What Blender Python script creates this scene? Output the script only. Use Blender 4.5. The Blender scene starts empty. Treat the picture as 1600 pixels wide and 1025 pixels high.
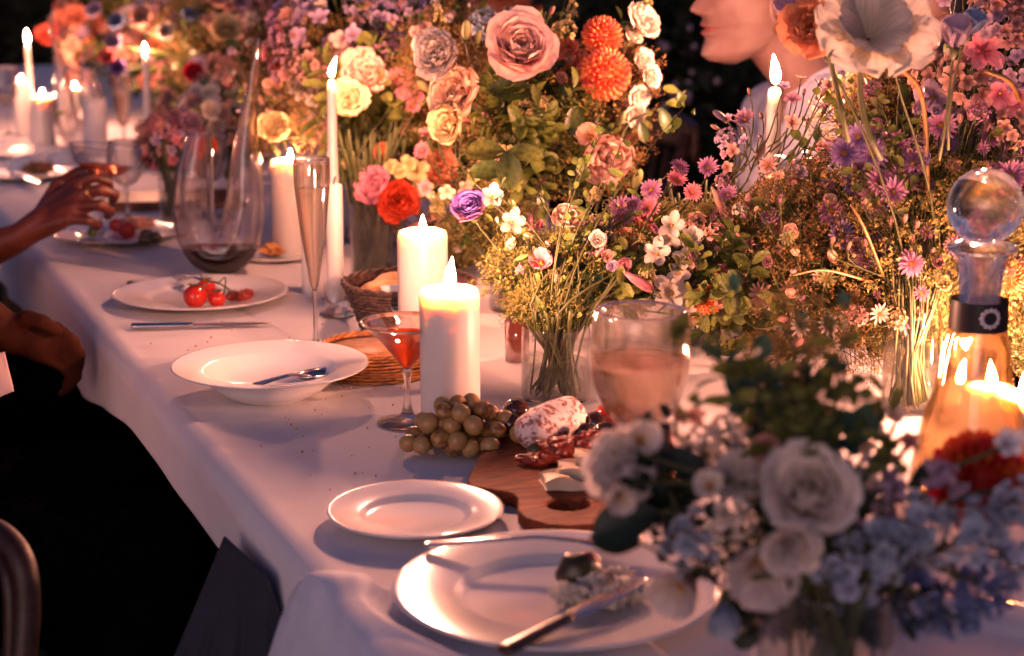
import bpy, bmesh, math, random
import numpy as np
from math import sin, cos, pi, radians, sqrt
from mathutils import Vector as V, Matrix, noise as mnoise

random.seed(7); np.random.seed(7)
S = bpy.context.scene
ROOTC = S.collection

# ------------------------------------------------------------------ camera, world, sun, exposure
FPX, PITCH, YAW = 2750., radians(12.9), radians(22.9)
ZT = 0.75                                   # table top height
CAM = V((-0.439, 0.0, ZT + 0.571))
FW = V((sin(YAW)*cos(PITCH), cos(YAW)*cos(PITCH), -sin(PITCH)))
RT = V((cos(YAW), -sin(YAW), 0)); UP = RT.cross(FW)

cd = bpy.data.cameras.new('camera'); cam = bpy.data.objects.new('camera', cd); ROOTC.objects.link(cam)
cam.matrix_world = Matrix.Translation(CAM) @ Matrix((RT, UP, -FW)).transposed().to_4x4()
cd.sensor_width = 36; cd.lens = 36*FPX/1600; cd.clip_start = 0.05; cd.clip_end = 400
cd.dof.use_dof = True; cd.dof.focus_distance = 2.12; cd.dof.aperture_fstop = 4.2; cd.dof.aperture_blades = 9
S.camera = cam

SUN_EL, SUN_AZ = radians(9.0), radians(222)
w = bpy.data.worlds.new("World"); S.world = w; w.use_nodes = True
nt = w.node_tree; bg = nt.nodes['Background']
sky = nt.nodes.new('ShaderNodeTexSky'); sky.sky_type = 'NISHITA'; sky.sun_disc = False
sky.sun_elevation = SUN_EL; sky.sun_rotation = SUN_AZ; sky.dust_density = 2.0; sky.ozone_density = 3.0
tint = nt.nodes.new('ShaderNodeMix'); tint.data_type = 'RGBA'; tint.blend_type = 'MULTIPLY'
tint.inputs[0].default_value = 1.0; tint.inputs[7].default_value = (1.0, 0.64, 0.88, 1)   # violet dusk
nt.links.new(sky.outputs[0], tint.inputs[6]); nt.links.new(tint.outputs[2], bg.inputs[0])
bg.inputs[1].default_value = 0.050
sl = bpy.data.lights.new('sun', 'SUN'); sl.energy = 0.22; sl.angle = radians(40); sl.color = (1.0, .80, .84)
sun = bpy.data.objects.new('sun', sl); ROOTC.objects.link(sun)
sd = V((sin(SUN_AZ)*cos(SUN_EL), cos(SUN_AZ)*cos(SUN_EL), sin(SUN_EL)))
sun.rotation_euler = sd.to_track_quat('Z', 'Y').to_euler()
FLAME_POWER = 3200.0
FLAME_COL = (1.0, .385, .235)

S.view_settings.view_transform = 'Standard'; S.view_settings.look = 'None'
S.view_settings.exposure = .84; S.view_settings.gamma = 1.0; S.view_settings.use_curve_mapping = False
S.render.engine = 'CYCLES'
cy = S.cycles
cy.use_denoising = True; cy.max_bounces = 12; cy.transparent_max_bounces = 24; cy.transmission_bounces = 10
cy.glossy_bounces = 5; cy.diffuse_bounces = 3; cy.sample_clamp_indirect = 4; cy.sample_clamp_direct = 0
cy.caustics_refractive = False; cy.caustics_reflective = False; cy.use_light_tree = True; cy.blur_glossy = 0.5

def ray(px, py): return FW + RT*((px-800)/FPX) - UP*((py-512.5)/FPX)
def P(px, py, z=ZT):                        # point of the horizontal plane z seen at a photo pixel
    d = ray(px, py); return CAM + d*((z-CAM.z)/d.z)
def D(px, py, dep): return CAM + ray(px, py)*dep
def depth_of(p): return (V(p)-CAM).dot(FW)
def toward(fx=0., fy=0.): return (-FW + RT*fx + UP*fy).normalized()

# ------------------------------------------------------------------ geometry container
class G:
    __slots__ = ('v', 'f', 'uv', 'm')
    def __init__(s, v, f, uv=None, m=None):
        s.v = np.asarray(v, float).reshape(-1, 3)
        f = [tuple(q) + (-1,)*(4-len(q)) for q in f] if isinstance(f, list) else f
        s.f = np.asarray(f, int).reshape(-1, 4)
        s.uv = np.zeros((len(s.v), 2)) if uv is None else np.asarray(uv, float)
        s.m = np.zeros(len(s.f), int) if m is None else (np.full(len(s.f), m) if np.isscalar(m) else np.asarray(m))
    def tf(s, M):
        A = np.array(M); return G(s.v @ A[:3, :3].T + A[:3, 3], s.f, s.uv, s.m)
    def mat(s, i): return G(s.v, s.f, s.uv, i)
def join(gs):
    gs = [g for g in gs if g is not None and len(g.v)]
    off = 0; fs = []
    for g in gs:
        f = g.f.copy(); f[f >= 0] += off; fs.append(f); off += len(g.v)
    return G(np.vstack([g.v for g in gs]), np.vstack(fs), np.vstack([g.uv for g in gs]), np.concatenate([g.m for g in gs]))
def mesh(name, g, smooth=True):
    me = bpy.data.meshes.new(name)
    me.vertices.add(len(g.v)); me.vertices.foreach_set('co', g.v.ravel())
    mask = g.f >= 0; cnt = mask.sum(1); lv = g.f[mask]
    me.loops.add(len(lv)); me.loops.foreach_set('vertex_index', lv)
    me.polygons.add(len(g.f)); me.polygons.foreach_set('loop_start', np.concatenate([[0], np.cumsum(cnt)[:-1]]))
    me.polygons.foreach_set('material_index', g.m); me.polygons.foreach_set('use_smooth', np.full(len(g.f), smooth))
    uvl = me.uv_layers.new(name='UVMap'); uvl.data.foreach_set('uv', g.uv[lv].ravel())
    me.update(calc_edges=True); me.validate(); return me
def grid(fn, nu, nv, wrap=False):
    u, v = np.meshgrid(np.linspace(0, 1, nu+1), np.linspace(0, 1, nv+1))
    x, y, z = fn(u, v); X = np.stack([x+0*u, y+0*u, z+0*u], -1).reshape(-1, 3)
    i = np.arange(nv)[:, None]*(nu+1) + np.arange(nu)[None]
    f = np.stack([i, i+1, i+nu+2, i+nu+1], -1).reshape(-1, 4)
    return G(X, f, np.stack([u, v], -1).reshape(-1, 2))
def lathe(prof, n=48):
    prof = np.array(prof, float); a = np.arange(n)*2*pi/n; k = len(prof)
    v = np.zeros((k, n, 3)); v[..., 0] = prof[:, :1]*np.cos(a); v[..., 1] = prof[:, :1]*np.sin(a); v[..., 2] = prof[:, 1:2]
    i, j = np.meshgrid(np.arange(k-1), np.arange(n), indexing='ij'); j2 = (j+1) % n
    f = np.stack([i*n+j, i*n+j2, (i+1)*n+j2, (i+1)*n+j], -1).reshape(-1, 4)
    uv = np.zeros((k, n, 2)); uv[..., 0] = np.arange(n)/n; uv[..., 1] = np.linspace(0, 1, k)[:, None]
    return G(v.reshape(-1, 3), f, uv.reshape(-1, 2))
def tube(pts, rad, n=6, cap=True):
    pts = [V(p) for p in pts]; k = len(pts)
    if np.isscalar(rad): rad = [rad]*k
    T = [(pts[min(i+1, k-1)]-pts[max(i-1, 0)]).normalized() for i in range(k)]
    nrm = T[0].orthogonal().normalized(); vs = []; uv = []
    for i in range(k):
        nrm = (nrm - T[i]*nrm.dot(T[i])); nrm = nrm.normalized() if nrm.length > 1e-6 else T[i].orthogonal().normalized()
        b = T[i].cross(nrm)
        for j in range(n):
            a = 2*pi*j/n; vs.append(pts[i]+(nrm*cos(a)+b*sin(a))*rad[i]); uv.append((j/n, i/(k-1)))
    f = [(i*n+j, i*n+(j+1) % n, (i+1)*n+(j+1) % n, (i+1)*n+j) for i in range(k-1) for j in range(n)]
    if cap:
        vs += [pts[0], pts[-1]]; uv += [(0, 0), (0, 1)]; a, b = k*n, k*n+1
        f += [(a, (j+1) % n, j) for j in range(n)] + [(b, (k-1)*n+j, (k-1)*n+(j+1) % n) for j in range(n)]
    return G([tuple(v) for v in vs], f, uv)
def ball(r=1, nu=16, nv=10, sx=1, sy=1, sz=1):
    return grid(lambda u, v: (r*sx*np.sin(pi*v)*np.cos(2*pi*u), r*sy*np.sin(pi*v)*np.sin(2*pi*u), -r*sz*np.cos(pi*v)), nu, nv)
def noisy(g, amp, sc, seed=0.):
    v = g.v.copy()
    for i, p in enumerate(g.v):
        n = mnoise.noise_vector(V(p)*sc + V((seed, seed*1.7, 3)));  v[i] += np.array(n)*amp
    return G(v, g.f, g.uv, g.m)
def box(sx, sy, sz, c=(0, 0, 0)):
    v = [(c[0]+sx*(a-.5), c[1]+sy*(b-.5), c[2]+sz*(d-.5)) for a in (0, 1) for b in (0, 1) for d in (0, 1)]
    return G(v, [(0, 1, 3, 2), (4, 6, 7, 5), (0, 4, 5, 1), (2, 3, 7, 6), (0, 2, 6, 4), (1, 5, 7, 3)])
def frame(z, up=None):                       # rotation whose +Z is z
    z = V(z).normalized(); return z.to_track_quat('Z', 'Y').to_matrix().to_4x4()
def T3(p): return Matrix.Translation(V(p))
def RZ(a): return Matrix.Rotation(a, 4, 'Z')
def bez(a, b, c, d, n=10):
    a, b, c, d = map(V, (a, b, c, d))
    return [a*(1-t)**3 + b*3*t*(1-t)**2 + c*3*t*t*(1-t) + d*t**3 for t in [i/n for i in range(n+1)]]
def spline(pts, n=6):
    pts = [V(p) for p in pts]; q = [pts[0]*2-pts[1]] + pts + [pts[-1]*2-pts[-2]]; out = []
    for i in range(1, len(q)-2):
        for k in range(n):
            t = k/n; out.append(.5*((2*q[i]) + (q[i+1]-q[i-1])*t + (2*q[i-1]-5*q[i]+4*q[i+1]-q[i+2])*t*t + (3*q[i]-q[i-1]-3*q[i+1]+q[i+2])*t**3))
    out.append(pts[-1]); return out
def fuse(g, voxel, smooth=4):                # weld overlapping closed shapes into one continuous skin
    me = mesh('fuse', g); o = bpy.data.objects.new('fuse', me); ROOTC.objects.link(o)
    m = o.modifiers.new('r', 'REMESH'); m.mode = 'VOXEL'; m.voxel_size = voxel
    s = o.modifiers.new('s', 'SMOOTH'); s.iterations = smooth; s.factor = .5
    dg = bpy.context.evaluated_depsgraph_get(); ev = o.evaluated_get(dg); mm = ev.to_mesh()
    vs = np.zeros(len(mm.vertices)*3); mm.vertices.foreach_get('co', vs)
    f = [tuple(p.vertices) for p in mm.polygons]; ev.to_mesh_clear()
    bpy.data.objects.remove(o); return G(vs.reshape(-1, 3), f)
def capsules(chain, n=14):                   # [(point, radius), ...] closed tapered chain
    gs = []
    for i, (p, r) in enumerate(chain):
        gs.append(ball(r, n, 8).tf(T3(p)))
        if i: gs.append(tube([chain[i-1][0], p], [chain[i-1][1], r], n))
    return join(gs)

# ------------------------------------------------------------------ objects
def thing(name, loc, label, cat, group=None):
    o = bpy.data.objects.new(name, None); ROOTC.objects.link(o); o.location = V(loc); o.empty_display_size = .02
    o['label'] = label; o['category'] = cat
    if group: o['group'] = group
    return o
def part(name, g, mats, parent=None, M=None, smooth=True):
    """Link one mesh object. M is its WORLD matrix when the parent is a thing (an unrotated Empty)."""
    me = g if isinstance(g, bpy.types.Mesh) else mesh(name, g, smooth)
    if not isinstance(mats, (list, tuple)): mats = [mats]
    while len(me.materials) < len(mats): me.materials.append(None)
    o = bpy.data.objects.new(name, me); ROOTC.objects.link(o)
    for i, m in enumerate(mats): o.material_slots[i].link = 'OBJECT'; o.material_slots[i].material = m
    M = M or Matrix.Identity(4)
    if parent is not None:
        o.parent = parent
        if parent.type == 'EMPTY': M = T3(-parent.location) @ M
    o.matrix_basis = M
    return o
def subpart(name, g, mats, parent, M=None, smooth=True):     # M local to the parent mesh
    o = part(name, g, mats, None, None, smooth); o.parent = parent; o.matrix_basis = M or Matrix.Identity(4); return o
def tag(o, label, cat, group=None, kind=None):
    if kind: o['kind'] = kind
    if label: o['label'] = label
    if cat: o['category'] = cat
    if group: o['group'] = group
    return o

# ------------------------------------------------------------------ materials
def lin(h):
    h = h.lstrip('#'); c = [int(h[i:i+2], 16)/255 for i in (0, 2, 4)]
    return tuple([x/12.92 if x <= .04045 else ((x+.055)/1.055)**2.4 for x in c] + [1.])
MATS = {}
def newmat(name):
    m = bpy.data.materials.new(name); m.use_nodes = True; m.node_tree.nodes.clear(); return m, m.node_tree
def N(nt, typ, **kw):
    n = nt.nodes.new(typ)
    for k, v in kw.items():
        if k.startswith('i_'): n.inputs[k[2:].replace('_', ' ')].default_value = v
        else: setattr(n, k, v)
    return n
def principled(name, col, rough=.5, var=.12, scale=30., bump=0., bscale=200., metallic=0., sss=0., sssr=(1, .5, .3), ssss=.01, coat=0., col2=None, spec=.5, sheen=0., trans=0.):
    if name in MATS: return MATS[name]
    m, t = newmat(name); L = t.links
    out = N(t, 'ShaderNodeOutputMaterial'); b = N(t, 'ShaderNodeBsdfPrincipled')
    tc = N(t, 'ShaderNodeTexCoord'); no = N(t, 'ShaderNodeTexNoise'); no.inputs['Scale'].default_value = scale; no.inputs['Detail'].default_value = 5
    L.new(tc.outputs['Object'], no.inputs['Vector'])
    rp = N(t, 'ShaderNodeValToRGB'); c = lin(col) if isinstance(col, str) else tuple(col)+(1,)
    c2 = lin(col2) if col2 else tuple([x*(1-var*2) for x in c[:3]]+[1]); rp.color_ramp.elements[0].color = c2; rp.color_ramp.elements[1].color = c
    rp.color_ramp.elements[0].position = .35; rp.color_ramp.elements[1].position = .65
    L.new(no.outputs['Fac'], rp.inputs[0]); L.new(rp.outputs[0], b.inputs['Base Color'])
    b.inputs['Roughness'].default_value = rough; b.inputs['Metallic'].default_value = metallic
    b.inputs['Specular IOR Level'].default_value = spec
    if sss: b.inputs['Subsurface Weight'].default_value = sss; b.inputs['Subsurface Radius'].default_value = sssr; b.inputs['Subsurface Scale'].default_value = ssss
    if coat: b.inputs['Coat Weight'].default_value = coat; b.inputs['Coat Roughness'].default_value = .08
    if sheen: b.inputs['Sheen Weight'].default_value = sheen
    if trans: b.inputs['Transmission Weight'].default_value = trans
    if bump:
        n2 = N(t, 'ShaderNodeTexNoise'); n2.inputs['Scale'].default_value = bscale; n2.inputs['Detail'].default_value = 4
        L.new(tc.outputs['Object'], n2.inputs['Vector'])
        bp = N(t, 'ShaderNodeBump'); bp.inputs['Strength'].default_value = bump; bp.inputs['Distance'].default_value = .002
        L.new(n2.outputs['Fac'], bp.inputs['Height']); L.new(bp.outputs[0], b.inputs['Normal'])
    L.new(b.outputs[0], out.inputs[0]); MATS[name] = m; return m
def petal_mat(name, base, tip, tr=.35, rough=.55, vein=.18, mid=None, leaf=False):
    """colour runs from the petal's base to its tip along v, with fine veins; partly translucent"""
    if name in MATS: return MATS[name]
    m, t = newmat(name); L = t.links
    out = N(t, 'ShaderNodeOutputMaterial'); b = N(t, 'ShaderNodeBsdfPrincipled'); b.inputs['Roughness'].default_value = rough
    b.inputs['Specular IOR Level'].default_value = .35
    uv = N(t, 'ShaderNodeUVMap'); uv.uv_map = 'UVMap'
    sx = N(t, 'ShaderNodeSeparateXYZ'); L.new(uv.outputs[0], sx.inputs[0])
    rp = N(t, 'ShaderNodeValToRGB'); e = rp.color_ramp.elements
    e[0].color = lin(base); e[1].color = lin(tip); e[0].position = .08; e[1].position = .85
    if mid: x = e.new(.5); x.color = lin(mid)
    tc = N(t, 'ShaderNodeTexCoord')
    no = N(t, 'ShaderNodeTexNoise'); no.inputs['Scale'].default_value = 45; no.inputs['Detail'].default_value = 3
    L.new(tc.outputs['Object'], no.inputs['Vector'])
    ad = N(t, 'ShaderNodeMath', operation='MULTIPLY_ADD'); ad.inputs[1].default_value = .35
    L.new(no.outputs['Fac'], ad.inputs[0]); sub = N(t, 'ShaderNodeMath', operation='SUBTRACT'); sub.inputs[1].default_value = .175
    L.new(sx.outputs['Y'], sub.inputs[0]); L.new(sub.outputs[0], ad.inputs[2]); L.new(ad.outputs[0], rp.inputs[0])
    # veins: noise squeezed across u
    mp = N(t, 'ShaderNodeMapping'); mp.inputs['Scale'].default_value = (26, 2.2, 1) if not leaf else (5, 9, 1)
    L.new(uv.outputs[0], mp.inputs[0]); n2 = N(t, 'ShaderNodeTexNoise'); n2.inputs['Scale'].default_value = 1.0; n2.inputs['Detail'].default_value = 3
    L.new(mp.outputs[0], n2.inputs['Vector'])
    oi = N(t, 'ShaderNodeObjectInfo'); hs = N(t, 'ShaderNodeHueSaturation')
    mr = N(t, 'ShaderNodeMapRange'); mr.inputs['From Min'].default_value = .3; mr.inputs['From Max'].default_value = .7
    mr.inputs['To Min'].default_value = 1-vein*1.6; mr.inputs['To Max'].default_value = 1+vein*.6
    L.new(n2.outputs['Fac'], mr.inputs[0])
    rv = N(t, 'ShaderNodeMath', operation='MULTIPLY_ADD'); rv.inputs[1].default_value = .3; rv.inputs[2].default_value = .85
    L.new(oi.outputs['Random'], rv.inputs[0]); mv = N(t, 'ShaderNodeMath', operation='MULTIPLY'); L.new(rv.outputs[0], mv.inputs[0]); L.new(mr.outputs[0], mv.inputs[1])
    rh = N(t, 'ShaderNodeMath', operation='MULTIPLY_ADD'); rh.inputs[1].default_value = .035; rh.inputs[2].default_value = .482
    L.new(oi.outputs['Random'], rh.inputs[0]); L.new(rh.outputs[0], hs.inputs['Hue'])
    L.new(mv.outputs[0], hs.inputs['Value']); L.new(rp.outputs[0], hs.inputs['Color']); L.new(hs.outputs[0], b.inputs['Base Color'])
    bp = N(t, 'ShaderNodeBump'); bp.inputs['Strength'].default_value = .35; bp.inputs['Distance'].default_value = .001
    L.new(n2.outputs['Fac'], bp.inputs['Height']); L.new(bp.outputs[0], b.inputs['Normal'])
    tl = N(t, 'ShaderNodeBsdfTranslucent'); L.new(hs.outputs[0], tl.inputs[0])
    mx = N(t, 'ShaderNodeMixShader'); mx.inputs[0].default_value = tr
    L.new(b.outputs[0], mx.inputs[1]); L.new(tl.outputs[0], mx.inputs[2]); L.new(mx.outputs[0], out.inputs[0])
    MATS[name] = m; return m
def thin_glass(name='thin_glass', tint=(1, 1, 1), refl=1.0, ior=1.5):
    if name in MATS: return MATS[name]
    m, t = newmat(name); L = t.links
    out = N(t, 'ShaderNodeOutputMaterial'); tr = N(t, 'ShaderNodeBsdfTransparent'); tr.inputs[0].default_value = tuple(tint)+(1,)
    gl = N(t, 'ShaderNodeBsdfGlossy'); gl.inputs['Roughness'].default_value = .015
    lw = N(t, 'ShaderNodeLayerWeight'); lw.inputs[0].default_value = .5
    pw = N(t, 'ShaderNodeMath', operation='POWER'); pw.inputs[1].default_value = 4.2; L.new(lw.outputs['Facing'], pw.inputs[0])
    mu = N(t, 'ShaderNodeMath', operation='MULTIPLY_ADD'); mu.inputs[1].default_value = .8*refl; mu.inputs[2].default_value = .055*refl; mu.use_clamp = True
    mx = N(t, 'ShaderNodeMixShader'); L.new(pw.outputs[0], mu.inputs[0]); L.new(mu.outputs[0], mx.inputs[0]); L.new(tr.outputs[0], mx.inputs[1]); L.new(gl.outputs[0], mx.inputs[2])
    L.new(mx.outputs[0], out.inputs[0]); MATS[name] = m; return m
def solid_glass(name='solid_glass', col=(1, 1, 1), ior=1.5, clear=.25, rough=0.):
    if name in MATS: return MATS[name]
    m, t = newmat(name); L = t.links
    out = N(t, 'ShaderNodeOutputMaterial'); g = N(t, 'ShaderNodeBsdfGlass'); g.inputs['Color'].default_value = tuple(col)+(1,)
    g.inputs['IOR'].default_value = ior; g.inputs['Roughness'].default_value = rough
    tr = N(t, 'ShaderNodeBsdfTransparent'); tr.inputs[0].default_value = tuple(col)+(1,)
    mx = N(t, 'ShaderNodeMixShader'); mx.inputs[0].default_value = clear
    L.new(g.outputs[0], mx.inputs[1]); L.new(tr.outputs[0], mx.inputs[2]); L.new(mx.outputs[0], out.inputs[0]); MATS[name] = m; return m
def emit(name, col, k):
    m, t = newmat(name); out = N(t, 'ShaderNodeOutputMaterial'); e = N(t, 'ShaderNodeEmission')
    e.inputs[0].default_value = tuple(col)+(1,); e.inputs[1].default_value = k; t.links.new(e.outputs[0], out.inputs[0]); return m

M_flame = emit('candle_flame', FLAME_COL, FLAME_POWER)
M_wax = principled('white_wax', (.74, .69, .64), .42, .03, 8, sss=1.0, sssr=(1, .78, .55), ssss=.024)
M_wick = principled('wick', (.02, .015, .012), .9)
M_tg = thin_glass(refl=1.3); M_sg = solid_glass()
M_dec = solid_glass('decanter_glass', (.99, .97, .96), 1.5, .12)
M_porc = principled('white_porcelain', (.78, .75, .73), .2, .03, 14, coat=.3)
M_steel = principled('steel', (.62, .60, .58), .16, .05, 40, metallic=1.)
M_water = solid_glass('water', (.97, .98, .95), 1.33, .72)
M_leafd = petal_mat('leaf_dark', '2c3d1c', '4a5a2a', .22, .42, .35, leaf=True)
M_leafm = petal_mat('leaf_olive', '4d5a26', '77803a', .3, .5, .35, leaf=True)
M_leafb = petal_mat('leaf_blue_green', '2d4a3c', '3c6250', .2, .5, .3, leaf=True)
M_leafx = petal_mat('leaf_black_green', '14211a', '24352a', .1, .5, .3, leaf=True)
M_stem = principled('green_stem', '525a2a', .6, .25, 60, col2='3a3a1a')
M_stemb = principled('brown_stem', '6e4428', .55, .25, 60, col2='4a2b1a')
M_filler = petal_mat('yellow_green_filler', '87813e', 'aca05c', .35, .6, .2)
M_fillb = petal_mat('brown_gold_filler', '94793c', 'b89a5c', .35, .6, .2)
M_ctr = principled('flower_centre', '#d59a2e', .8, .3, 300, bump=.6, bscale=900)

# ------------------------------------------------------------------ setting: ground, hedge, table
def linen():
    m, t = newmat('white_linen'); L = t.links
    out = N(t, 'ShaderNodeOutputMaterial'); b = N(t, 'ShaderNodeBsdfPrincipled'); b.inputs['Roughness'].default_value = .85
    b.inputs['Specular IOR Level'].default_value = .15
    tc = N(t, 'ShaderNodeTexCoord'); n1 = N(t, 'ShaderNodeTexNoise'); n1.inputs['Scale'].default_value = 6; n1.inputs['Detail'].default_value = 6
    L.new(tc.outputs['Object'], n1.inputs['Vector'])
    rp = N(t, 'ShaderNodeValToRGB'); rp.color_ramp.elements[0].color = (.70, .67, .68, 1); rp.color_ramp.elements[1].color = (.80, .77, .77, 1)
    rp.color_ramp.elements[0].position = .3; rp.color_ramp.elements[1].position = .7
    L.new(n1.outputs['Fac'], rp.inputs[0]); L.new(rp.outputs[0], b.inputs['Base Color'])
    w1 = N(t, 'ShaderNodeTexWave'); w1.inputs['Scale'].default_value = 420; w1.bands_direction = 'X'; L.new(tc.outputs['Object'], w1.inputs['Vector'])
    w2 = N(t, 'ShaderNodeTexWave'); w2.inputs['Scale'].default_value = 420; w2.bands_direction = 'Y'; L.new(tc.outputs['Object'], w2.inputs['Vector'])
    ad = N(t, 'ShaderNodeMath', operation='ADD'); L.new(w1.outputs['Fac'], ad.inputs[0]); L.new(w2.outputs['Fac'], ad.inputs[1])
    n3 = N(t, 'ShaderNodeTexNoise'); n3.inputs['Scale'].default_value = 260; n3.inputs['Detail'].default_value = 4; L.new(tc.outputs['Object'], n3.inputs['Vector'])
    a2 = N(t, 'ShaderNodeMath', operation='MULTIPLY_ADD'); a2.inputs[1].default_value = .35; L.new(ad.outputs[0], a2.inputs[0]); L.new(n3.outputs['Fac'], a2.inputs[2])
    bp = N(t, 'ShaderNodeBump'); bp.inputs['Strength'].default_value = .3; bp.inputs['Distance'].default_value = .0008
    L.new(a2.outputs[0], bp.inputs['Height']); L.new(bp.outputs[0], b.inputs['Normal']); L.new(b.outputs[0], out.inputs[0])
    MATS['white_linen'] = m; return m
M_linen = linen()
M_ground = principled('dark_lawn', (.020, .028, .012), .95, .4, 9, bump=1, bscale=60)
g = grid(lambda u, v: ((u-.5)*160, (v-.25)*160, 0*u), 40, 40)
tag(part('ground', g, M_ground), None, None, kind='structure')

def scatter_faces(pts, size, mats_n=1, shape='leaf'):
    """many small tilted leaf quads, one mesh"""
    n = len(pts); a = np.random.normal(size=(n, 3)); a /= np.linalg.norm(a, axis=1)[:, None]
    b = np.cross(a, np.random.normal(size=(n, 3))); b /= np.linalg.norm(b, axis=1)[:, None]
    s = size*np.random.uniform(.6, 1.3, (n, 1))
    p = np.asarray(pts); v = np.stack([p-a*s, p+b*s*.45, p+a*s, p-b*s*.45], 1).reshape(-1, 3)
    f = np.arange(n*4).reshape(-1, 4); uv = np.tile([[.5, 0], [1, .5], [.5, 1], [0, .5]], (n, 1))
    return G(v, f, uv, np.random.randint(0, mats_n, n))
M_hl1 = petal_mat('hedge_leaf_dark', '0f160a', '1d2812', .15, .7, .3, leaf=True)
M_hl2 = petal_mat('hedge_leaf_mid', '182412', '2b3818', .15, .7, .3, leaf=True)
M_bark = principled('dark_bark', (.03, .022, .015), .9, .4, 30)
k = 0
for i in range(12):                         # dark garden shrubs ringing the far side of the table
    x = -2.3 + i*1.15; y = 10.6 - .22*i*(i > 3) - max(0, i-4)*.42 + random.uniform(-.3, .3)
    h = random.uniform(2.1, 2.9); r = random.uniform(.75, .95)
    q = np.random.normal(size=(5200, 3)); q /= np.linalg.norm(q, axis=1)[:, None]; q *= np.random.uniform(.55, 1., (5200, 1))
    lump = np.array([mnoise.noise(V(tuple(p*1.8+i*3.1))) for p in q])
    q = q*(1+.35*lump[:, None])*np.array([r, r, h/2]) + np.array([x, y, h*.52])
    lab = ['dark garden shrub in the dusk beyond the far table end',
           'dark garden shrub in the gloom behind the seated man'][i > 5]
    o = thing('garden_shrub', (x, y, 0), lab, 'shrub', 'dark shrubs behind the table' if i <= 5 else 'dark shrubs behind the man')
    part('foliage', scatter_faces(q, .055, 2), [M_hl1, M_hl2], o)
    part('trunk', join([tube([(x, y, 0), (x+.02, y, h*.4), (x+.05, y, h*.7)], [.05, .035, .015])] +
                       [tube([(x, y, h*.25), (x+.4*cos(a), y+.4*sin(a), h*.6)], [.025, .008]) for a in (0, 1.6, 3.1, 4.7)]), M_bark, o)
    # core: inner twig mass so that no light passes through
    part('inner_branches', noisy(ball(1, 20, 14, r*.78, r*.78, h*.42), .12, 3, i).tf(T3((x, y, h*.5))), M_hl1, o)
# pale blossoms glimmering on a shrub in the gap beside the man
gp = []
for _ in range(70):
    c = D(random.gauss(1040, 45), random.gauss(125, 45), random.uniform(5.2, 6.0))
    gp.append(ball(random.uniform(.008, .018), 6, 4).tf(T3(c)))
c0 = D(1040, 130, 5.6)
o = thing('blossoming_bush', (c0.x, c0.y, 0), 'dark bush with small dim pale blossoms in the gap left of the seated man', 'bush')
part('blossoms', join(gp), principled('dim_blossom', '8a7a86', .8), o)['kind'] = 'stuff'
q = np.random.normal(size=(4200, 3)); q /= np.linalg.norm(q, axis=1)[:, None]; q *= np.random.uniform(.5, 1., (4200, 1)); q *= np.array([.45, .4, .62]); q += np.array([c0.x, c0.y+.15, .62])
part('foliage', scatter_faces(q, .04, 2), [M_hl1, M_hl2], o)
part('stem', tube([(c0.x, c0.y, 0), (c0.x, c0.y, .9)], [.03, .01]), M_bark, o)

TX0, TX1, TY0, TY1 = 0.0, 0.97, 0.82, 7.6
o = thing('dining_table', (.485, 4.2, 0), 'long dining table hidden under the white linen cloth', 'table')
M_wood = principled('table_wood', '5a3c26', .6, .3, 12)
part('tabletop', box(TX1-TX0-.03, TY1-TY0-.03, .03, (.485, (TY0+TY1)/2, ZT-.0225)), M_wood, o, smooth=False)
for x in (.07, .90):
    for y in (.95, 4.2, 7.45): part('leg', box(.06, .06, ZT-.04, (x, y, (ZT-.04)/2)), M_wood, o, smooth=False)

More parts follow.
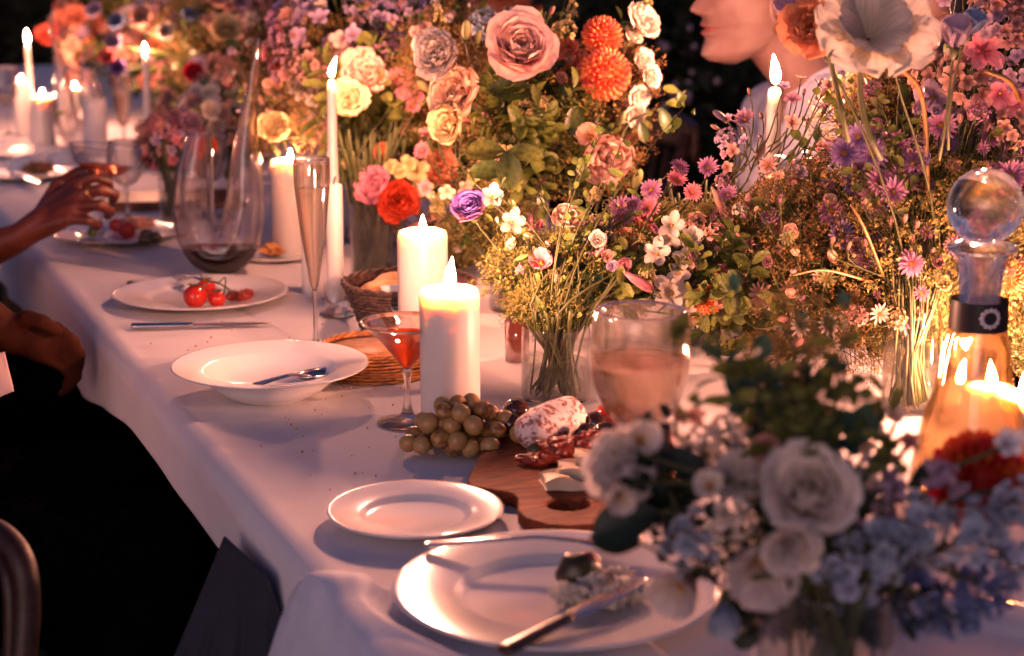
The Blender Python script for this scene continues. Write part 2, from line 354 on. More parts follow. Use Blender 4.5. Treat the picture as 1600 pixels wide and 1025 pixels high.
# tablecloth: one sheet, rounded over the edge
def sstep(a, b, x): t = np.clip((x-a)/(b-a), 0, 1); return t*t*(3-2*t)
def cloth_pt(u, v):
    Y = TY0-.0 + (TY1-TY0)*v**1.35
    Lh = .060 + .003*np.sin(Y*2.3) + .003*np.sin(Y*7.1+1) + .45*(1-sstep(1.38, 1.58, Y)) + .05*sstep(2.2, 2.8, Y) + .25*sstep(4, 5, Y)
    Rc = .028
    s = (u-.16)/.68                         # 0..1 across the top
    W = TX1-TX0
    dl = np.clip(-s, 0, 1)/(.16/.68); dr = np.clip(s-1, 0, 1)/(.16/.68)
    x = TX0 + np.clip(s, 0, 1)*W; z = np.full_like(x, ZT)
    arc = Rc*pi/2
    def drop(d, L):
        dist = d*(L+arc); th = np.clip(dist/Rc, 0, pi/2)
        return Rc*np.sin(th), -Rc*(1-np.cos(th)) - np.clip(dist-arc, 0, 9)
    ol, zl = drop(dl, Lh); orr, zr = drop(dr, .35+0*Y)
    depthl = np.clip(-zl-.03, 0, 1)
    fold = np.sin(Y*26+2*np.sin(Y*3)+depthl*3)*.055*depthl*(.15+2.0*(1-sstep(1.3, 1.6, Y))+.6*sstep(2.2, 2.8, Y)) + depthl*.24*(1-sstep(1.35, 1.75, Y))
    x = x - Rc*(s < 0)*0 - ol - fold*(dl > 0) + orr + (dr > 0)*np.abs(np.sin(Y*13))*.05*np.clip(-zr-.03, 0, 1)
    x = x + Rc*0
    z = z + zl + zr
    # soft creases lying on the top
    wr = np.zeros_like(x)
    flat = np.stack([x, Y], -1).reshape(-1, 2); w_ = wr.reshape(-1)
    for i, (a, b) in enumerate(flat):
        w_[i] = mnoise.noise(V((a*5+b*1.5, b*2.2, 0)))*.0022 + abs(mnoise.noise(V((a*2.2-b*3.2, b*1.1+a*4, 5))))*.0030 + .0011*math.exp(-((a-.155-.004*math.sin(b*3))/.0035)**2) + .0010*sum(math.exp(-((b-yc-.006*math.sin(a*7))/.004)**2) for yc in (1.72, 2.43, 3.2, 3.95))
    top = (s >= 0) & (s <= 1)
    z = z + (w_.reshape(x.shape)-.0022)*np.where(top, 1, .6) 
    return x, Y, z
g = grid(cloth_pt, 170, 420)
o = part('tablecloth', g, M_linen); tag(o, 'long white linen tablecloth covering the whole table, hanging over its edge', 'tablecloth')
so = o.modifiers.new('thick', 'SOLIDIFY'); so.thickness = .0012; so.offset = -1
# end drop
def endf(u, v): 
    X = TX0 + (TX1-TX0)*u
    d = v*.45; return X, TY0 - .028*np.sin(np.clip(d/.028, 0, pi/2)) - np.sin(X*30)*.04*np.clip(d-.03, 0, 1), ZT-.001 - .028*(1-np.cos(np.clip(d/.028, 0, pi/2))) - np.clip(d-.044, 0, 1)
subpart('end_drop', grid(endf, 60, 40), M_linen, o)
subpart('end_drop', grid(lambda u, v: (TX0+(TX1-TX0)*u, TY1+.02*np.sin(np.clip(v*20, 0, pi/2))+0*u, ZT-.001-v*.4), 60, 40), M_linen, o)

# ------------------------------------------------------------------ candles
def flame_g(h, r, lean=0.):
    def fn(u, v):
        rr = r*np.sin(pi*np.clip(v, 0, 1)**.62)**.9*(1-v*.25); zz = h*v
        return rr*np.cos(2*pi*u)+lean*zz**2*8, rr*np.sin(2*pi*u), zz
    return grid(fn, 12, 14)
FLAMES = []
def candle(base, rad, h, label, name='pillar_candle', lit=True, fh=.034, top=None, z=ZT, mat=None, lean=0., group=None):
    if base[1] > 3.6: fh *= .8
    base = V((base[0], base[1], z)); o = thing(name, base, label, 'candle', group); top = top or rad
    rim = min(.006, rad*.3); pool = .009 if rad > .02 else .002
    if lit and rad > .02:
        prof = [(0, 0), (rad*.97, 0), (rad, .002), (rad, h*.6), (top*.995, h-.008), (top*.93, h-.0015), (top*.80, h), (top*.6, h-pool*.45), (top*.3, h-pool*.8), (0.0, h-pool)]
        wz = h-pool
    elif lit:
        prof = [(0, 0), (rad, 0), (rad, .004)]+[(rad+(top-rad)*t, h*t) for t in (.25, .5, .75, .93)]+[(top*.85, h-.004), (top*.55, h), (0, h+.001)]; wz = h
    else:
        prof = [(0, 0), (rad*.97, 0), (rad, .002), (rad, h-.003), (rad*.95, h), (rad*.6, h+.0005), (0, h-.001)]; wz = h-.001
    wax = noisy(noisy(lathe(prof, 56), .0007, 30, base.x*9), .0009, 90, base.x*5)
    part('wax', wax, mat or M_wax, o, T3(base))
    part('wick', tube([(0, 0, wz), (.0005, 0, wz+.006), (.0032, 0, wz+.012)], .0013, 5), M_wick, o, T3(base))
    if lit: FLAMES.append(base+V((0, 0, wz+.02)))
    if lit: part('flame', flame_g(fh*random.uniform(.86, 1.14), fh*random.uniform(.15, .19), lean+random.uniform(-.5, .5)), M_flame, o, T3(base+V((.001, 0, wz+.006))))
    return o
def glass_holder(base, r, h, label, br=None):
    base = V((base[0], base[1], ZT)); o = thing('candle_holder', base, label, 'candle holder')
    part('cup', lathe([(r, h), (r+.0015, h), (r+.0015, .006), (r, .004)], 32), M_tg, o, T3(base))
    part('base', lathe([(0, .001), (br or r*2, .001), (br or r*2, .0035), (r*1.2, .005), (0, .006)], 40), M_sg, o, T3(base))
    part('plug', lathe([(0, .006), (r*.96, .006), (r*.96, h*.45), (0, h*.45)], 24), M_sg, o, T3(base))
    return o

def hz(px, py, base):      # height above the table of the pixel (px,py) at the depth of base
    return D(px, py, depth_of(base)).z - ZT
def at_table(px, py): p = P(px, py); return V((p.x, p.y, ZT))
def pxm(d): return FPX/d

c = at_table(704, 672); h1 = hz(704, 440, c)
candle(c, .0345, h1, 'large lit pillar candle standing behind the bunch of grapes', fh=.043)
c = at_table(662, 552); candle(c, .034, hz(660, 352, c), 'lit pillar candle just behind and left of the one by the grapes', fh=.027)
c = at_table(457, 402); candle(c, .0345, hz(457, 245, c), 'lit pillar candle between the swan shaped decanter and the champagne flute', fh=.025)
c = at_table(525, 468); candle(c, .0105, hz(525, 120, c), 'tall lit taper candle rising behind the champagne flute', 'taper_candle', top=.0068, fh=.030, lean=.6)
glass_holder(c, .0125, .03, 'round glass holder at the foot of the tall taper behind the flute', .022)
c = at_table(526, 492); candle(c, .0125, hz(526, 283, c)-.02, 'short unlit taper candle in a clear glass cup beside the flute', 'taper_candle', lit=False, z=ZT+.022)
glass_holder(c, .0165, .048, 'clear glass cup on a disc foot holding the short unlit taper', .026)
c = at_table(484, 458); candle(c, .0115, .155, 'unlit taper candle standing half hidden directly behind the flute', 'taper_candle', lit=False, z=ZT+.0)
c = at_table(1198, 522); candle(c, .0115, hz(1198, 130, c), 'tall lit taper candle in front of the seated man in the pale shirt', 'taper_candle', top=.0095, fh=.038)
glass_holder(c, .0135, .03, 'round glass holder under the taper in front of the seated man', .024)
# far end
c = at_table(70, 232); candle(c, .0300, hz(70, 148, c), 'short thick lit pillar candle in front of the group at the far end', fh=.026)
c = at_table(38, 212); candle(c, .0240, hz(38, 124, c), 'slimmer lit pillar candle behind the far tall taper, by the left edge', fh=.022)
c = at_table(52, 222); candle(c, .0105, hz(52, 66, c), 'very tall lit taper candle at the far left end of the table', 'taper_candle', top=.007, fh=.034)
c = at_table(99, 206); candle(c, .0180, hz(99, 142, c), 'narrow lit candle right of the thick pillar at the far end', fh=.028)
c = at_table(120, 196); candle(c, .0240, hz(120, 136, c), 'lit candle glowing behind the bent decanter at the far end', fh=.022)
M_gwax = principled('lavender_grey_wax', (.42, .42, .47), .5, .05, 12, sss=.6, ssss=.01)
c = at_table(151, 243); candle(c, .0305, hz(151, 152, c), 'unlit grey pillar candle in front of the far bent decanter', lit=False, mat=M_gwax)
c = at_table(235, 262); candle(c, .0115, hz(234, 84, c), 'lit taper candle in front of the far flowers, right of the grey pillar', 'taper_candle', top=.0075, fh=.028)
glass_holder(c, .0135, .03, 'round glass holder under the taper beside the far flowers', .022)
# right side by the cone decanter
c = at_table(1592, 706); candle(c, .034, hz(1590, 612, c), 'short lit pillar candle at the right edge beside the cone decanter', fh=.034)
c = at_table(1545, 655); candle(c, .030, hz(1545, 585, c)*.8, 'short lit pillar candle glowing through the cone decanter', fh=.040)

# ------------------------------------------------------------------ porcelain
def plate(base, R, label, depth=.018, well=.62, z=ZT, cat='plate', name='plate', group=None, ring=True):
    b = V((base[0], base[1], z)); o = thing(name, b, label, cat, group); t = .0035
    w_ = R*well
    prof = [(0, .0045), (w_*.9, .0045), (w_*.97, .006), (w_*1.04, depth*.62), (w_*1.10, depth*.72), (R*.97, depth), (R, depth+.0004), (R+.0008, depth-.001), (R*.98, depth-t*.8), (w_*1.08, depth*.45), (w_*.9, .001), (w_*.86, 0), (0, 0)]
    part('dish', lathe(prof, 96), M_porc, o, T3(b))
    return o
def soup_plate(base, R, label, H=.042):
    b = V((base[0], base[1], ZT)); o = thing('soup_plate', b, label, 'bowl')
    w_ = R*.66
    prof = [(0, .006), (w_*.45, .006), (w_*.72, .010), (w_*.92, .022), (w_*1.0, H*.80), (w_*1.06, H*.86), (R*.985, H), (R, H+.0005), (R+.001, H-.001), (R*.98, H-.003), (w_*1.05, H*.76), (w_*.97, .020), (w_*.75, .006), (w_*.62, .003), (w_*.60, 0), (0, 0)]
    part('dish', lathe(prof, 96), M_porc, o, T3(b)); return o
NP = at_table(868, 940); plate(NP, .140, 'large white dinner plate nearest the camera with a knife and crumbled food on it', .016, .60)
SP = at_table(649, 815); plate(SP, .086, 'small empty white side plate with a sunken well, in front of the wooden board', .015, .60, name='side_plate')
BW = at_table(424, 618); soup_plate(BW, .121, 'wide rimmed white soup plate with a spoon in it')
TP = at_table(315, 470); plate(TP, .134, 'white plate with a vine of cherry tomatoes, in front of the swan shaped decanter', .016, .62)
KP = at_table(184, 372); plate(KP, .118, 'white plate with tomatoes, lime and olives under the raised hand', .014, .6)
FP = at_table(40, 276); plate(FP, .12, 'white plate with leftovers at the far left edge of the table', .014, .6)
FP2 = at_table(8, 246); plate((-.0+FP2.x+.08, FP2.y), .11, 'white plate further down the far left edge by the white napkin', .014, .6)
RP = at_table(1520, 1052); plate(RP, .13, 'white plate at the lower right corner under the blurred flowers', .014, .62)

# ------------------------------------------------------------------ glassware
M_bowl = solid_glass('bowl_glass', (.99, .98, .97), 1.5, .30)
def smooth_prof(pts, n=4):
    q = spline([V((r, 0, z)) for r, z in pts], n); return [(max(0, p.x), p.z) for p in q]
def stemware(base, bowl, label, name, cat, stem_h, foot_r, liquid=None, lmat=None, stem_r=.0035, z=ZT, group=None):
    """bowl: list of (r, z above stem top) from bottom to rim; liquid: fill height"""
    b = V((base[0], base[1], z)); o = thing(name, b, label, cat, group)
    part('foot', lathe([(0, .0005), (foot_r, .0008), (foot_r, .0022), (foot_r*.5, .0045), (stem_r*2.2, .009), (stem_r*1.3, .018), (stem_r, .03), (stem_r, stem_h*.8), (stem_r*1.6, stem_h-.003), (stem_r*1.1, stem_h+.002), (0, stem_h+.002)], 48), M_sg, o, T3(b))
    pr = [(r, stem_h+zz) for r, zz in bowl]
    inn_ = [(max(r-.0013, .0003), zz+(.0015 if i < 2 else 0)) for i, (r, zz) in enumerate(pr)][::-1]
    part('bowl', lathe(smooth_prof([(0, stem_h+bowl[0][1])]+pr)+[(pr[-1][0]-.0006, pr[-1][1]+.0006)]+smooth_prof(inn_+[(0, stem_h+bowl[0][1]+.002)]), 72), M_bowl, o, T3(b))
    if liquid:
        inn = []
        for (r0, z0), (r1, z1) in zip(bowl[:-1], bowl[1:]):
            if z0 >= liquid: break
            inn.append((max(r0-.0012, 0.0005), stem_h+z0+.001))
            if z1 > liquid:
                t = (liquid-z0)/(z1-z0); inn.append((r0+(r1-r0)*t-.0012, stem_h+liquid)); break
        inn = smooth_prof([(0, inn[0][1])]+inn)
        part('drink', lathe(inn+[(0, stem_h+liquid)], 64), lmat, o, T3(b))
    return o
M_rose = solid_glass('rose_wine', (1.0, .86, .77), 1.34, .4)
M_champ = solid_glass('champagne', (1.0, .93, .84), 1.34, .6)
M_cock = solid_glass('orange_drink', (1.0, .38, .16), 1.34, .5)
M_red = principled('red_wine', (.035, .002, .004), .03, 0, 10, spec=.6)
M_amber = solid_glass('amber_drink', (1.0, .80, .50), 1.34, .4)
WB = at_table(996, 800); hw = hz(996, 470, WB)
wg = [(.003, 0), (.019, .005), (.034, .020), (.0445, .045), (.0490, .074), (.0485, .098), (.0455, .120), (.0400, hw-.085)]
stemware(WB, wg, 'large wine glass half full of pale rose wine standing right of the salami', 'wine_glass', 'wine glass', .085, .036, .072, M_rose)
CB = at_table(494, 549); hc = hz(500, 238, CB)
sh = .085
fl = [(.002, 0), (.006, .01), (.010, .035), (.0165, .075), (.0215, .12), (.0245, hc-sh-.03), (.0248, hc-sh)]
stemware(CB, fl, 'tall champagne flute nearly full, standing left of the woven basket lid', 'champagne_flute', 'champagne glass', sh, .030, hz(500, 286, CB)-sh, M_champ, .0028)
MB = at_table(637, 660); hm = hz(650, 494, MB)
stemware(MB, [(.003, 0), (.016, .016), (.034, .038), (.0540, hm-.065)], 'conical cocktail glass of orange drink beside the large pillar candle', 'cocktail_glass', 'cocktail glass', .065, .036, .040, M_cock, .004)
p = at_table(200, 346); stemware(p, [(.003, 0), (.02, .008), (.034, .03), (.036, .06), (.031, .09)], 'small empty wine glass behind the raised hand', 'wine_glass', 'wine glass', .07, .03)
p = at_table(332, 338); stemware(p, [(.003, 0), (.02, .01), (.034, .035), (.036, .06), (.032, .095)], 'wine glass half hidden behind the swan shaped decanter', 'wine_glass', 'wine glass', .07, .033, .03, M_champ)
p = at_table(14, 212); stemware(p, [(.003, 0), (.025, .01), (.042, .04), (.042, .07), (.034, .11)], 'empty wine glass at the far left edge of the picture', 'wine_glass', 'wine glass', .08, .035, .03, M_champ)
p = at_table(196, 262); stemware(p, [(.002, 0), (.012, .012), (.02, .05), (.0235, .09), (.024, .13)], 'champagne flute standing between the grey pillar and the far taper', 'champagne_flute', 'champagne glass', .10, .03, .08, M_champ)
p = at_table(330, 300); stemware(p, [(.003, 0), (.02, .01), (.036, .035), (.038, .06), (.03, .10)], 'wine glass in front of the far pink posy', 'wine_glass', 'wine glass', .07, .033)
p = at_table(112, 215); stemware(p, [(.003, 0), (.018, .01), (.03, .03), (.031, .06), (.029, .08)], 'small glass among the far candles', 'wine_glass', 'wine glass', .05, .03, .03, M_champ)
p = at_table(808, 562)
o = thing('tumbler', p, 'small red brown glass tumbler left of the flower cylinder', 'tumbler')
part('cup', lathe([(0, .006), (.015, .006), (.0165, .055), (.0172, .055), (.016, 0), (0, 0)], 32), principled('brown_glass', (.22, .06, .04), .1, .1, 20, trans=.4), o, T3(p))

# U-shaped decanters with a short and a tall arm
def swan_decanter(base, sc, label, flip=1, fill=True):
    b = V((base[0], base[1], ZT)); o = thing('swan_decanter', b, label, 'decanter')
    def q(x, z, y=0.): return RT*(x*sc*flip) + V((0, 0, z*sc)) + V((FW.x, FW.y, 0)).normalized()*(y*sc)
    left = [(q(-.026, .235), .0215), (q(-.031, .205), .0265), (q(-.037, .17), .0310), (q(-.041, .13), .0335), (q(-.041, .10), .0345), (q(-.034, .068), .0365), (q(-.020, .046), .0375), (q(0, .040), .038)]
    right = [(q(.075, .392), .0048), (q(.0725, .375), .0062), (q(.065, .33), .0085), (q(.058, .29), .0120), (q(.052, .25), .0165), (q(.048, .21), .0225), (q(.046, .17), .0280), (q(.044, .13), .0320), (q(.040, .10), .0345), (q(.032, .068), .0365), (q(.018, .046), .0375), (q(0, .040), .038)]
    def seq(ch):
        pts = spline([c[0] for c in ch], 4); rs = np.interp(np.linspace(0, len(ch)-1, len(pts)), range(len(ch)), [c[1]*sc for c in ch])
        return capsules(list(zip(pts, rs)), 20)
    g = fuse(join([seq(left), seq(right)]), .0022*sc, 8)
    # flatten the resting foot and open the two mouths
    v = g.v.copy(); v[:, 2] = np.maximum(v[:, 2], .001)
    rt = np.array(RT); lx = (v @ rt)*flip/sc
    ctr = v[np.clip(g.f, 0, None)].mean(1); cx = (ctr @ rt)*flip/sc; cz = ctr[:, 2]/sc
    keep = ~(((cx < 0) & (cz > .238)) | ((cx > 0) & (cz > .392)))
    gb_ = part('glass_body', G(v, g.f[keep]), M_dec, o, T3(b)); sm = gb_.modifiers.new('t', 'SOLIDIFY'); sm.thickness = .0022*sc; sm.offset = -1
    rim = [q(-.026+.0205*cos(a), .238, .0205*sin(a)) for a in np.linspace(0, 2*pi, 33)]
    part('mouth_rim', tube(rim, .0011*sc, 6, False), M_sg, o, T3(b))
    if fill:
        lev = .050*sc; wm = mesh('wine', G(v, g.f)); nn = np.zeros(len(wm.vertices)*3); wm.vertices.foreach_get('normal', nn)
        wv = v-nn.reshape(-1, 3)*.0014; wm.vertices.foreach_set('co', wv.ravel())
        bm = bmesh.new(); bm.from_mesh(wm); r_ = bmesh.ops.bisect_plane(bm, geom=bm.verts[:]+bm.edges[:]+bm.faces[:], plane_co=(0, 0, lev), plane_no=(0, 0, 1), clear_outer=True)
        ed = [e for e in bm.edges if e.is_boundary]; bmesh.ops.contextual_create(bm, geom=ed); bmesh.ops.recalc_face_normals(bm, faces=bm.faces[:])
        for f_ in bm.faces: f_.smooth = len(f_.verts) < 8
        bm.to_mesh(wm); bm.free(); part('red_wine', wm, M_red, o, T3(b))
    return o
swan_decanter(at_table(346, 432), 1.0, 'swan shaped glass decanter with a short and a tall arm, red wine in its bottom')
swan_decanter(at_table(128, 236), .88, 'bent glass decanter among the candles at the far end', -1, False)

# cone decanter with ball stopper
DB = at_table(1512, 775); dz_ = lambda py: hz(1515, py, DB)
o = thing('cone_decanter', DB, 'tall cone shaped decanter of amber drink with a glass ball stopper and dark neck label', 'decanter')
zt, zn, zs = dz_(380), dz_(500), dz_(560)
prof = [(0, .004), (.058, .004), (.061, .012), (.059, .03), (.049, .09), (.041, zs-.03), (.034, zs+.02), (.0285, zn), (.0270, zt-.02), (.0275, zt-.006), (.0345, zt), (.0355, zt+.003), (.033, zt+.005), (.0245, zt-.001)]
part('body', lathe(prof, 64), M_tg, o, T3(DB))
part('drink', lathe([(0, .006), (.056, .006), (.0590, .014), (.0570, .03), (.047, .09), (.0392, zs-.03), (.0325, zs+.02), (.028, zn-.002), (0, zn-.002)], 64), M_amber, o, T3(DB))
lb = part('neck_label', lathe([(.0292, dz_(498)), (.0286, dz_(452))], 64), principled('black_label', (.012, .011, .014), .4, .1, 50), o, T3(DB))
a0 = math.atan2(-FW.y, -FW.x); zc = dz_(474)
M_sil = principled('silver_print', (.62, .58, .58), .4, .1, 50, metallic=.2)
for k in range(12):
    a = a0 + .14 + .30*cos(k*pi/6); zz = zc + .0085*sin(k*pi/6)
    e = V((cos(a)*.0297, sin(a)*.0297, zz))
    subpart('emblem_petal', ball(.0026, 8, 6, 1, 1, .35).tf(T3(e) @ frame((cos(a), sin(a), 0))), M_sil, lb)
part('stopper_plug', lathe([(0, zt-.055), (.019, zt-.055), (.0235, zt-.004), (.0345, zt+.006), (.0335, zt+.009), (.014, zt+.014), (0, zt+.016)], 48), M_sg, o, T3(DB))
rb = .0375; part('stopper_ball', ball(rb, 48, 32).tf(T3((0, 0, zt+.010+rb))), M_sg, o, T3(DB))

# raised coupe in the hand
CPZ = D(148, 238, 3.02)
o = thing('coupe_glass', CPZ-V((0, 0, .13)), 'wide coupe glass held up by the hand at the left', 'cocktail glass')
cb = CPZ-V((0, 0, .155)); tilt = Matrix.Rotation(radians(7), 4, 'Y')
part('bowl', lathe([(0, .110), (.012, .111), (.034, .120), (.052, .138), (.061, .163), (.062, .166), (.060, .163)], 56), M_tg, o, T3(cb) @ tilt)
part('drink', lathe([(0, .1115), (.012, .1125), (.033, .1215), (.046, .132), (0, .132)], 48), solid_glass('red_drink', (.95, .55, .42), 1.34, .5), o, T3(cb) @ tilt)
part('stem', lathe([(0, .0), (.033, .0008), (.033, .003), (.006, .008), (.0034, .03), (.0034, .09), (.006, .108), (0, .112)], 32), M_sg, o, T3(cb) @ tilt)

# ------------------------------------------------------------------ cutlery
M_handle = principled('horn_handle', '4a3022', .3, .3, 60)
def flatware(a, b, kind, label, za=None, zb=None, L=None, mat=None, z=ZT+.004):
    """a: handle end, b: tip"""
    a, b = V(a), V(b); d = (b-a); L = d.length; o = thing(kind, a, label, kind.replace('_', ' ').replace('table ', ''))
    z_ax = d.normalized(); side = z_ax.cross(V((0, 0, 1))).normalized(); up = side.cross(z_ax)
    M = Matrix((z_ax, side, up)).transposed().to_4x4(); M.translation = a; mat = mat or M_steel
    def slab(xs, ws, ts, zs=None, n=8):
        k = len(xs); zs = zs or [0]*k
        X = np.interp(np.linspace(0, k-1, k*4), range(k), xs)
        W = np.interp(np.linspace(0, k-1, k*4), range(k), ws); T = np.interp(np.linspace(0, k-1, k*4), range(k), ts); Z = np.interp(np.linspace(0, k-1, k*4), range(k), zs)
        nn = 12; vs = []
        for x, w_, t_, z0 in zip(X, W, T, Z):
            for j in range(nn):
                t = 2*pi*j/nn; vs.append((x*L, w_*cos(t), z0+t_*sin(t)))
        kk = len(X); f = [(i*nn+j, i*nn+(j+1) % nn, (i+1)*nn+(j+1) % nn, (i+1)*nn+j) for i in range(kk-1) for j in range(nn)]
        vs += [(X[0]*L, 0, Z[0]), (X[-1]*L, 0, Z[-1])]; f += [(kk*nn, (j+1) % nn, j) for j in range(nn)] + [(kk*nn+1, (kk-1)*nn+j, (kk-1)*nn+(j+1) % nn) for j in range(nn)]
        return G(vs, f)
    if 'knife' in kind:
        part('handle', slab([0, .01, .2, .42, .44], [.006, .0085, .0075, .0065, .004], [.003, .0042, .004, .0035, .003]), mat, o, M)
        part('blade', slab([.43, .47, .6, .85, .96, 1], [.004, .008, .0105, .0095, .005, .0008], [.0025, .0012, .0011, .0010, .0008, .0004]), M_steel, o, M)
    elif 'fork' in kind:
        part('handle', slab([0, .02, .2, .5, .72], [.006, .009, .0065, .0035, .004], [.0014, .002, .0018, .002, .002], [.004, .004, .006, .008, .003]), mat, o, M)
        part('neck', slab([.70, .76, .80, .84], [.004, .010, .0115, .0115], [.002, .0015, .0013, .0012], [.003, .001, 0, .001]), M_steel, o, M)
        for k in range(4): part('tine', tube([(L*.83, (k-1.5)*.0062, .001), (L*.90, (k-1.5)*.0062, .003), (L, (k-1.5)*.0055, .008)], [.0016, .0014, .0007], 6), M_steel, o, M)
    else:
        part('handle', slab([0, .02, .2, .5, .76], [.006, .009, .0065, .0035, .004], [.0014, .002, .0018, .002, .002], [.006, .006, .008, .010, .003]), mat, o, M)
        g = grid(lambda u, v: (L*.86+.030*np.sin(v*pi/2)*np.cos(2*pi*u), .0205*np.sin(v*pi/2)*np.sin(2*pi*u), .006-.009*np.cos(v*pi/2)), 32, 10)
        part('spoon_bowl', g, M_steel, o, M).modifiers.new('t', 'SOLIDIFY').thickness = .0012
    return o
def PT(px, py, dz=.004): p = P(px, py, ZT+dz); return p
flatware(PT(205, 509), PT(424, 505), 'table_knife', 'steel knife lying straight on the cloth below the tomato plate')
flatware(PT(198, 443), PT(262, 441), 'table_knife', 'dark knife handle end sticking out behind the tomato plate', mat=M_handle)
flatware(P(330, 446, ZT+.022), P(276, 436, ZT+.019), 'table_fork', 'fork resting on the far rim of the tomato plate')
flatware(P(665, 857, ZT+.018), P(1008, 848, ZT+.024), 'table_fork', 'fork lying across the back rim of the nearest dinner plate')
flatware(P(786, 1017, ZT+.020), P(1010, 902, ZT+.022), 'table_knife', 'knife with broad blade lying across the nearest dinner plate', mat=M_handle)
flatware(P(398, 609, ZT+.020), P(512, 586, ZT+.020), 'table_spoon', 'steel spoon lying in the wide rimmed soup plate')
flatware(P(121, 378, ZT+.018), P(215, 379, ZT+.016), 'table_knife', 'knife on the front rim of the plate under the raised hand')
flatware(P(90, 363, ZT+.016), P(140, 368, ZT+.012), 'table_fork', 'fork on the left side of the plate under the raised hand')
flatware(P(20, 272, ZT+.014), P(62, 285, ZT+.014), 'table_knife', 'knife on the leftover plate at the far left edge')

# ------------------------------------------------------------------ wooden board and food
def wood(name, c1, c2, sc=9., rough=.45, ang=0.):
    m, t = newmat(name); L = t.links
    out = N(t, 'ShaderNodeOutputMaterial'); b = N(t, 'ShaderNodeBsdfPrincipled'); b.inputs['Roughness'].default_value = rough
    tc = N(t, 'ShaderNodeTexCoord'); mp = N(t, 'ShaderNodeMapping'); mp.inputs['Scale'].default_value = (sc, sc*7, sc*7); mp.inputs['Rotation'].default_value = (0, 0, ang)
    L.new(tc.outputs['Object'], mp.inputs[0]); n = N(t, 'ShaderNodeTexNoise'); n.inputs['Scale'].default_value = 1.6; n.inputs['Detail'].default_value = 7; n.inputs['Distortion'].default_value = .8
    L.new(mp.outputs[0], n.inputs['Vector']); rp = N(t, 'ShaderNodeValToRGB'); rp.color_ramp.elements[0].color = lin(c1); rp.color_ramp.elements[1].color = lin(c2)
    rp.color_ramp.elements[0].position = .35; rp.color_ramp.elements[1].position = .68
    L.new(n.outputs['Fac'], rp.inputs[0]); L.new(rp.outputs[0], b.inputs['Base Color'])
    bp = N(t, 'ShaderNodeBump'); bp.inputs['Strength'].default_value = .25; bp.inputs['Distance'].default_value = .001
    L.new(n.outputs['Fac'], bp.inputs['Height']); L.new(bp.outputs[0], b.inputs['Normal']); L.new(b.outputs[0], out.inputs[0]); return m
M_board = wood('acacia_wood', '4c1e07', '96430f', 14, .75, .5)
ZB = ZT+.0155
outl = [(775, 668), (752, 710), (733, 748), (736, 757), (800, 768), (812, 776), (812, 795), (824, 808), (855, 818), (890, 821), (925, 818), (950, 808), (962, 793), (985, 786), (1040, 782), (1052, 774), (1050, 700), (1040, 655), (1020, 648), (800, 648)]
cu = bpy.data.curves.new('board', 'CURVE'); cu.dimensions = '2D'; cu.fill_mode = 'BOTH'; cu.extrude = .0058; cu.bevel_depth = .0018; cu.bevel_resolution = 2
bc = P(880, 740, ZB); bc = V((bc.x, bc.y, ZT))
def addspl(pts):
    sp = cu.splines.new('POLY'); sp.points.add(len(pts)-1); sp.use_cyclic_u = True
    for i, p in enumerate(pts): sp.points[i].co = (p[0], p[1], 0, 1)
addspl([P(x, y, ZB)-bc for x, y in outl])
hcn = P(888, 787, ZB)-bc
addspl([(hcn.x+.0245*cos(a), hcn.y+.0225*sin(a)) for a in np.linspace(0, 2*pi, 40, endpoint=False)])
tmp = bpy.data.objects.new('tmp', cu); ROOTC.objects.link(tmp)
me = bpy.data.meshes.new_from_object(tmp.evaluated_get(bpy.context.evaluated_depsgraph_get())); bpy.data.objects.remove(tmp); me.materials.clear()
o = part('serving_board', me, M_board, None, T3(bc+V((0, 0, .0078)))); tag(o, 'thick acacia wood serving board with a round hole in its handle, under the salami', 'board')

def blob(name, p, r, mat, label, cat, sq=(1, 1, 1), noise_=.0, group=None, rot=0.):
    g = ball(r, 22, 14, *sq)
    if noise_: g = noisy(g, r*noise_, 1.6/r, p[0]*50)
    o = part(name, g, mat, None, T3(p) @ RZ(rot)); tag(o, label, cat, group); return o
M_grape = principled('muscat_grape', '9a8650', .36, .35, 90, col2='b48456', sss=.6, sssr=(.6, .5, .2), ssss=.006, coat=.15)
M_grape2 = principled('muscat_grape_brown', 'b08a50', .35, .4, 160, col2='6e4424', sss=.4, sssr=(.6, .4, .2), ssss=.005)
gb = at_table(722, 708); o = thing('grape_bunch', gb, 'bunch of pale green and amber grapes spilling from the board onto the cloth', 'grapes')
f2 = V((FW.x, FW.y, 0)).normalized(); placed = []
tries = 0
gme = [mesh('grape', noisy(ball(.0104, 18, 12, 1, 1, 1.10), .0004, 90, i)) for i in range(3)]
random.seed(11)
while len(placed) < 78 and tries < 30000:
    tries += 1
    a = random.uniform(-1, 1); bq = random.uniform(-1, 1); cq = random.uniform(0, 1)
    if a*a+bq*bq > 1: continue
    zmax = .060*(1-a*a*.75)*(1-bq*bq*.55)
    p = gb + RT*(a*.066+.002) + f2*(bq*.034) + V((0, 0, .0105+cq*max(0, zmax-.0105)))
    if (p-bc).dot(RT) > -.075 and p.z < ZB+.009: p.z = ZB+.0095
    if all((p-q_).length > .0176 for q_ in placed):
        placed.append(p); sc_ = random.uniform(.90, 1.08)
        part('grape', random.choice(gme), random.choice([M_grape, M_grape, M_grape2]), o, T3(p) @ frame((random.gauss(0, 1), random.gauss(0, 1), random.gauss(0, 1))) @ Matrix.Scale(sc_, 4))
part('stalk', tube(spline([D(742, 672, depth_of(gb)-.02), D(757, 664, depth_of(gb)-.02), D(778, 670, depth_of(gb)-.015), D(790, 678, depth_of(gb))]), .0016, 6), M_stemb, o)

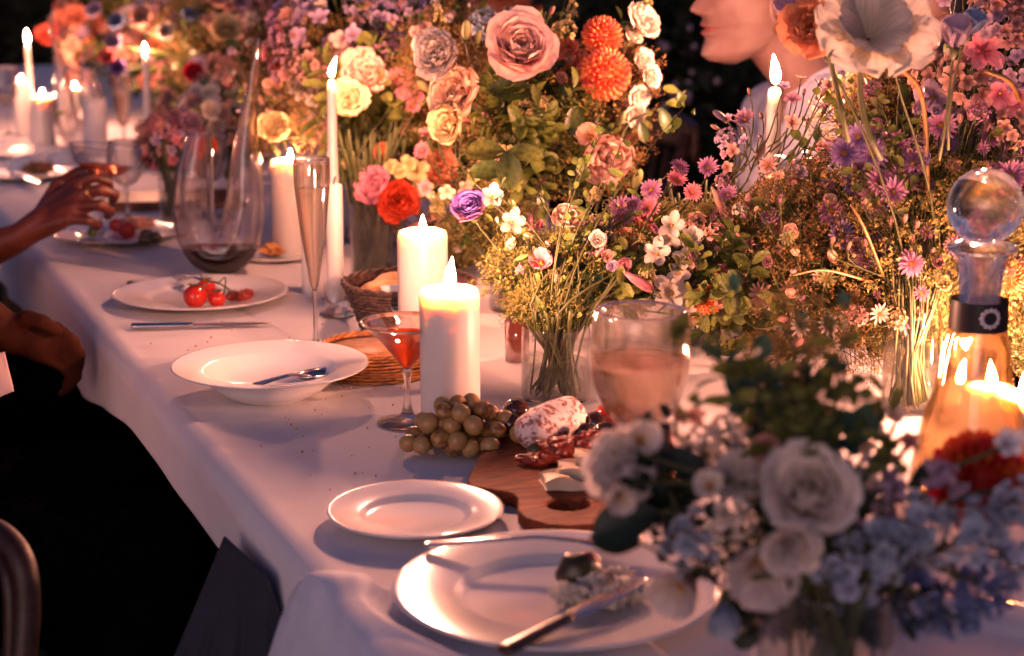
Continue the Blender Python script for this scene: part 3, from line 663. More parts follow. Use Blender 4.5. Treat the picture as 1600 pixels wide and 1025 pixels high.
def salami_mat():
    m, t = newmat('salami_skin'); L = t.links
    out = N(t, 'ShaderNodeOutputMaterial'); b = N(t, 'ShaderNodeBsdfPrincipled'); b.inputs['Roughness'].default_value = .75
    tc = N(t, 'ShaderNodeTexCoord'); n = N(t, 'ShaderNodeTexNoise'); n.inputs['Scale'].default_value = 130; n.inputs['Detail'].default_value = 8; n.inputs['Distortion'].default_value = .6; n.inputs['Roughness'].default_value = .62
    L.new(tc.outputs['Object'], n.inputs['Vector']); rp = N(t, 'ShaderNodeValToRGB'); rp.color_ramp.elements[0].color = lin('8e4a42'); rp.color_ramp.elements[1].color = lin('e2d0cc')
    rp.color_ramp.elements[0].position = .42; rp.color_ramp.elements[1].position = .50; L.new(n.outputs['Fac'], rp.inputs[0]); L.new(rp.outputs[0], b.inputs['Base Color'])
    bp = N(t, 'ShaderNodeBump'); bp.inputs['Strength'].default_value = .6; bp.inputs['Distance'].default_value = .001; L.new(n.outputs['Fac'], bp.inputs['Height']); L.new(bp.outputs[0], b.inputs['Normal']); L.new(b.outputs[0], out.inputs[0]); return m
a_, b_ = P(822, 676, ZB+.024), P(893, 648, ZB+.026)
dd = (b_-a_); L_ = dd.length
g = noisy(tube([V((0, 0, -.008)), V((0, 0, -.004)), V((0, 0, .004)), V((0, 0, L_*.3)), V((0, 0, L_*.7)), V((0, 0, L_-.002)), V((0, 0, L_+.010)), V((0, 0, L_+.014))], [.004, .012, .019, .0225, .0235, .0215, .013, .004], 28), .0022, 40)
tag(part('salami', g, salami_mat(), None, T3(a_) @ frame(dd)), 'short salami with white mouldy skin on the wooden board', 'salami')
M_tomr = principled('red_tomato', 'c22a14', .14, .1, 30, sss=.3, sssr=(1, .2, .1), ssss=.004, coat=.5)
M_tomd = principled('dark_tomato', '4a2413', .14, .3, 30, col2='2c1d10', coat=.6)
M_olive = principled('olive_skin', '55502a', .25, .2, 60, coat=.3)
M_olived = principled('dark_olive_skin', '2e2018', .3, .2, 60, coat=.3)
M_lime = principled('green_fruit', '5c6e22', .35, .25, 60)
blob('dark_tomato', P(806, 641, ZB+.02), .0155, M_tomd, 'dark brown tomato behind the left end of the salami', 'tomato', (1, 1, .88))
blob('dark_tomato', P(797, 662, ZB+.014), .0145, M_tomd, 'dark brown tomato between the grapes and the salami', 'tomato', (1, 1, .9))
blob('dark_tomato', P(948, 679, ZB+.016), .0165, M_tomd, 'glossy dark tomato at the right end of the board', 'tomato', (1.05, 1, .92))
blob('tomato', P(950, 652, ZB+.018), .017, M_tomr, 'red tomato behind the dark one at the right of the board', 'tomato', (1, 1, .9))
blob('olive', P(911, 676, ZB+.011), .0115, M_olived, 'round dark olive just right of the salami', 'olive', (1.15, 1, 1))
blob('olive', P(868, 689, ZB+.010), .0105, M_olived, 'long dark olive in front of the salami', 'olive', (1.7, 1, .95), rot=-YAW)
blob('olive', P(838, 704, ZB+.009), .0095, M_olive, 'small greenish olive between the grapes and the dried tomato', 'olive', (1.2, 1, .9))
blob('apricot', P(783, 660, ZB+.014), .013, principled('apricot_skin', 'c8743a', .5, .2, 40), 'small orange apricot peeping out behind the grapes', 'apricot')
M_dry = principled('dried_tomato', 'b23a1c', .35, .4, 70, col2='641508', bump=.8, bscale=260, coat=.3)
def crumple(name, p, rx, ry, rz, mat, label, cat, seed, amp=.5, rot=0.):
    g = grid(lambda u, v: (rx*np.sin(pi*v)*np.cos(2*pi*u), ry*np.sin(pi*v)*np.sin(2*pi*u), rz*(1-np.cos(pi*v))), 60, 36)
    vv = g.v.copy(); s = 1/max(rx, .001)
    for i, q_ in enumerate(g.v):
        n1 = abs(mnoise.noise(V(q_)*s*2.2+V((seed, 0, 0))))-.22; n2 = abs(mnoise.noise(V(q_)*s*5+V((0, seed, 0))))-.2
        k_ = max(.45, 1+amp*(n1*1.5+n2*1.0)); c_ = np.array([0, 0, rz*.7]); vv[i] = c_+(q_-c_)*np.array([k_, k_, .6+.5*k_]); vv[i][2] = max(vv[i][2], .0005)
    o = part(name, G(vv, g.f, g.uv), mat, None, T3(p) @ RZ(rot-YAW)); tag(o, label, cat); return o
crumple('dried_tomato', P(887, 722, ZB), .030, .020, .013, M_dry, 'crumpled red sun dried tomato in front of the salami', 'dried tomato', 3)
crumple('dried_tomato', P(838, 726, ZB), .019, .012, .006, M_dry, 'flat piece of sun dried tomato beside the grapes', 'dried tomato', 9)
M_cheese = principled('soft_cheese', 'd8c4a8', .55, .1, 40, sss=.3, ssss=.004)
for i, (px, py, dz, rt, lab) in enumerate([(905, 757, .0, .15, 'lowest slice of soft white cheese on the board near the hole'), (930, 742, .006, .0, 'middle slice of soft white cheese on the board'), (955, 724, .012, -.1, 'highest slice of soft white cheese beside the blurred white rose')]):
    def sl(u, v, i=i): 
        X = (u-.5)*.074; Y = (v-.5)*.036
        return X, Y, .010 + .0025*np.sin(u*9+i) + .0025*np.sin(v*5+u*4)
    top = grid(sl, 16, 8); bot = G(top.v*np.array([1, 1, 0])+np.array([0, 0, .001]), top.f[:, ::-1]); n1 = 17
    edge = list(range(n1)) + [n1*(j+1)+16 for j in range(8)] + [n1*8+15-k_ for k_ in range(16)] + [n1*(7-j) for j in range(7)]
    gg = join([top, bot]); off = len(top.v); gg.f = np.vstack([gg.f, [[edge[k_], edge[(k_+1) % len(edge)], edge[(k_+1) % len(edge)]+off, edge[k_]+off] for k_ in range(len(edge))]]); gg.m = np.zeros(len(gg.f), int)
    o = part('cheese_slice', noisy(gg, .002, 50, i), M_cheese, None, T3(P(px, py, ZB+dz+.001)) @ RZ(rt-YAW)); tag(o, lab, 'cheese')
    bv = o.modifiers.new('b', 'BEVEL'); bv.width = .0015; bv.segments = 2

blob('olive', P(925, 700, ZB+.010), .0105, M_olived, 'dark olive between the dried tomato and the cheese', 'olive', (1.2, 1, 1))
blob('olive', P(852, 700, ZB+.009), .0095, M_olived, 'small dark olive touching the left of the dried tomato', 'olive', (1.3, 1, .95))
blob('fig', P(930, 662, ZB+.015), .0150, M_tomd, 'dark purple fig between the red tomato and the salami', 'fig', (1, 1, .9))
crumple('cured_meat', P(925, 715, ZB+.002), .024, .016, .013, M_dry, 'rough piece of dark cured meat right of the dried tomato', 'cured meat', 12)

# cherry tomatoes on their vine
tb = PT(330, 470, .012); o = thing('tomato_vine', tb, 'vine of bright red cherry tomatoes on the plate before the swan decanter', 'tomatoes')
tl = [(305, 463, .0183), (322, 451, .0160), (339, 467, .0135), (352, 470, .008)]
for px, py, r in tl[:3]:
    c = P(px, py, ZT+.008+r); part('tomato', ball(r, 26, 16, 1, 1, .93), M_tomr, o, T3(c))
    for k in range(5):
        a = k*1.256; part('sepal', tube([c+V((0, 0, r*.9)), c+V((cos(a)*r*.35, sin(a)*r*.35, r*1.02)), c+V((cos(a)*r*.7, sin(a)*r*.7, r*.95))], [.0012, .0015, .0004], 5), M_stem, o)
part('stem', join([tube(spline([P(314, 452, ZT+.05), P(330, 440, ZT+.052), P(352, 448, ZT+.048), P(366, 460, ZT+.03)]), .0014, 6), tube(spline([P(330, 440, ZT+.052), P(318, 436, ZT+.06), P(313, 428, ZT+.062)]), .0011, 5), tube(spline([P(340, 444, ZT+.05), P(352, 434, ZT+.058), P(350, 460, ZT+.03)]), .0011, 5)]), M_stem, o)
crumple('dried_tomato', PT(371, 470, .007), .017, .010, .007, M_dry, 'dried tomato piece at the right of the cherry tomatoes', 'dried tomato', 5)
crumple('dried_tomato', PT(386, 466, .007), .010, .006, .007, M_dry, 'small dried tomato tip on the right of the tomato plate', 'dried tomato', 7)
blob('tomato', P(181, 352, ZT+.018), .0135, M_tomr, 'smaller red tomato touching the bigger one under the raised hand', 'tomato')
blob('tomato', P(198, 360, ZT+.022), .0165, M_tomr, 'bigger red tomato in the middle of the plate under the raised hand', 'tomato')
blob('lime', P(150, 364, ZT+.020), .0155, M_lime, 'round green fruit left of the tomatoes under the raised hand', 'fruit')
for px, py, lab in [(227, 374, 'nearest of the three brown olives under the raised hand'), (242, 371, 'rightmost of the three brown olives under the raised hand'), (229, 366, 'hindmost of the three brown olives under the raised hand')]:
    blob('olive', P(px, py, ZT+.015), .0105, M_olive, lab, 'olive', (1.2, 1, 1))
crumple('ham_slice', P(215, 356, ZT+.008), .030, .018, .010, principled('ham', 'c98f7c', .5, .3, 60), 'crumpled pale ham slice behind the olives', 'ham', 4)
crumple('bread_piece', P(60, 270, ZT+.006), .035, .022, .012, principled('toast', '8a5a34', .8, .3, 60), 'torn brown bread on the leftover plate at the far left', 'bread', 8)
# fig and crumbled blossoms on nearest plate
M_fig = principled('fig_skin', '4a4a20', .4, .3, 60, col2='2c2414')
o = blob('fig_half', P(903, 893, ZT+.020), .0185, M_fig, 'cut fig with red flesh on the nearest dinner plate', 'fig', (1.1, .9, .95), .12)
subpart('flesh', ball(.014, 18, 10, 1.05, .5, .8), principled('fig_flesh', 'b0402a', .3, .4, 120, bump=.8, bscale=500), o, T3(RT*.007+V((0, 0, .007))) @ RZ(-YAW+.4))
M_crumb = principled('white_crumble', 'd9cdbb', .7, .15, 60)
for i, (px, py, r, lab) in enumerate([(892, 940, .012, 'left lump of white crumbled cheese on the nearest plate'), (925, 925, .013, 'lump of white crumbled cheese next to the fig'), (950, 948, .013, 'middle lump of white crumbled cheese under the blurred rose'), (985, 935, .013, 'right lump of white crumbled cheese under the blurred rose'), (965, 912, .010, 'hindmost lump of white crumbled cheese on the nearest plate')]):
    crumple('cheese_crumb', P(px, py, ZT+.007), r*1.1, r, r*.6, M_crumb, lab, 'cheese', i*3.3, .8)

# ------------------------------------------------------------------ baskets
M_wick_d = principled('dark_woven_fibre', '6a5248', .7, .35, 120, col2='3a2c28')
M_wick_l = principled('pale_woven_cane', 'b9793e', .5, .3, 80, col2='8a5226')
def basket(base, r0, r1, h, label, name, mat, rows, nst, solid_top=False, strand=.0022):
    b = V((base[0], base[1], ZT)); o = thing(name, b, label, 'basket')
    inner = [(0, .002), (r0-.003, .002), (r1-.003, h-.002)] if not solid_top else [(0, h-.004), (r1*.97, h-.004), (r1-.003, h*.5), (r0-.003, .002)]
    part('lining', lathe(inner, 48), mat, o, T3(b))
    wv = []
    for i in range(rows):                       # woven strands going over and under the stakes
        t = (i+.5)/rows; z = h*t; r = r0+(r1-r0)*t; pts = []
        for k in range(nst*4+1):
            a = 2*pi*k/(nst*4); off = strand*.9*sin(nst*a/1 + pi*(i % 2)); pts.append((cos(a)*(r+off), sin(a)*(r+off), z+.0008*sin(3*a+i)))
        wv.append(tube(pts, strand*.95 if rows > 3 else strand, 5, False).tf(Matrix.Identity(4)))
    pw = part('weave', join(wv), mat, o, T3(b)); pw['kind'] = 'stuff'
    rim = []
    for ph in (0, pi):
        pts = [(cos(a)*(r1+.0022*cos(14*a+ph)), sin(a)*(r1+.0022*cos(14*a+ph)), h+.0022*sin(14*a+ph)) for a in np.linspace(0, 2*pi, 113)]
        rim.append(tube(pts, strand*1.15, 6, False))
    part('rim', join(rim), mat, o, T3(b)); return o
BB = at_table(640, 516)
bh = hz(635, 432, BB)+.0
basket(BB, .066, .094, .072, 'dark woven basket of bread rolls half hidden behind the pillar candles', 'bread_basket', M_wick_d, 15, 26)
M_bread = principled('bread_crust', 'b8743a', .6, .35, 50, col2='d8a468', bump=.5, bscale=150)
for i, (dx, dy, lab) in enumerate([(-.035, -.01, 'bread roll at the left inside the dark basket'), (.015, -.03, 'bread roll in front inside the dark basket'), (.03, .03, 'bread roll at the back inside the dark basket'), (-.02, .04, 'bread roll behind the left one in the dark basket')]):
    blob('bread_roll', BB+RT*dx+f2*dy+V((0, 0, .056)), .034, M_bread, lab, 'bread', (1.15, .9, .62), .1, rot=i)
def clothpiece(name, pts, label, cat, mat, nu=40, nv=40, amp=.006, fr=22., seed=0., thick=.0015, subs=True):
    """a cloth patch spanned by four 3-D corners p00,p10,p11,p01 with folds"""
    a, b, c, d = map(lambda q_: np.array(V(q_)), pts)
    u, v = np.meshgrid(np.linspace(0, 1, nu+1), np.linspace(0, 1, nv+1)); U_, V_ = u[..., None], v[..., None]
    X = (a*(1-U_)+b*U_)*(1-V_)+(d*(1-U_)+c*U_)*V_; nrm = np.cross(b-a, d-a); nrm /= np.linalg.norm(nrm)
    X = X.reshape(-1, 3)
    for i in range(len(X)): 
        q_ = V(tuple(X[i]))*fr+V((seed, seed, 0)); X[i] += nrm*amp*(mnoise.noise(q_)*1.2+abs(mnoise.noise(q_*.6))*1.6)
    i = np.arange(nv)[:, None]*(nu+1)+np.arange(nu)[None]; f = np.stack([i, i+1, i+nu+2, i+nu+1], -1).reshape(-1, 4)
    o = part(name, G(X, f, np.stack([u, v], -1).reshape(-1, 2)), mat); tag(o, label, cat)
    o.modifiers.new('t', 'SOLIDIFY').thickness = thick; return o
dp = depth_of(BB)-.088
clothpiece('napkin', [D(594, 447, dp+.002), D(640, 441, dp), D(640, 500, dp-.012), D(616, 492, dp-.008)], 'corner of white napkin hanging over the dark bread basket rim', 'napkin', M_linen, 16, 16, .001)
LB = at_table(590, 578)
basket(LB, .080, .072, .034, 'low round woven cane basket turned upside down beside the cocktail glass', 'cane_basket', M_wick_l, 9, 22, True, .0021)
# serving board and crumbs further back
M_dwood = wood('dark_board_wood', '4a2a20', '7a4a36', 10, .5)
pb = at_table(250, 322); o = part('serving_board', box(.30, .16, .018), M_dwood, None, T3(pb+V((.03, .02, .009))) @ RZ(-.2), smooth=False); tag(o, 'long dark wood board lying across the table behind the raised hand', 'board')
o.modifiers.new('b', 'BEVEL').width = .003
pb = at_table(432, 405); plate(pb, .062, 'small saucer with dry leaves behind the swan shaped decanter', .01, .6)
crumple('bread_piece', pb+V((0, 0, .008)), .026, .018, .010, M_bread, 'piece of bread on the small saucer with dry leaves', 'bread', 2)

# napkins and draped linen
M_nap = principled('blue_white_linen', (.66, .68, .76), .85, .06, 30, bump=.3, bscale=900)
def mound(name, base, rx, ry, h, label, rot, seed, mat):
    def fn(u, v):
        r = v; a = 2*pi*u; return rx*r*np.cos(a), ry*r*np.sin(a), 0*u
    g = grid(fn, 90, 44); v = g.v.copy()
    for i, q_ in enumerate(g.v):
        rr = sqrt((q_[0]/rx)**2+(q_[1]/ry)**2); ang = math.atan2(q_[1], q_[0])
        n = mnoise.noise(V((q_[0]*16+seed, q_[1]*16, 1))); n2 = abs(mnoise.noise(V((q_[0]*9, q_[1]*22+seed, 4))))
        k_ = 1+.22*mnoise.noise(V((cos(ang)*1.6+seed, sin(ang)*1.6, 0)))
        v[i] = (q_[0]*k_, q_[1]*k_, max(.001, h*(1-rr**2.2)*(.55+.5*n+.9*n2)+.002))
    o = part(name, G(v, g.f, g.uv), mat, None, T3(base) @ RZ(rot)); tag(o, label, 'napkin'); return o
mound('napkin', at_table(72, 262), .13, .10, .050, 'crumpled white napkin behind the raised coupe at the far left', .3, 2, M_linen)
mound('napkin', at_table(10, 232), .09, .07, .04, 'crumpled white napkin on the very far left table edge', 1., 6, M_linen)
# napkin spilling over the near left edge of the table
def napfn(u, v):
    # u across (left hanging -> right on table), v away from camera
    X = -.115 + .30*u; Y = 1.10 + .34*v - .10*u*v
    return X, Y, 0*u
g = grid(napfn, 110, 90); vv = g.v.copy()
for i, q_ in enumerate(g.v):
    x, y = q_[0], q_[1]; uu, v_ = g.uv[i]
    edge = x+.024
    hang = 0. if edge > 0 else -((-edge)**1.25)*4.2
    f_ = .004*(1+math.sin((y*21+x*17))) + .010*abs(mnoise.noise(V((x*9+2, y*9, 0)))) + .007*math.exp(-((y-1.36-.3*x)/.03)**2)
    far = min(1, (1-v_)*14)+.15; f_ *= far*min(1, (1-uu)*3+.05)
    dpl = math.hypot(x-NP.x, y-NP.y); f_ = (f_+.004*math.exp(-((x+.012)/.05)**2)*far)*float(sstep(.138, .168, dpl))
    xx = x if edge > 0 else -.024+(x+.024)*.72
    vv[i] = (xx - (0 if edge > 0 else .012), y+.03*math.sin(uu*7), ZT+.0025+hang+f_)
o = part('napkin', G(vv, g.f, g.uv), M_nap); tag(o, 'big blue white linen napkin draped over the table edge under the nearest plate', 'napkin')
o.modifiers.new('t', 'SOLIDIFY').thickness = .0015

# ------------------------------------------------------------------ flowers
def petal(L, W, phb=60, phm=15, pht=60, cup=.25, ruf=0., rfq=9., r0=.0, z0=0., nu=6, nv=7, tipp=.5, seed=0., notch=0., wb=.25):
    """petal whose centre line starts r0 from the axis and bends by the angles (from the axis) base, middle, tip"""
    vs = np.linspace(0, 1, nv+1); ph = np.radians(np.interp(vs, [0, .5, 1], [phb, phm, pht])); ds = L/nv
    cx = r0+np.concatenate([[0], np.cumsum(np.sin((ph[1:]+ph[:-1])/2)*ds)]); cz = z0+np.concatenate([[0], np.cumsum(np.cos((ph[1:]+ph[:-1])/2)*ds)])
    wd = W*((wb+(1-wb)*np.sin(pi/2*np.clip(vs/.62, 0, 1))))*np.sqrt(np.clip(1-np.clip((vs-tipp)/(1-tipp+1e-6), 0, 1)**2.4, .0, 1)); wd[-1] = W*.30*(1 if tipp > .3 else .1)
    us = np.linspace(-1, 1, nu+1); X = np.zeros((nv+1, nu+1, 3))
    for j in range(nv+1):
        y = us*wd[j]; n = np.array([-cos(ph[j]), 0, sin(ph[j])]); cc = cup*wd[j]*us**2*(1 if vs[j] > .05 else .3)
        rr = ruf*W*vs[j]**2*np.sin(us*rfq+seed*5+vs[j]*3) + ruf*.5*W*vs[j]*np.sin(us*rfq*2.3+seed*3)
        nt_ = notch*L*np.exp(-(us/.3)**2)*vs[j]**6
        X[j, :, 0] = cx[j]+n[0]*(cc+rr)-nt_*sin(ph[j]); X[j, :, 1] = y; X[j, :, 2] = cz[j]+n[2]*(cc+rr)-nt_*cos(ph[j])
    i = np.arange(nv)[:, None]*(nu+1)+np.arange(nu)[None]; f = np.stack([i, i+1, i+nu+2, i+nu+1], -1).reshape(-1, 4)
    u, v = np.meshgrid((us+1)/2, vs); return G(X.reshape(-1, 3), f, np.stack([u, v], -1).reshape(-1, 2))
def ga(i): return i*2.39996
def rnd(a, b): return random.uniform(a, b)
def cal(r=.18, l=.35):                        # green calyx behind a bloom of radius 1
    return join([lathe([(0, -l), (.05, -l), (r*.8, -l*.6), (r, -l*.2), (r*.8, 0)], 10)]+[petal(.4, .09, 20, 40, 80, .2, nu=2, nv=3, tipp=.1, z0=-l*.4, r0=.06).tf(RZ(i*1.256)) for i in range(5)]).tf(T3((0, 0, -.22)))
def rose_petals(seed=0, n=34, open_=1.):
    random.seed(seed); out = []
    for i in range(n):
        t = i/(n-1)
        L = .42+.62*t**.8; W = .16+.52*t**.75
        pb_ = 30+48*t*open_; pm = -4+26*t**1.5*open_; ptip = -28+125*t**1.4*open_
        g = petal(L*rnd(.93, 1.05), W*rnd(.92, 1.1), pb_, pm, ptip, .75-.45*t, .035+.03*t, 5, .015+.10*t, -.12*t, 7, 8, .55, i, rnd(-.02, .05))
        out.append(g.tf(RZ(ga(i)+rnd(-.15, .15))))
    return out
def ruffled_petals(seed=0, n=20, ruf=.16, op=1.):
    random.seed(seed); out = []
    for i in range(n):
        t = i/(n-1)
        out.append(petal((.55+.45*t)*rnd(.9, 1.08), (.26+.34*t)*rnd(.9, 1.1), 20+45*t*op, 5+35*t*op, 10+75*t*op, .35-.2*t, ruf, 8+4*t, .02+.05*t, -.05*t, 9, 7, .7, i*1.3, rnd(0, .1)).tf(RZ(ga(i))))
    return out
def dahlia_petals(seed=0, n=120):
    random.seed(seed); out = []
    sp = petal(.62, .14, 8, 0, 14, 1.1, 0, 3, 0, 0, 4, 5, .5, 0, 0, .4)
    for i in range(n):
        t = (i+.5)/n; al = math.acos(1-1.30*t); s = .34+.66*t**.45
        M = RZ(ga(i)) @ Matrix.Rotation(al, 4, 'Y') @ T3((0, 0, .40-.10*t)) @ RZ(pi) @ Matrix.Scale(s, 4)
        out.append(sp.tf(M))
    return out
def cup_petals(seed=0, n=6, ruf=.1, droop=60):
    random.seed(seed); return [petal(1.1*rnd(.93, 1.05), .52*rnd(.9, 1.1), 18, 22, droop*rnd(.8, 1.2), .3, ruf, 7, .05, -.3, 8, 8, .62, i*2, rnd(0, .08)).tf(RZ(i*2*pi/n*(1 if i < 5 else 1.1)+rnd(-.1, .1))) for i in range(n)]
def aster_g(seed=0, n=20):
    random.seed(seed); w0 = rnd(-25, 8); P_ = [petal(rnd(.75, 1.08), rnd(.09, .13), 72+w0*.3, 84+w0+rnd(-12, 12), 94+w0*1.6+rnd(-24, 18), .3, 0, 3, .12, 0, 2, 4, .55).tf(RZ(i*2*pi/n+rnd(-.06, .06))) for i in range(n)]
    P_ += [petal(rnd(.7, .85), .10, 60, 70, 80, .3, 0, 3, .1, .03, 2, 3, .55).tf(RZ((i+.5)*2*pi/n*2+rnd(-.1, .1))) for i in range(n//2)]
    c = join([ball(.045, 5, 4).tf(T3((.20*sqrt(k/26)*cos(ga(k)), .20*sqrt(k/26)*sin(ga(k)), .10-.04*k/26))) for k in range(26)]+[ball(.2, 10, 6, 1, 1, .5)]).mat(1)
    return join(P_+[c, lathe([(0, -.35), (.1, -.3), (.19, -.1), (.2, 0)], 8).mat(2)])
def floret_g(seed=0, n=5, W=.36, ruf=.05, tilt=75):
    random.seed(seed)
    w0 = rnd(-22, 6); return join([petal(rnd(.78, 1.1), W*rnd(.78, 1.05), tilt-35, tilt+w0, tilt+w0+14+rnd(-26, 26), rnd(.1, .4), ruf*1.6, 5, .05, 0, 4, 5, .58, i+seed, rnd(0, .14)).tf(RZ(i*2*pi/n)) for i in range(n)]+[ball(.1, 6, 4).tf(T3((0, 0, .05))).mat(1), lathe([(0, -.6), (.05, -.6), (.06, -.2), (.12, 0)], 6).mat(2)])
def cluster_g(seed=0, n=14, R=.75, fl=.36, **k):
    random.seed(seed); out = []
    for i in range(n):
        al = math.acos(1-1.0*(i+.5)/n); d = V((sin(al)*cos(ga(i)), sin(al)*sin(ga(i)), cos(al)))
        f_ = floret_g(seed+i, k.get('np_', 5), k.get('W', .36)); r_ = R*rnd(.85, 1.1)
        out.append(f_.tf(T3(d*r_+V((0, 0, -R*.45))) @ frame(d+V((rnd(-.3, .3), rnd(-.3, .3), rnd(-.2, .3)))) @ RZ(rnd(0, 6)) @ Matrix.Scale(fl*rnd(.85, 1.15), 4)))
        out.append(tube([(0, 0, -R*1.1), d*r_*.6+V((0, 0, -R*.5)), d*r_*.9+V((0, 0, -R*.45))], .022, 4, False).mat(2))
    return join(out)
def loose_g(seed=0, n=26):
    random.seed(seed); out = []
    for i in range(n):
        d = V((random.gauss(0, 1), random.gauss(0, 1), random.gauss(.3, 1))).normalized(); p = V((d.x*1.15, d.y*.85, d.z*.6))*rnd(.35, 1)
        out.append(floret_g(seed+i, random.choice((4, 5, 5)), rnd(.34, .46), .09, rnd(45, 85)).tf(T3(p) @ frame(d+V((rnd(-.6, .6), rnd(-.6, .6), .4))) @ RZ(rnd(0, 6)) @ Matrix.Scale(rnd(.22, .46), 4)))
        out.append(tube([(0, 0, -.8), p*.5+V((0, 0, -.3)), p], .022, 4, False).mat(2))
    return join(out)
def spike_g(seed=0, n=16, H=2.6, fl=.42, np_=4, bud=.35):     # florets round an upright stem, buds at its tip
    random.seed(seed); out = [tube([(0, 0, -.6), (0, 0, H*.5), (.03, 0, H)], [.06, .045, .02], 6).mat(2)]
    for i in range(n):
        t = i/(n-1); a = ga(i); el = .15+.8*t; z = H*t*.92; s = fl*(1-.62*t)
        d = V((cos(a)*cos(el), sin(a)*cos(el), sin(el)))
        if t < 1-bud: out.append(floret_g(seed+i, np_, .42, .08, 65).tf(T3(V((0, 0, z))+d*s*.65) @ frame(d) @ RZ(rnd(0, 6)) @ Matrix.Scale(s, 4)))
        else: out.append(ball(s*.42, 8, 6, .8, .8, 1.4).tf(T3(V((0, 0, z))+d*s*.5) @ frame(d)).mat(2 if t > .8 else 0))
        out.append(tube([(0, 0, z-.04), V((0, 0, z))+d*s*.4], .02, 4, False).mat(2))
    return join(out)
def celosia_g(seed=0, H=2.6, R=.42):
    random.seed(seed); out = [ball(1, 12, 10, R*.72, R*.72, H*.5).tf(T3((0, 0, H*.5)))]
    for i in range(420):
        t = (i+.5)/420; z = H*t; r = R*math.sin(pi*min(1, (t*.93+.06))**.75)**.6
        a = ga(i); el = -.2+1.5*t; d = V((cos(a)*cos(el), sin(a)*cos(el), sin(el))); p = V((cos(a)*r*.62, sin(a)*r*.62, z))
        q_ = p+d*.17; s_ = d.orthogonal().normalized()*.026; s2 = d.cross(s_).normalized()*.026
        out.append(G([tuple(p+s_), tuple(p-s_*.5+s2), tuple(p-s_*.5-s2), tuple(q_)], [(0, 1, 3), (1, 2, 3), (2, 0, 3)], [[.5, .2], [.4, .2], [.6, .2], [.5, 1]]))
    out.append(tube([(0, 0, -.8), (0, 0, .1)], .06, 5).mat(2)); return join(out)
def bud_g(seed=0):
    return join([ball(1, 12, 10, .34, .34, .85).tf(T3((0, 0, .55))), cal(.3, .3).mat(2)]+[petal(1.25, .26, 35, -6, -18, .9, 0, 3, .1, -.05, 4, 5, .2, i).tf(RZ(i*1.256)).mat(2 if i % 2 else 0) for i in range(5)])
def leaf_g(L=1., W=.30, bend=30, fold=.25, wav=.04, seed=0.):
    g = petal(L, W, 0, bend*.5, bend, fold, wav, 5, 0, 0, 6, 10, .12, seed, 0, .12); 
    vv = g.v.copy(); return G(vv, g.f, g.uv)
def sprig_leaves(seed, H=1., n=9, l=.28, w=.35):
    random.seed(seed); out = [tube([(0, 0, 0), (.03, 0, H*.5), (.0, .03, H)], [.014, .010, .005], 5).mat(1)]
    for i in range(n):
        t = .15+.85*i/(n-1); a = pi*i+rnd(-.5, .5) if n < 20 else ga(i)
        out.append(leaf_g(l*rnd(.8, 1.2), l*w, rnd(10, 50), .25, .04, i).tf(T3((.02, 0, H*t)) @ RZ(a) @ Matrix.Rotation(radians(rnd(35, 75))*(1-.6*(t > .97)), 4, 'Y')))
    return join(out)
def star3(p, s):                              # tiny four petalled blossom, two crossed diamonds
    a = V((random.gauss(0, 1), random.gauss(0, 1), random.gauss(0, 1))).normalized(); b = a.orthogonal().normalized(); c = a.cross(b)
    vs = [p+b*s, p+c*s*.35+a*s*.2, p-b*s, p-c*s*.35+a*s*.2, p+c*s, p+b*s*.35+a*s*.25, p-c*s, p-b*s*.35+a*s*.25]
    return [tuple(v) for v in vs]
def filler_g(seed, n=150, spread=.5, tips=11, bs=.036, round_=False):   # airy umbel: thin branching stems ending in froths of tiny blossoms
    random.seed(seed); st = []; vs = []; 
    for k in range(tips):
        a = ga(k); r = spread*sqrt((k+.5)/tips); tip = V((cos(a)*r, sin(a)*r, 1+rnd(-.22, .12)-r*.35)); nd = V((tip.x*.35, tip.y*.35, .45+rnd(-.1, .1)))
        st.append(tube([(0, 0, 0), nd*.5, nd, tip], [.012, .010, .008, .005], 4, False))
        for j in range(n//tips):
            d = V((random.gauss(0, 1), random.gauss(0, 1), random.gauss(0, .7))); d = d.normalized()*rnd(.3, 1)**.6*.12; vs += star3(tip+d, bs*rnd(.7, 1.3))
            if j % 4 == 0: st.append(tube([tip*.93+nd*.07, tip+d], .0035, 3, False))
    vs = np.array(vs); m = len(vs)//4; g = G(vs, np.arange(m*4).reshape(-1, 4), np.tile([[.5, 0], [1, .5], [.5, 1], [0, .5]], (m, 1)))
    return join([g, join(st).mat(1)])

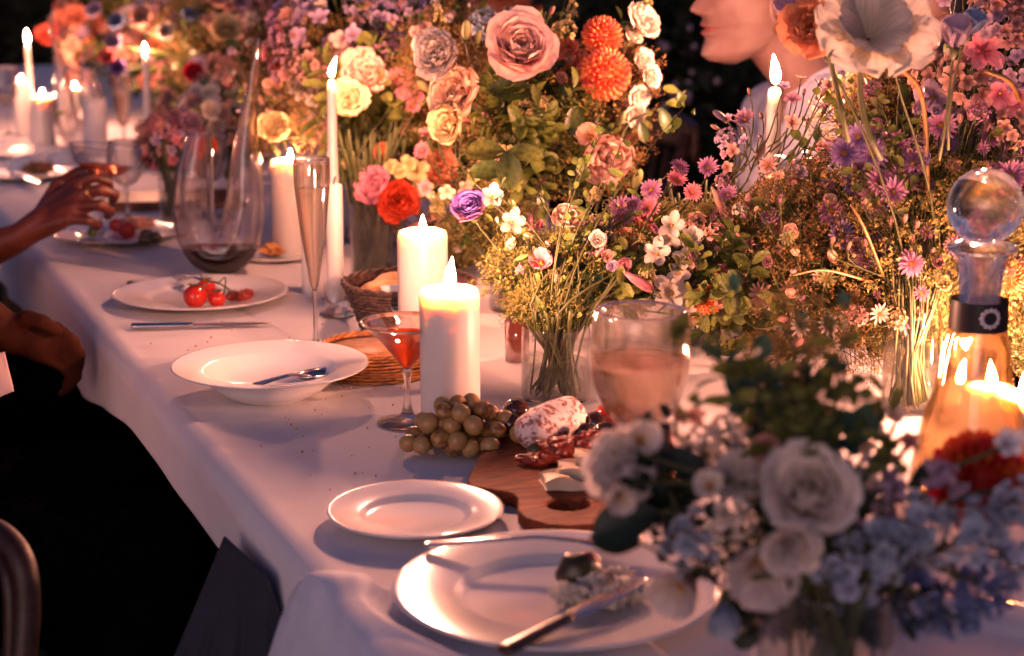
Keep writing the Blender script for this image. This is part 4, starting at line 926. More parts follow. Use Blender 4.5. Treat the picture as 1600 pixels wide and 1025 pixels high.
def C3(name, base, tip, tr=.35, mid=None, leaf=False, rough=.55): return petal_mat(name, base, tip, tr, rough, .16, mid, leaf)
COL = dict(
    blush=C3('blush', 'ea9a88', 'f6d0c6', .32), cream=C3('cream', 'e4c8a4', 'f2e4d6'), peach=C3('peach', 'e6a07c', 'f4c8b0'), peachy=C3('peach_deep', 'd07848', 'e8a078'),
    yellow=C3('soft_yellow', 'd0a050', 'ecd9a0'), coral=C3('coral', 'e0502c', 'f48a60', .28), red=C3('red', 'b0200e', 'e04c2c', .3), pink=C3('pink', 'c85a6c', 'e598a4'),
    salmon=C3('salmon', 'd8604c', 'ee9684'), mauve=C3('mauve', '84586e', 'ac8498'), lilac=C3('lilac', '94789c', 'bea8c0'), purple=C3('purple', '5f4680', '8c70a8'),
    blue=C3('blue', '4a5c94', '8494c0'), paleblue=C3('pale_blue', '8c9cb8', 'c4cede'), white=C3('white', 'c4b49a', 'dcd0c4'), dusty=C3('dusty_pink', '9c6260', 'c69c90'),
    aster=C3('aster_pink', '9c5080', 'c490b0', .3), aster2=C3('aster_violet', '765090', 'a88abc', .3), bicolor=C3('bicolor', 'eca890', '8468b8', .3, mid='e0a0b0'), celosia=C3('celosia', 'a84858', 'dc98a0', .2),
    stock=C3('stock_cream', 'b0a060', 'd8c88c'), greenish=C3('greenish', '8a8a50', 'b4b078'), wshade=C3('front_white', 'e0c8ae', 'f0e4da'))
HEAD = {}
def head(kind, var=0):
    k = (kind, var)
    if k not in HEAD:
        s = var*37+5
        g = {'rose': lambda: join(rose_petals(s, 30)+[cal().mat(2)]), 'roseclosed': lambda: join(rose_petals(s, 22, .55)+[cal().mat(2)]),
             'ruffle': lambda: join(ruffled_petals(s, 18)+[cal().mat(2)]), 'carnation': lambda: join(ruffled_petals(s, 26, .22, 1.15)+[cal().mat(2)]),
             'cup': lambda: join(cup_petals(s, 7)+[ball(.16, 8, 6, 1, 1, 1.4).tf(T3((0, 0, -.05))).mat(1), cal(.2, .6).mat(2)]), 'bell': lambda: join(cup_petals(s, 6, .08, 20)+[cal(.2, .6).mat(2)]),
             'dahlia': lambda: join(dahlia_petals(s, 100)+[ball(.42, 14, 10), cal().mat(2)]), 'hydra': lambda: loose_g(s), 'aster': lambda: aster_g(s), 'daisy': lambda: aster_g(s, 12), 'floret': lambda: floret_g(s), 'floret4': lambda: floret_g(s, 4, .45),
             'cluster': lambda: cluster_g(s), 'cluster4': lambda: cluster_g(s, 24, .8, .26, np_=4, W=.42), 'spike': lambda: spike_g(s), 'celosia': lambda: celosia_g(s), 'bud': lambda: bud_g(s)}[kind]()
        HEAD[k] = mesh('bloom', g)
    return HEAD[k]
NVAR = {'aster': 7, 'floret': 6, 'floret4': 4, 'cluster': 4, 'cluster4': 2, 'hydra': 4, 'daisy': 2, 'carnation': 3, 'ruffle': 3, 'rose': 2, 'spike': 2}
LOW = {'spike': (0, 0, -.6), 'celosia': (0, 0, -.7), 'aster': (0, 0, -.33), 'daisy': (0, 0, -.33), 'floret': (0, 0, -.55), 'floret4': (0, 0, -.55), 'hydra': (0, 0, -.8), 'cluster': (0, 0, -.75), 'cluster4': (0, 0, -.8), 'bud': (0, 0, -.25)}
STEMC = {}
def stem_pts(a, d, vase, spread=.018, n=8):
    """from a bloom's underside down into its vase (base point, mouth height, mouth radius)"""
    vb, mh, mr = vase; r_ = random.uniform(0, 6.28); q_ = random.uniform(.1, .85)
    mouth = vb+V((cos(r_)*mr*q_, sin(r_)*mr*q_, mh)); foot = vb+V((-cos(r_)*mr*.55, -sin(r_)*mr*.55, .012))
    L = (a-mouth).length
    up = bez(a, a-d*min(.06, L*.35), mouth+(mouth-foot).normalized()*L*.38, mouth, n)
    return up + [mouth.lerp(foot, .5), foot]
nf = [0]
def flower(kind, px, py, size, dep, face, col, vase, label, cat='flower', group=None, leaves=0, stem=True, sr=.0016, roll=None, hero=None, leafmat=None, ctr=None, short=None):
    """one flower: size is its radius in photo pixels at that depth; face is (right, up) lean of its axis away from the camera, or a 3-D vector"""
    nf[0] += 1
    p = D(px, py, dep); r = size*1.16*dep/FPX; d = toward(*face) if len(face) == 2 else V(face).normalized()
    roll = random.uniform(0, 6.28) if roll is None else roll
    M = T3(p) @ frame(d) @ RZ(roll) @ Matrix.Scale(r, 4)
    low = M @ V(LOW.get(kind, (0, 0, -.33)))
    pts = None
    if stem and vase: pts = stem_pts(low, d, vase) if short is None else bez(low, low-d*short*.4, low-d*short*.6-V((0, 0, short*.4)), low.lerp(vase[0]+V((0, 0, vase[1])), .3)-V((0, 0, short*.3)), 6)
    foot = pts[-1] if pts else low
    o = thing('flower' if cat == 'flower' else cat.replace(' ', '_'), foot, label, cat, group)
    c = COL[col] if isinstance(col, str) else col
    if hero:
        for g in hero: part('petal', g, c, o, M)
        if kind == 'dahlia': part('heart', ball(.42, 14, 10), c, o, M)
        part('calyx', cal(), M_stem, o, M)
    else:
        part('bloom', head(kind, nf[0] % NVAR.get(kind, 1)), [c, ctr or M_ctr, M_stem], o, M)
    if pts: part('stem', tube(pts, [sr*.8]*3+[sr]*(len(pts)-3), 5), M_stem, o)
    for k in range(leaves):
        q_ = pts[random.randint(2, 5)]; a = random.uniform(0, 6.28); L = random.uniform(.035, .06)
        part('leaf', leafmesh(k), leafmat or random.choice([M_leafd, M_leafm]), o, T3(q_) @ RZ(a) @ Matrix.Rotation(radians(random.uniform(40, 85)), 4, 'Y') @ Matrix.Scale(L, 4))
    return o
LEAFM = {}
def leafmesh(k=0):
    k = k % 4
    if k not in LEAFM: LEAFM[k] = mesh('leaf', leaf_g(1, [.30, .26, .36, .22][k], [35, 60, 20, 80][k], .25, [.05, .07, .04, .08][k], k))
    return LEAFM[k]

# vases: (foot point, mouth height, mouth radius)
def vase(base, r, h, label, water=.6, taper=1., mat=None):
    b = V((base[0], base[1], ZT)); o = thing('glass_vase', b, label, 'vase')
    part('glass', lathe([(0, .003), (r*taper-.002, .003), (r*taper, .006), (r, h), (r+.0012, h+.0005), (r+.0012, h-.001), (r*taper+.0015, .004), (r*taper, 0), (0, 0)], 56), mat or M_tg, o, T3(b))
    rw = r*taper+(r-r*taper)*water
    part('water', lathe([(0, .004), (r*taper-.003, .004), (r*taper-.0012, .007), (rw-.0012, h*water), (rw-.004, h*water-.0012), (0, h*water-.0012)], 48), M_water, o, T3(b))
    return (b, h, r)
cD = at_table(868, 622); VD = vase(cD, .041, hz(868, 502, cD), 'glass cylinder vase of water and stems behind the salami', .52)
VC = vase((cD.x+.165, cD.y+.50), .045, .17, 'glass vase hidden behind the low flowers, holding the tallest arrangement')
VB = vase(tuple(at_table(585, 432))[:2], .038, .125, 'wide glass vase of green stems behind the bread basket')
VB2 = vase((VB[0].x+.10, VB[0].y+.35), .045, .15, 'glass vase hidden deep behind the brown gold flowers')
VA2 = vase(at_table(268, 346), .021, hz(268, 262, at_table(268, 346)), 'narrow glass vase under the small pink posy left of the swan decanter')
VA = vase((.62, 4.25), .05, .16, 'glass vase lost in the far lavender and orange flowers')
VA0 = vase((.70, 5.5), .05, .16, 'glass vase of the furthest flowers at the end of the table')
cE = at_table(1420, 640); VE = vase(cE, .032, .125, 'glass vase of pale stems left of the cone decanter')
VE2 = vase((cE.x-.06, cE.y+.42), .045, .15, 'glass vase hidden behind the yellow green filler left of the asters')
cF = P(1290, 1150); VF = vase(cF, .050, .120, 'glass vase in the front corner under the blurred white rose', .5)
dVC, dVD, dVB, dVE, dVF = [depth_of(v[0]) for v in (VC, VD, VB, VE, VF)]

# --- C: tall arrangement with the big rose
dC = dVC-.10
random.seed(21)
flower('rose', 812, 82, 57, dC-.10, (.10, .28), 'blush', VC, 'large open blush pink rose near the top of the tall arrangement', 'rose', hero=rose_petals(3, 34, 1.05), leaves=2, roll=.5)
flower('dahlia', 941, 56, 32, dC-.02, (.1, .25), 'coral', VC, 'smaller orange coral dahlia, the upper of the two beside the big rose', 'dahlia', hero=dahlia_petals(1, 90), leaves=1)
flower('dahlia', 946, 116, 40, dC-.04, (.2, -.1), 'coral', VC, 'larger orange coral dahlia, the lower of the two beside the big rose', 'dahlia', hero=dahlia_petals(2, 110), leaves=1)
flower('carnation', 690, 88, 40, dC-.09, (-.55, .15), 'cream', VC, 'cream ruffled lisianthus facing left above the peach one', 'lisianthus')
flower('carnation', 722, 148, 46, dC-.08, (-.8, .25), 'peach', VC, 'peach ruffled lisianthus in side view left of the big rose', 'lisianthus')
flower('ruffle', 708, 192, 36, dC-.09, (-.75, -.2), 'yellow', VC, 'cream yellow ruffled lisianthus lit by the candle, lowest left of the big rose', 'lisianthus')
flower('ruffle', 995, 38, 34, dC, (.8, .4), 'cream', VC, 'cream lisianthus at the upper right of the dahlias', 'lisianthus')
flower('carnation', 942, 236, 42, dC-.08, (.35, -.75), 'peach', VC, 'nodding peach lisianthus below the dahlias', 'lisianthus', roll=1.2)
flower('cup', 925, 215, 26, dC-.06, (-.6, .3), 'peach', VC, 'small peach bloom tucked behind the nodding lisianthus', 'lisianthus')
for px, py, s, fx, fy, lab in [(1000, 98, 20, .7, .1, 'top cream snapdragon blossom right of the dahlias'), (1010, 122, 19, .9, .1, 'second cream snapdragon blossom right of the lower dahlia'), (992, 150, 20, .8, -.2, 'third cream snapdragon blossom below the lower dahlia'), (985, 178, 20, .7, -.4, 'lowest cream snapdragon blossom below the lower dahlia'), (985, 60, 16, .7, .6, 'small cream snapdragon blossom touching the upper dahlia')]:
    flower('ruffle', px, py, s*1.1, dC+.01, (fx, fy), 'cream', VC, lab, 'snapdragon')
for px, py, s, lab in [(890, 75, 17, 'topmost coral pink snapdragon blossom left of the upper dahlia'), (879, 105, 17, 'coral pink snapdragon blossom left of the lower dahlia'), (903, 92, 15, 'coral pink snapdragon blossom between the two dahlias'), (872, 138, 14, 'lowest coral pink snapdragon blossom under the big rose'), (900, 125, 18, 'coral pink blossom touching the lower dahlia')]:
    flower('ruffle', px, py, s*1.1, dC, (random.uniform(-.4, .5), random.uniform(-.3, .4)), 'salmon', VC, lab, 'snapdragon')
flower('spike', 893, 30, 17, dC+.02, (.1, 1.6), 'stock', VC, 'pale yellow snapdragon spike above the upper dahlia', 'snapdragon')
flower('spike', 688, 34, 15, dC+.02, (-.3, 1.7), 'stock', VC, 'cream green snapdragon spike at the top left of the tall arrangement', 'snapdragon')
flower('spike', 1012, 20, 13, dC+.03, (.2, 1.8), 'greenish', VC, 'green budded snapdragon tip at the top right of the tall arrangement', 'snapdragon')
flower('cluster', 758, 34, 24, dC+.05, (.0, .5), 'paleblue', VC, 'small pale blue flower cluster above the big rose', 'flower cluster')
flower('celosia', 662, 78, 15, dC+.03, (-.3, 1.8), 'dusty', VC, 'dusty pink plume left of the cream lisianthus', 'celosia')
for px, py, s, fx, fy, lab in [(728, 58, 19, .1, 1.2, 'round greenish lisianthus bud left of the big rose'), (670, 140, 17, -.9, .6, 'pale green bud left of the peach lisianthus'), (966, 194, 15, .6, .9, 'pale lisianthus bud above the nodding one'), (958, 296, 14, .1, 1.6, 'green pointed bud left of the longer one above the low flowers'), (992, 290, 19, .45, 1.3, 'long cream pointed bud above the low flowers'), (745, 66, 13, .4, 1.4, 'small yellow bud close to the big rose'), (1010, 0, 15, .1, 1.6, 'green bud at the very top right of the tall arrangement')]:
    flower('bud', px, py, s, dC-.02, (fx, fy), 'greenish', VC, lab, 'flower bud')
def bigleaf(px, py, L, dep, fx, fy, nrm, mat, label, W=.34, roll=0., k=0, group=None, vs=None):
    """leaf whose length runs along screen direction (fx,fy); nrm = how its face leans"""
    p = D(px, py, dep); d = (RT*fx+UP*fy-FW*nrm[2]).normalized(); n = toward(nrm[0], nrm[1]); s = d.cross(n).normalized(); n = s.cross(d)
    # leaf mesh: length +Z, width Y, face -X
    M = Matrix((-n, s, d)).transposed().to_4x4(); M.translation = p; Lm = L*dep/FPX
    o = thing('leaf_sprig', p, label, 'leaf', group)
    part('leaf', leafmesh(k), mat, o, M @ Matrix.Scale(Lm, 4))
    if vs: part('stalk', tube(bez(p, p-d*.02, p-d*.03-V((0, 0, .03)), p.lerp(vs[0]+V((0, 0, vs[1])), .35), 8), .0011, 5), M_stem, o)
    return o
for a in [(838, 148, 78, dC-.10, -1, .25, (.1, .4, .1), M_leafd, 'long dark rose leaf directly below the big rose'),
          (800, 268, 70, dC-.13, -1, .10, (.0, .5, .2), M_leafd, 'dark leaf pointing left, the longest of the central leaf fan'),
          (790, 238, 62, dC-.13, .95, .0, (.1, .5, .2), M_leafm, 'olive leaf pointing right in the central leaf fan'),
          (792, 235, 64, dC-.14, .1, -1, (.1, .2, .3), M_leafd, 'broad dark leaf hanging down in the central leaf fan'),
          (792, 240, 66, dC-.12, -.95, .12, (-.1, .6, .1), M_leafm, 'lit olive leaf pointing left at the heart of the leaf fan'),
          (835, 250, 45, dC-.10, 1, .2, (.2, .3, .1), M_leafm, 'brownish leaf left of the nodding peach lisianthus'),
          (890, 215, 55, dC-.06, .3, 1, (.1, .1, .1), M_leafd, 'dark leaf standing upright behind the nodding lisianthus'),
          (1032, 168, 42, dC-.02, .35, -.9, (.3, .2, .2), M_leafd, 'largest leaf hanging from the sprig against the dark gap'),
          (1040, 162, 30, dC-.02, .9, .1, (.3, .4, .2), M_leafm, 'rounded leaf on the sprig against the dark gap'),
          (1062, 145, 28, dC-.02, -.9, .4, (.1, .4, .2), M_leafm, 'upper leaf at the tip of the sprig against the dark gap'),
          (1060, 140, 24, dC-.02, .3, -1, (.1, .4, .2), M_leafd, 'small leaf at the tip of the sprig against the dark gap'),
          (1000, 190, 34, dC-.03, .3, -.9, (.1, .3, .2), M_leafd, 'leaf at the root of the sprig beside the lisianthus bud')]:
    bigleaf(a[0], a[1], a[2], a[3], a[4], a[5], a[6], a[7], a[8], k=random.randint(0, 2), vs=VC if a[0] < 1000 else None)
sp = thing('leafy_twig', D(975, 205, dC), 'pale arching twig with leaves reaching into the dark gap', 'twig')
part('stem', tube(spline([D(930, 330, dC), D(975, 205, dC), D(1000, 182, dC-.01), D(1035, 168, dC-.01), D(1071, 142, dC)]), [.0022]*13+[.0018]*12, 6), M_stem, sp)

# --- scatter helpers: masses of blooms in an ellipsoid seen from the table side
nfl = [0]; ncl = [0]
def mass(center, rad, n, kinds, vase, group, labs, seed, inner=.72, leaves=0, facing=.9, minz=None, avoid=()):
    random.seed(seed); c = V(center); pts = []
    for _ in range(n*60):
        if len(pts) >= n: break
        d = V((random.gauss(0, 1), random.gauss(0, 1), random.gauss(0, 1))).normalized()
        loc = RT*d.x*rad[0]+V((FW.x, FW.y, 0)).normalized()*d.y*rad[1]+V((0, 0, d.z*rad[2]))
        if d.y > .35 or d.z < -.75: continue
        p = c+loc*random.uniform(inner, 1.0)
        if minz and p.z < minz: continue
        if any((p-q_).length < .019 for q_ in pts) or any((p-q_).length < (.11 if p.y < 3.6 else .20) for q_ in FLAMES): continue
        pts.append(p)
    for p in pts:
        tot = sum(k[3] for k in kinds); x = random.uniform(0, tot); 
        for kd in kinds:
            x -= kd[3]
            if x <= 0: break
        kind, cols, (r0, r1), _ = kd
        if kind in ('floret', 'floret4'):
            nfl[0] += 1
            if nfl[0] > 225: kind = random.choice(['cluster', 'bud', 'daisy']); r1 *= 1.15
        if kind == 'cluster':
            ncl[0] += 1
            if ncl[0] > 210: kind = 'ruffle'; r0 *= .8; r1 *= .8
        dep = depth_of(p); rel = p-CAM; px = 800+FPX*rel.dot(RT)/dep; py = 512.5-FPX*rel.dot(UP)/dep
        if (group.startswith('blossoms of the furthest') or group.startswith('blossoms low among')) and px < 75: continue
        if px < -60 or px > 1680 or py > 1100 or py < -90: continue
        if any((px-a)**2+(py-b)**2 < r_*r_ for a, b, r_ in avoid): continue
        out = (p-c).normalized(); d = (out*1.0+toward(0, .15)*facing+V((random.gauss(0, .25), random.gauss(0, .25), random.gauss(.1, .25)))).normalized()
        if kind in ('spike', 'celosia'): d = (out*.8+V((0, 0, 1.1))).normalized()
        colr = random.choice(cols)
        flower(kind, px, py, random.uniform(r0, r1)*FPX/dep, dep, tuple(d), colr, vase, labs[kind].format(col=NAMEC[colr]), CATS[kind], group+', '+NAMEC[colr]+' '+CATS[kind], leaves=leaves if random.random() < .5 else 0, sr=.0011, short=random.uniform(.05, .12))
NAMEC = dict(blush='blush', cream='cream', peach='peach', peachy='deep peach', yellow='soft yellow', coral='coral', red='red', pink='pink', salmon='salmon', mauve='mauve', lilac='lilac', purple='purple', blue='blue', paleblue='pale blue', white='white', dusty='dusty pink', aster='pink', aster2='violet', bicolor='two tone', celosia='rose pink', stock='pale cream', greenish='greenish', wshade='white')
CATS = dict(rose='rose', roseclosed='rose', ruffle='lisianthus', carnation='carnation', cup='flower', bell='bellflower', dahlia='dahlia', aster='aster', daisy='daisy', floret='blossom', floret4='blossom', cluster='flower cluster', cluster4='flower cluster', spike='flower spike', celosia='celosia', bud='flower bud')
def labels(where):
    return {k: '{col} ' + {'rose': 'rose', 'roseclosed': 'half open rose', 'ruffle': 'ruffled lisianthus', 'carnation': 'frilly carnation', 'cup': 'open cup shaped flower', 'bell': 'bell shaped blossom', 'dahlia': 'dahlia', 'aster': 'aster', 'daisy': 'small daisy', 'floret': 'starry blossom', 'floret4': 'rounded blossom', 'cluster': 'blossom cluster', 'cluster4': 'frothy cluster', 'spike': 'flower spike', 'celosia': 'celosia plume', 'bud': 'flower bud'}[k]+' '+where for k in CATS}
def stuffing(name, center, rad, n, mats, label, cat, size, seed, gens, minz=None, frac=.95, down=.3, lean=1.):
    """countless airy sprigs rooted near the arrangement's heart"""
    random.seed(seed); c = V(center); gs = [g_(seed+i) for i, g_ in enumerate(gens)]; out = []
    f3 = V((FW.x, FW.y, 0)).normalized()
    for _ in range(n*4):
        if len(out) >= n: break
        d = V((random.gauss(0, 1), random.gauss(0, 1), random.gauss(.35, 1))).normalized()
        if d.z < -down*2.2 or d.y > .8: continue
        s = size*random.uniform(.75, 1.25); tip = c+(RT*d.x*rad[0]+f3*d.y*rad[1]+V((0, 0, d.z*rad[2])))*random.uniform(.55, frac)
        if minz and tip.z < minz or any((tip-q_).length < .085 for q_ in FLAMES): continue
        ax = (d.x*RT+d.y*f3+V((0, 0, d.z+.45*lean))).normalized()
        out.append(random.choice(gs).tf(T3(tip-ax*s) @ frame(ax) @ RZ(random.uniform(0, 6)) @ Matrix.Scale(s, 4)))
    o = part(name, join(out), mats); tag(o, label, cat, kind='stuff'); return o
fill = lambda s: filler_g(s); fill2 = lambda s: filler_g(s, 180, .62, 14, .026); lf = lambda s: sprig_leaves(s); lf2 = lambda s: sprig_leaves(s, 1., 15, .20, .40)
def stems_bundle(vase, n, seed, label, up=.30, spread=.11, mats=None, r=(.0010, .0022), towards=V((0, 0, 0))):
    random.seed(seed); out = []; vb, mh, mr = vase
    for i in range(n):
        a = random.uniform(0, 6.28); q_ = sqrt(random.random()); foot = vb+V((cos(a)*mr*.86*q_, sin(a)*mr*.86*q_, .008))
        a2 = a+random.choice((pi, pi, 0, 1.5))+random.gauss(0, .9); m_ = vb+V((cos(a2)*mr*.9*q_, sin(a2)*mr*.9*q_, mh)); top = vb+towards+V((cos(a2)*spread*q_, sin(a2)*spread*q_, mh+up*random.uniform(.5, 1)))
        out.append(tube(bez(foot, foot.lerp(m_, .5), m_, top, 8), random.uniform(*r), 5))
    o = part('flower_stems', join(out), mats or M_stem); tag(o, label, 'stems', kind='stuff'); return o

# C filling
cC = D(842, 215, dC+.02)
stuffing('green_filler', cC, (.125, .10, .17), 70, [M_fillb, M_stem], 'airy gold green filler sprigs inside the tall arrangement', 'filler foliage', .075, 31, [fill, fill2])
stuffing('foliage', cC+V((0, 0, -.01)), (.12, .10, .16), 46, [M_leafd, M_stemb], 'dark leafy sprigs inside the tall arrangement', 'foliage', .09, 32, [lf, lf2])
stems_bundle(VC, 40, 33, 'bundle of brown green stems under the tall arrangement', .16, .06, M_stemb)
mass(D(700, 250, dC-.02), (.05, .05, .08), 14, [('floret', ['dusty', 'peach', 'stock'], (.010, .014), 1), ('aster', ['pink'], (.010, .013), .6)], VC, 'blossoms at the left flank of the tall arrangement', labels('on the left flank of the tall arrangement'), 41)

# --- D: low flowers in the glass cylinder
dD = dVD+.02
flower('rose', 738, 334, 34, dD-.02, (-.35, .75), 'bicolor', VD, 'two tone rose, violet petals over a pink base, beside the candles', 'rose', hero=rose_petals(9, 26, .9))
flower('carnation', 884, 348, 26, dD, (.15, .9), 'peach', VD, 'pale peach lisianthus standing upright above the glass cylinder', 'lisianthus')
flower('carnation', 938, 366, 25, dD+.02, (-.3, .7), 'mauve', VD, 'small purple lisianthus left of the salmon rose', 'lisianthus')
flower('rose', 978, 384, 24, dD+.02, (-.1, .4), 'salmon', VD, 'small salmon pink rose right of the purple lisianthus', 'rose')
flower('roseclosed', 1002, 352, 20, dD+.05, (.4, .8), 'salmon', VD, 'half open salmon rose above the small salmon rose', 'rose')
flower('celosia', 826, 372, 14, dD+.0, (.15, 1.8), 'celosia', VD, 'upright pink celosia plume right of the two tone rose', 'celosia')
flower('celosia', 918, 408, 15, dD-.02, (.9, .7), 'celosia', VD, 'pink celosia plume leaning right under the purple lisianthus', 'celosia')
flower('celosia', 1018, 452, 19, dD-.06, (-1.4, .8), 'celosia', VD, 'fat pink celosia plume leaning left above the wine glass', 'celosia')
flower('celosia', 1130, 330, 15, dD-.02, (-.8, 1.5), 'dusty', VE2, 'fuzzy mauve celosia plume leaning left under the seated man', 'celosia')
for px, py, s, lab in [(800, 348, 22, 'white blossom right of the two tone rose'), (769, 308, 21, 'white blossom behind the two tone rose'), (1028, 396, 23, 'white phlox blossom above the celosia plume'), (1048, 458, 30, 'largest white phlox blossom right above the wine glass'), (1078, 478, 24, 'white phlox blossom at the rim of the wine glass'), (1072, 408, 22, 'white phlox blossom left of the red dahlia'), (1050, 352, 22, 'white blossom left of the fuzzy mauve plume'), (1080, 372, 20, 'pinkish white blossom below the fuzzy mauve plume'), (1062, 428, 20, 'white blossom between the phlox blossoms'), (1045, 375, 18, 'small white blossom above the phlox')]:
    flower('floret', px, py, s, dD-.03, (random.uniform(-.4, .2), random.uniform(-.1, .5)), 'white', VD, lab, 'blossom')
flower('cup', 846, 412, 27, dD-.04, (-.1, .4), 'pink', VD, 'pink open flower in the middle of the low arrangement', 'flower')
flower('ruffle', 880, 405, 26, dD-.01, (.1, .6), 'dusty', VD, 'dusty pink ruffled flower right of the pink open one', 'flower')
flower('ruffle', 1030, 425, 28, dD+.03, (.3, .3), 'dusty', VD, 'dusty pink flower behind the white phlox', 'flower')
flower('dahlia', 1106, 468, 24, dD-.04, (.1, .3), 'coral', VD, 'small orange red dahlia right of the wine glass', 'dahlia')
for px, py, lab in [(1056, 282, 'pink aster highest above the salmon rose'), (1018, 296, 'pink aster at the top of the low arrangement'), (1014, 325, 'pink aster above the half open salmon rose'), (972, 342, 'pink aster just above the salmon rose'), (1062, 262, 'mauve aster against the dark gap'), (1082, 300, 'pink aster left of the fuzzy plume'), (1138, 305, 'pink aster right of the fuzzy plume'), (990, 320, 'small pink aster beside the long bud'), (1106, 262, 'pink aster in front of the chair back'), (968, 324, 'pink aster left of the long bud')]:
    flower('aster', px, py, random.uniform(13, 17), dD+.03, (random.uniform(-.5, .5), random.uniform(.1, .9)), random.choice(['aster', 'aster', 'pink']), VD, lab, 'aster')
for px, py, lab in [(1126, 512, 'white daisy with brown centre nearest the wine glass'), (1212, 510, 'white daisy above the other two on the right'), (1236, 532, 'white daisy rightmost of the small daisies'), (1222, 548, 'white daisy lowest of the small daisies'), (1188, 545, 'white daisy left of the three small daisies')]:
    flower('daisy', px, py, 14, dD+.10, (random.uniform(-.3, .3), random.uniform(.2, .8)), 'white', VE2, lab, 'daisy')
cDD = D(905, 418, dD+.03)
stuffing('green_filler', cDD, (.145, .10, .075), 105, [M_filler, M_stem], 'yellow green filler froth around the low arrangement', 'filler foliage', .06, 51, [fill, fill, fill2], minz=ZT+.095, down=.45)
stuffing('foliage', cDD+V((0, 0, -.02)), (.12, .09, .055), 46, [M_leafd, M_stem], 'dark green sprigs over the rim of the glass cylinder', 'foliage', .07, 52, [lf, lf2], minz=ZT+.085, down=.45)
stems_bundle(VD, 44, 53, 'bundle of crossing green stems in the glass cylinder', .03, .05)
bigleaf(838, 462, 36, dD-.07, .3, -1, (-.4, .3, .3), M_leafm, 'curled yellow green leaf hanging over the vase rim', k=3)
bigleaf(1100, 520, 50, dD+.02, -.95, -.1, (.1, .6, .2), M_leafd, 'dark leaf lying on the cloth right of the wine glass', k=1)
bigleaf(1120, 500, 52, dD+.04, -.3, -.9, (.2, .2, .2), M_leafd, 'dark leaf pointing down right of the wine glass', k=0)
bigleaf(1160, 545, 44, dD+.04, -1, .0, (.0, .5, .2), M_leafd, 'dark leaf under the small white daisies', k=2)

# --- B: brown-gold arrangement behind the flute
dB = dVB+.05
flower('carnation', 566, 122, 38, dB-.10, (.1, .3), 'peach', VB, 'peach frilled flower behind the cream one lit by the tall taper', 'lisianthus')
flower('carnation', 549, 156, 31, dB-.14, (-.15, .1), 'yellow', VB, 'cream yellow frilled flower right behind the tall taper flame', 'lisianthus', ctr=M_ctr)
flower('carnation', 592, 294, 32, dB-.12, (-.6, .4), 'pink', VB, 'pink carnation left of the coral one above the bread basket', 'carnation')
flower('carnation', 621, 313, 32, dB-.14, (.2, -.2), 'red', VB, 'red coral carnation above the bread basket', 'carnation')
flower('ruffle', 688, 268, 36, dB-.08, (.1, .2), 'peachy', VB, 'deep peach ruffled flower left of the two tone rose', 'lisianthus')
flower('dahlia', 598, 238, 17, dB-.08, (.1, .5), 'coral', VB, 'tiny orange flower above the pink carnation', 'dahlia')
for px, py, s in [(635, 300, 17), (652, 268, 19), (640, 258, 15), (668, 300, 17), (625, 268, 16), (686, 320, 16), (612, 262, 15), (655, 292, 15), (700, 300, 15)]:
    flower('floret4', px, py, s, dB-.14, (random.uniform(-.4, .4), random.uniform(-.2, .6)), 'stock', VB, 'pale yellow four petalled blossom above the bread basket', 'blossom', 'pale yellow blossoms above the bread basket')
flower('dahlia', 437, 64+35, 17, dB+.05, (-.2, .2), 'red', VB2, 'small blurred red flower left of the cream frilled pair', 'dahlia')
flower('ruffle', 432, 205, 30, dB+.02, (-.2, .4), 'yellow', VB2, 'yellow ruffled flower glowing over the middle pillar candle', 'lisianthus')
cB = D(560, 150, dB+.12)
LB_ = labels('in the brown gold arrangement behind the flute')
av = [(552, 140, 44), (605, 302, 40), (688, 268, 34)]
mass(D(560, 70, dB+.05), (.165, .13, .12), 100, [('floret', ['dusty', 'mauve', 'white', 'lilac'], (.012, .019), 5), ('cluster', ['dusty', 'mauve', 'lilac'], (.022, .032), 2), ('aster', ['dusty', 'pink'], (.010, .016), 2), ('cluster4', ['cream', 'dusty'], (.02, .03), 1)], VB2, 'blossoms crowning the brown gold arrangement', LB_, 61, avoid=av)
mass(D(600, 180, dB+.06), (.13, .12, .15), 40, [('aster', ['dusty', 'pink', 'celosia'], (.009, .014), 3), ('floret', ['dusty', 'stock', 'peach'], (.011, .016), 3), ('spike', ['dusty', 'greenish'], (.012, .016), .8), ('cluster', ['peach', 'yellow'], (.02, .03), 1)], VB2, 'blossoms on the flank of the brown gold arrangement', labels('on the flank of the brown gold arrangement'), 62, avoid=av)
for px, py, s in [(618, 122, 13), (634, 118, 13), (640, 135, 12), (652, 150, 11), (628, 145, 11), (645, 165, 11)]:
    flower('aster', px, py, s, dB-.12, (random.uniform(-.2, .6), random.uniform(0, .6)), 'pink', VB, 'small pink aster right of the cream frilled flower', 'aster', 'pink asters right of the cream frilled flower')
stuffing('green_filler', D(560, 175, dB+.06), (.165, .13, .19), 130, [M_fillb, M_stemb], 'brown gold feathery filler of the arrangement behind the flute', 'filler foliage', .085, 63, [fill, fill2, fill2])
stuffing('foliage', D(570, 200, dB+.08), (.15, .12, .16), 60, [M_leafm, M_stemb], 'olive sprigs in the arrangement behind the flute', 'foliage', .10, 64, [lf, lf2])
stems_bundle(VB, 60, 65, 'thick bundle of green stems in the vase behind the bread basket', .13, .06, r=(.0014, .0030))
stems_bundle(VB2, 30, 66, 'bundle of stems in the hidden vase behind the brown gold flowers', .12, .06, M_stemb)
bigleaf(600, 85, 60, dB+.0, .8, -.1, (.1, .4, .2), M_leafd, 'dark leaf above the peach frilled flower', k=0)
bigleaf(655, 95, 45, dB+.0, -.5, -.5, (.1, .4, .2), M_leafd, 'dark leaf left of the cream lisianthus', k=2)

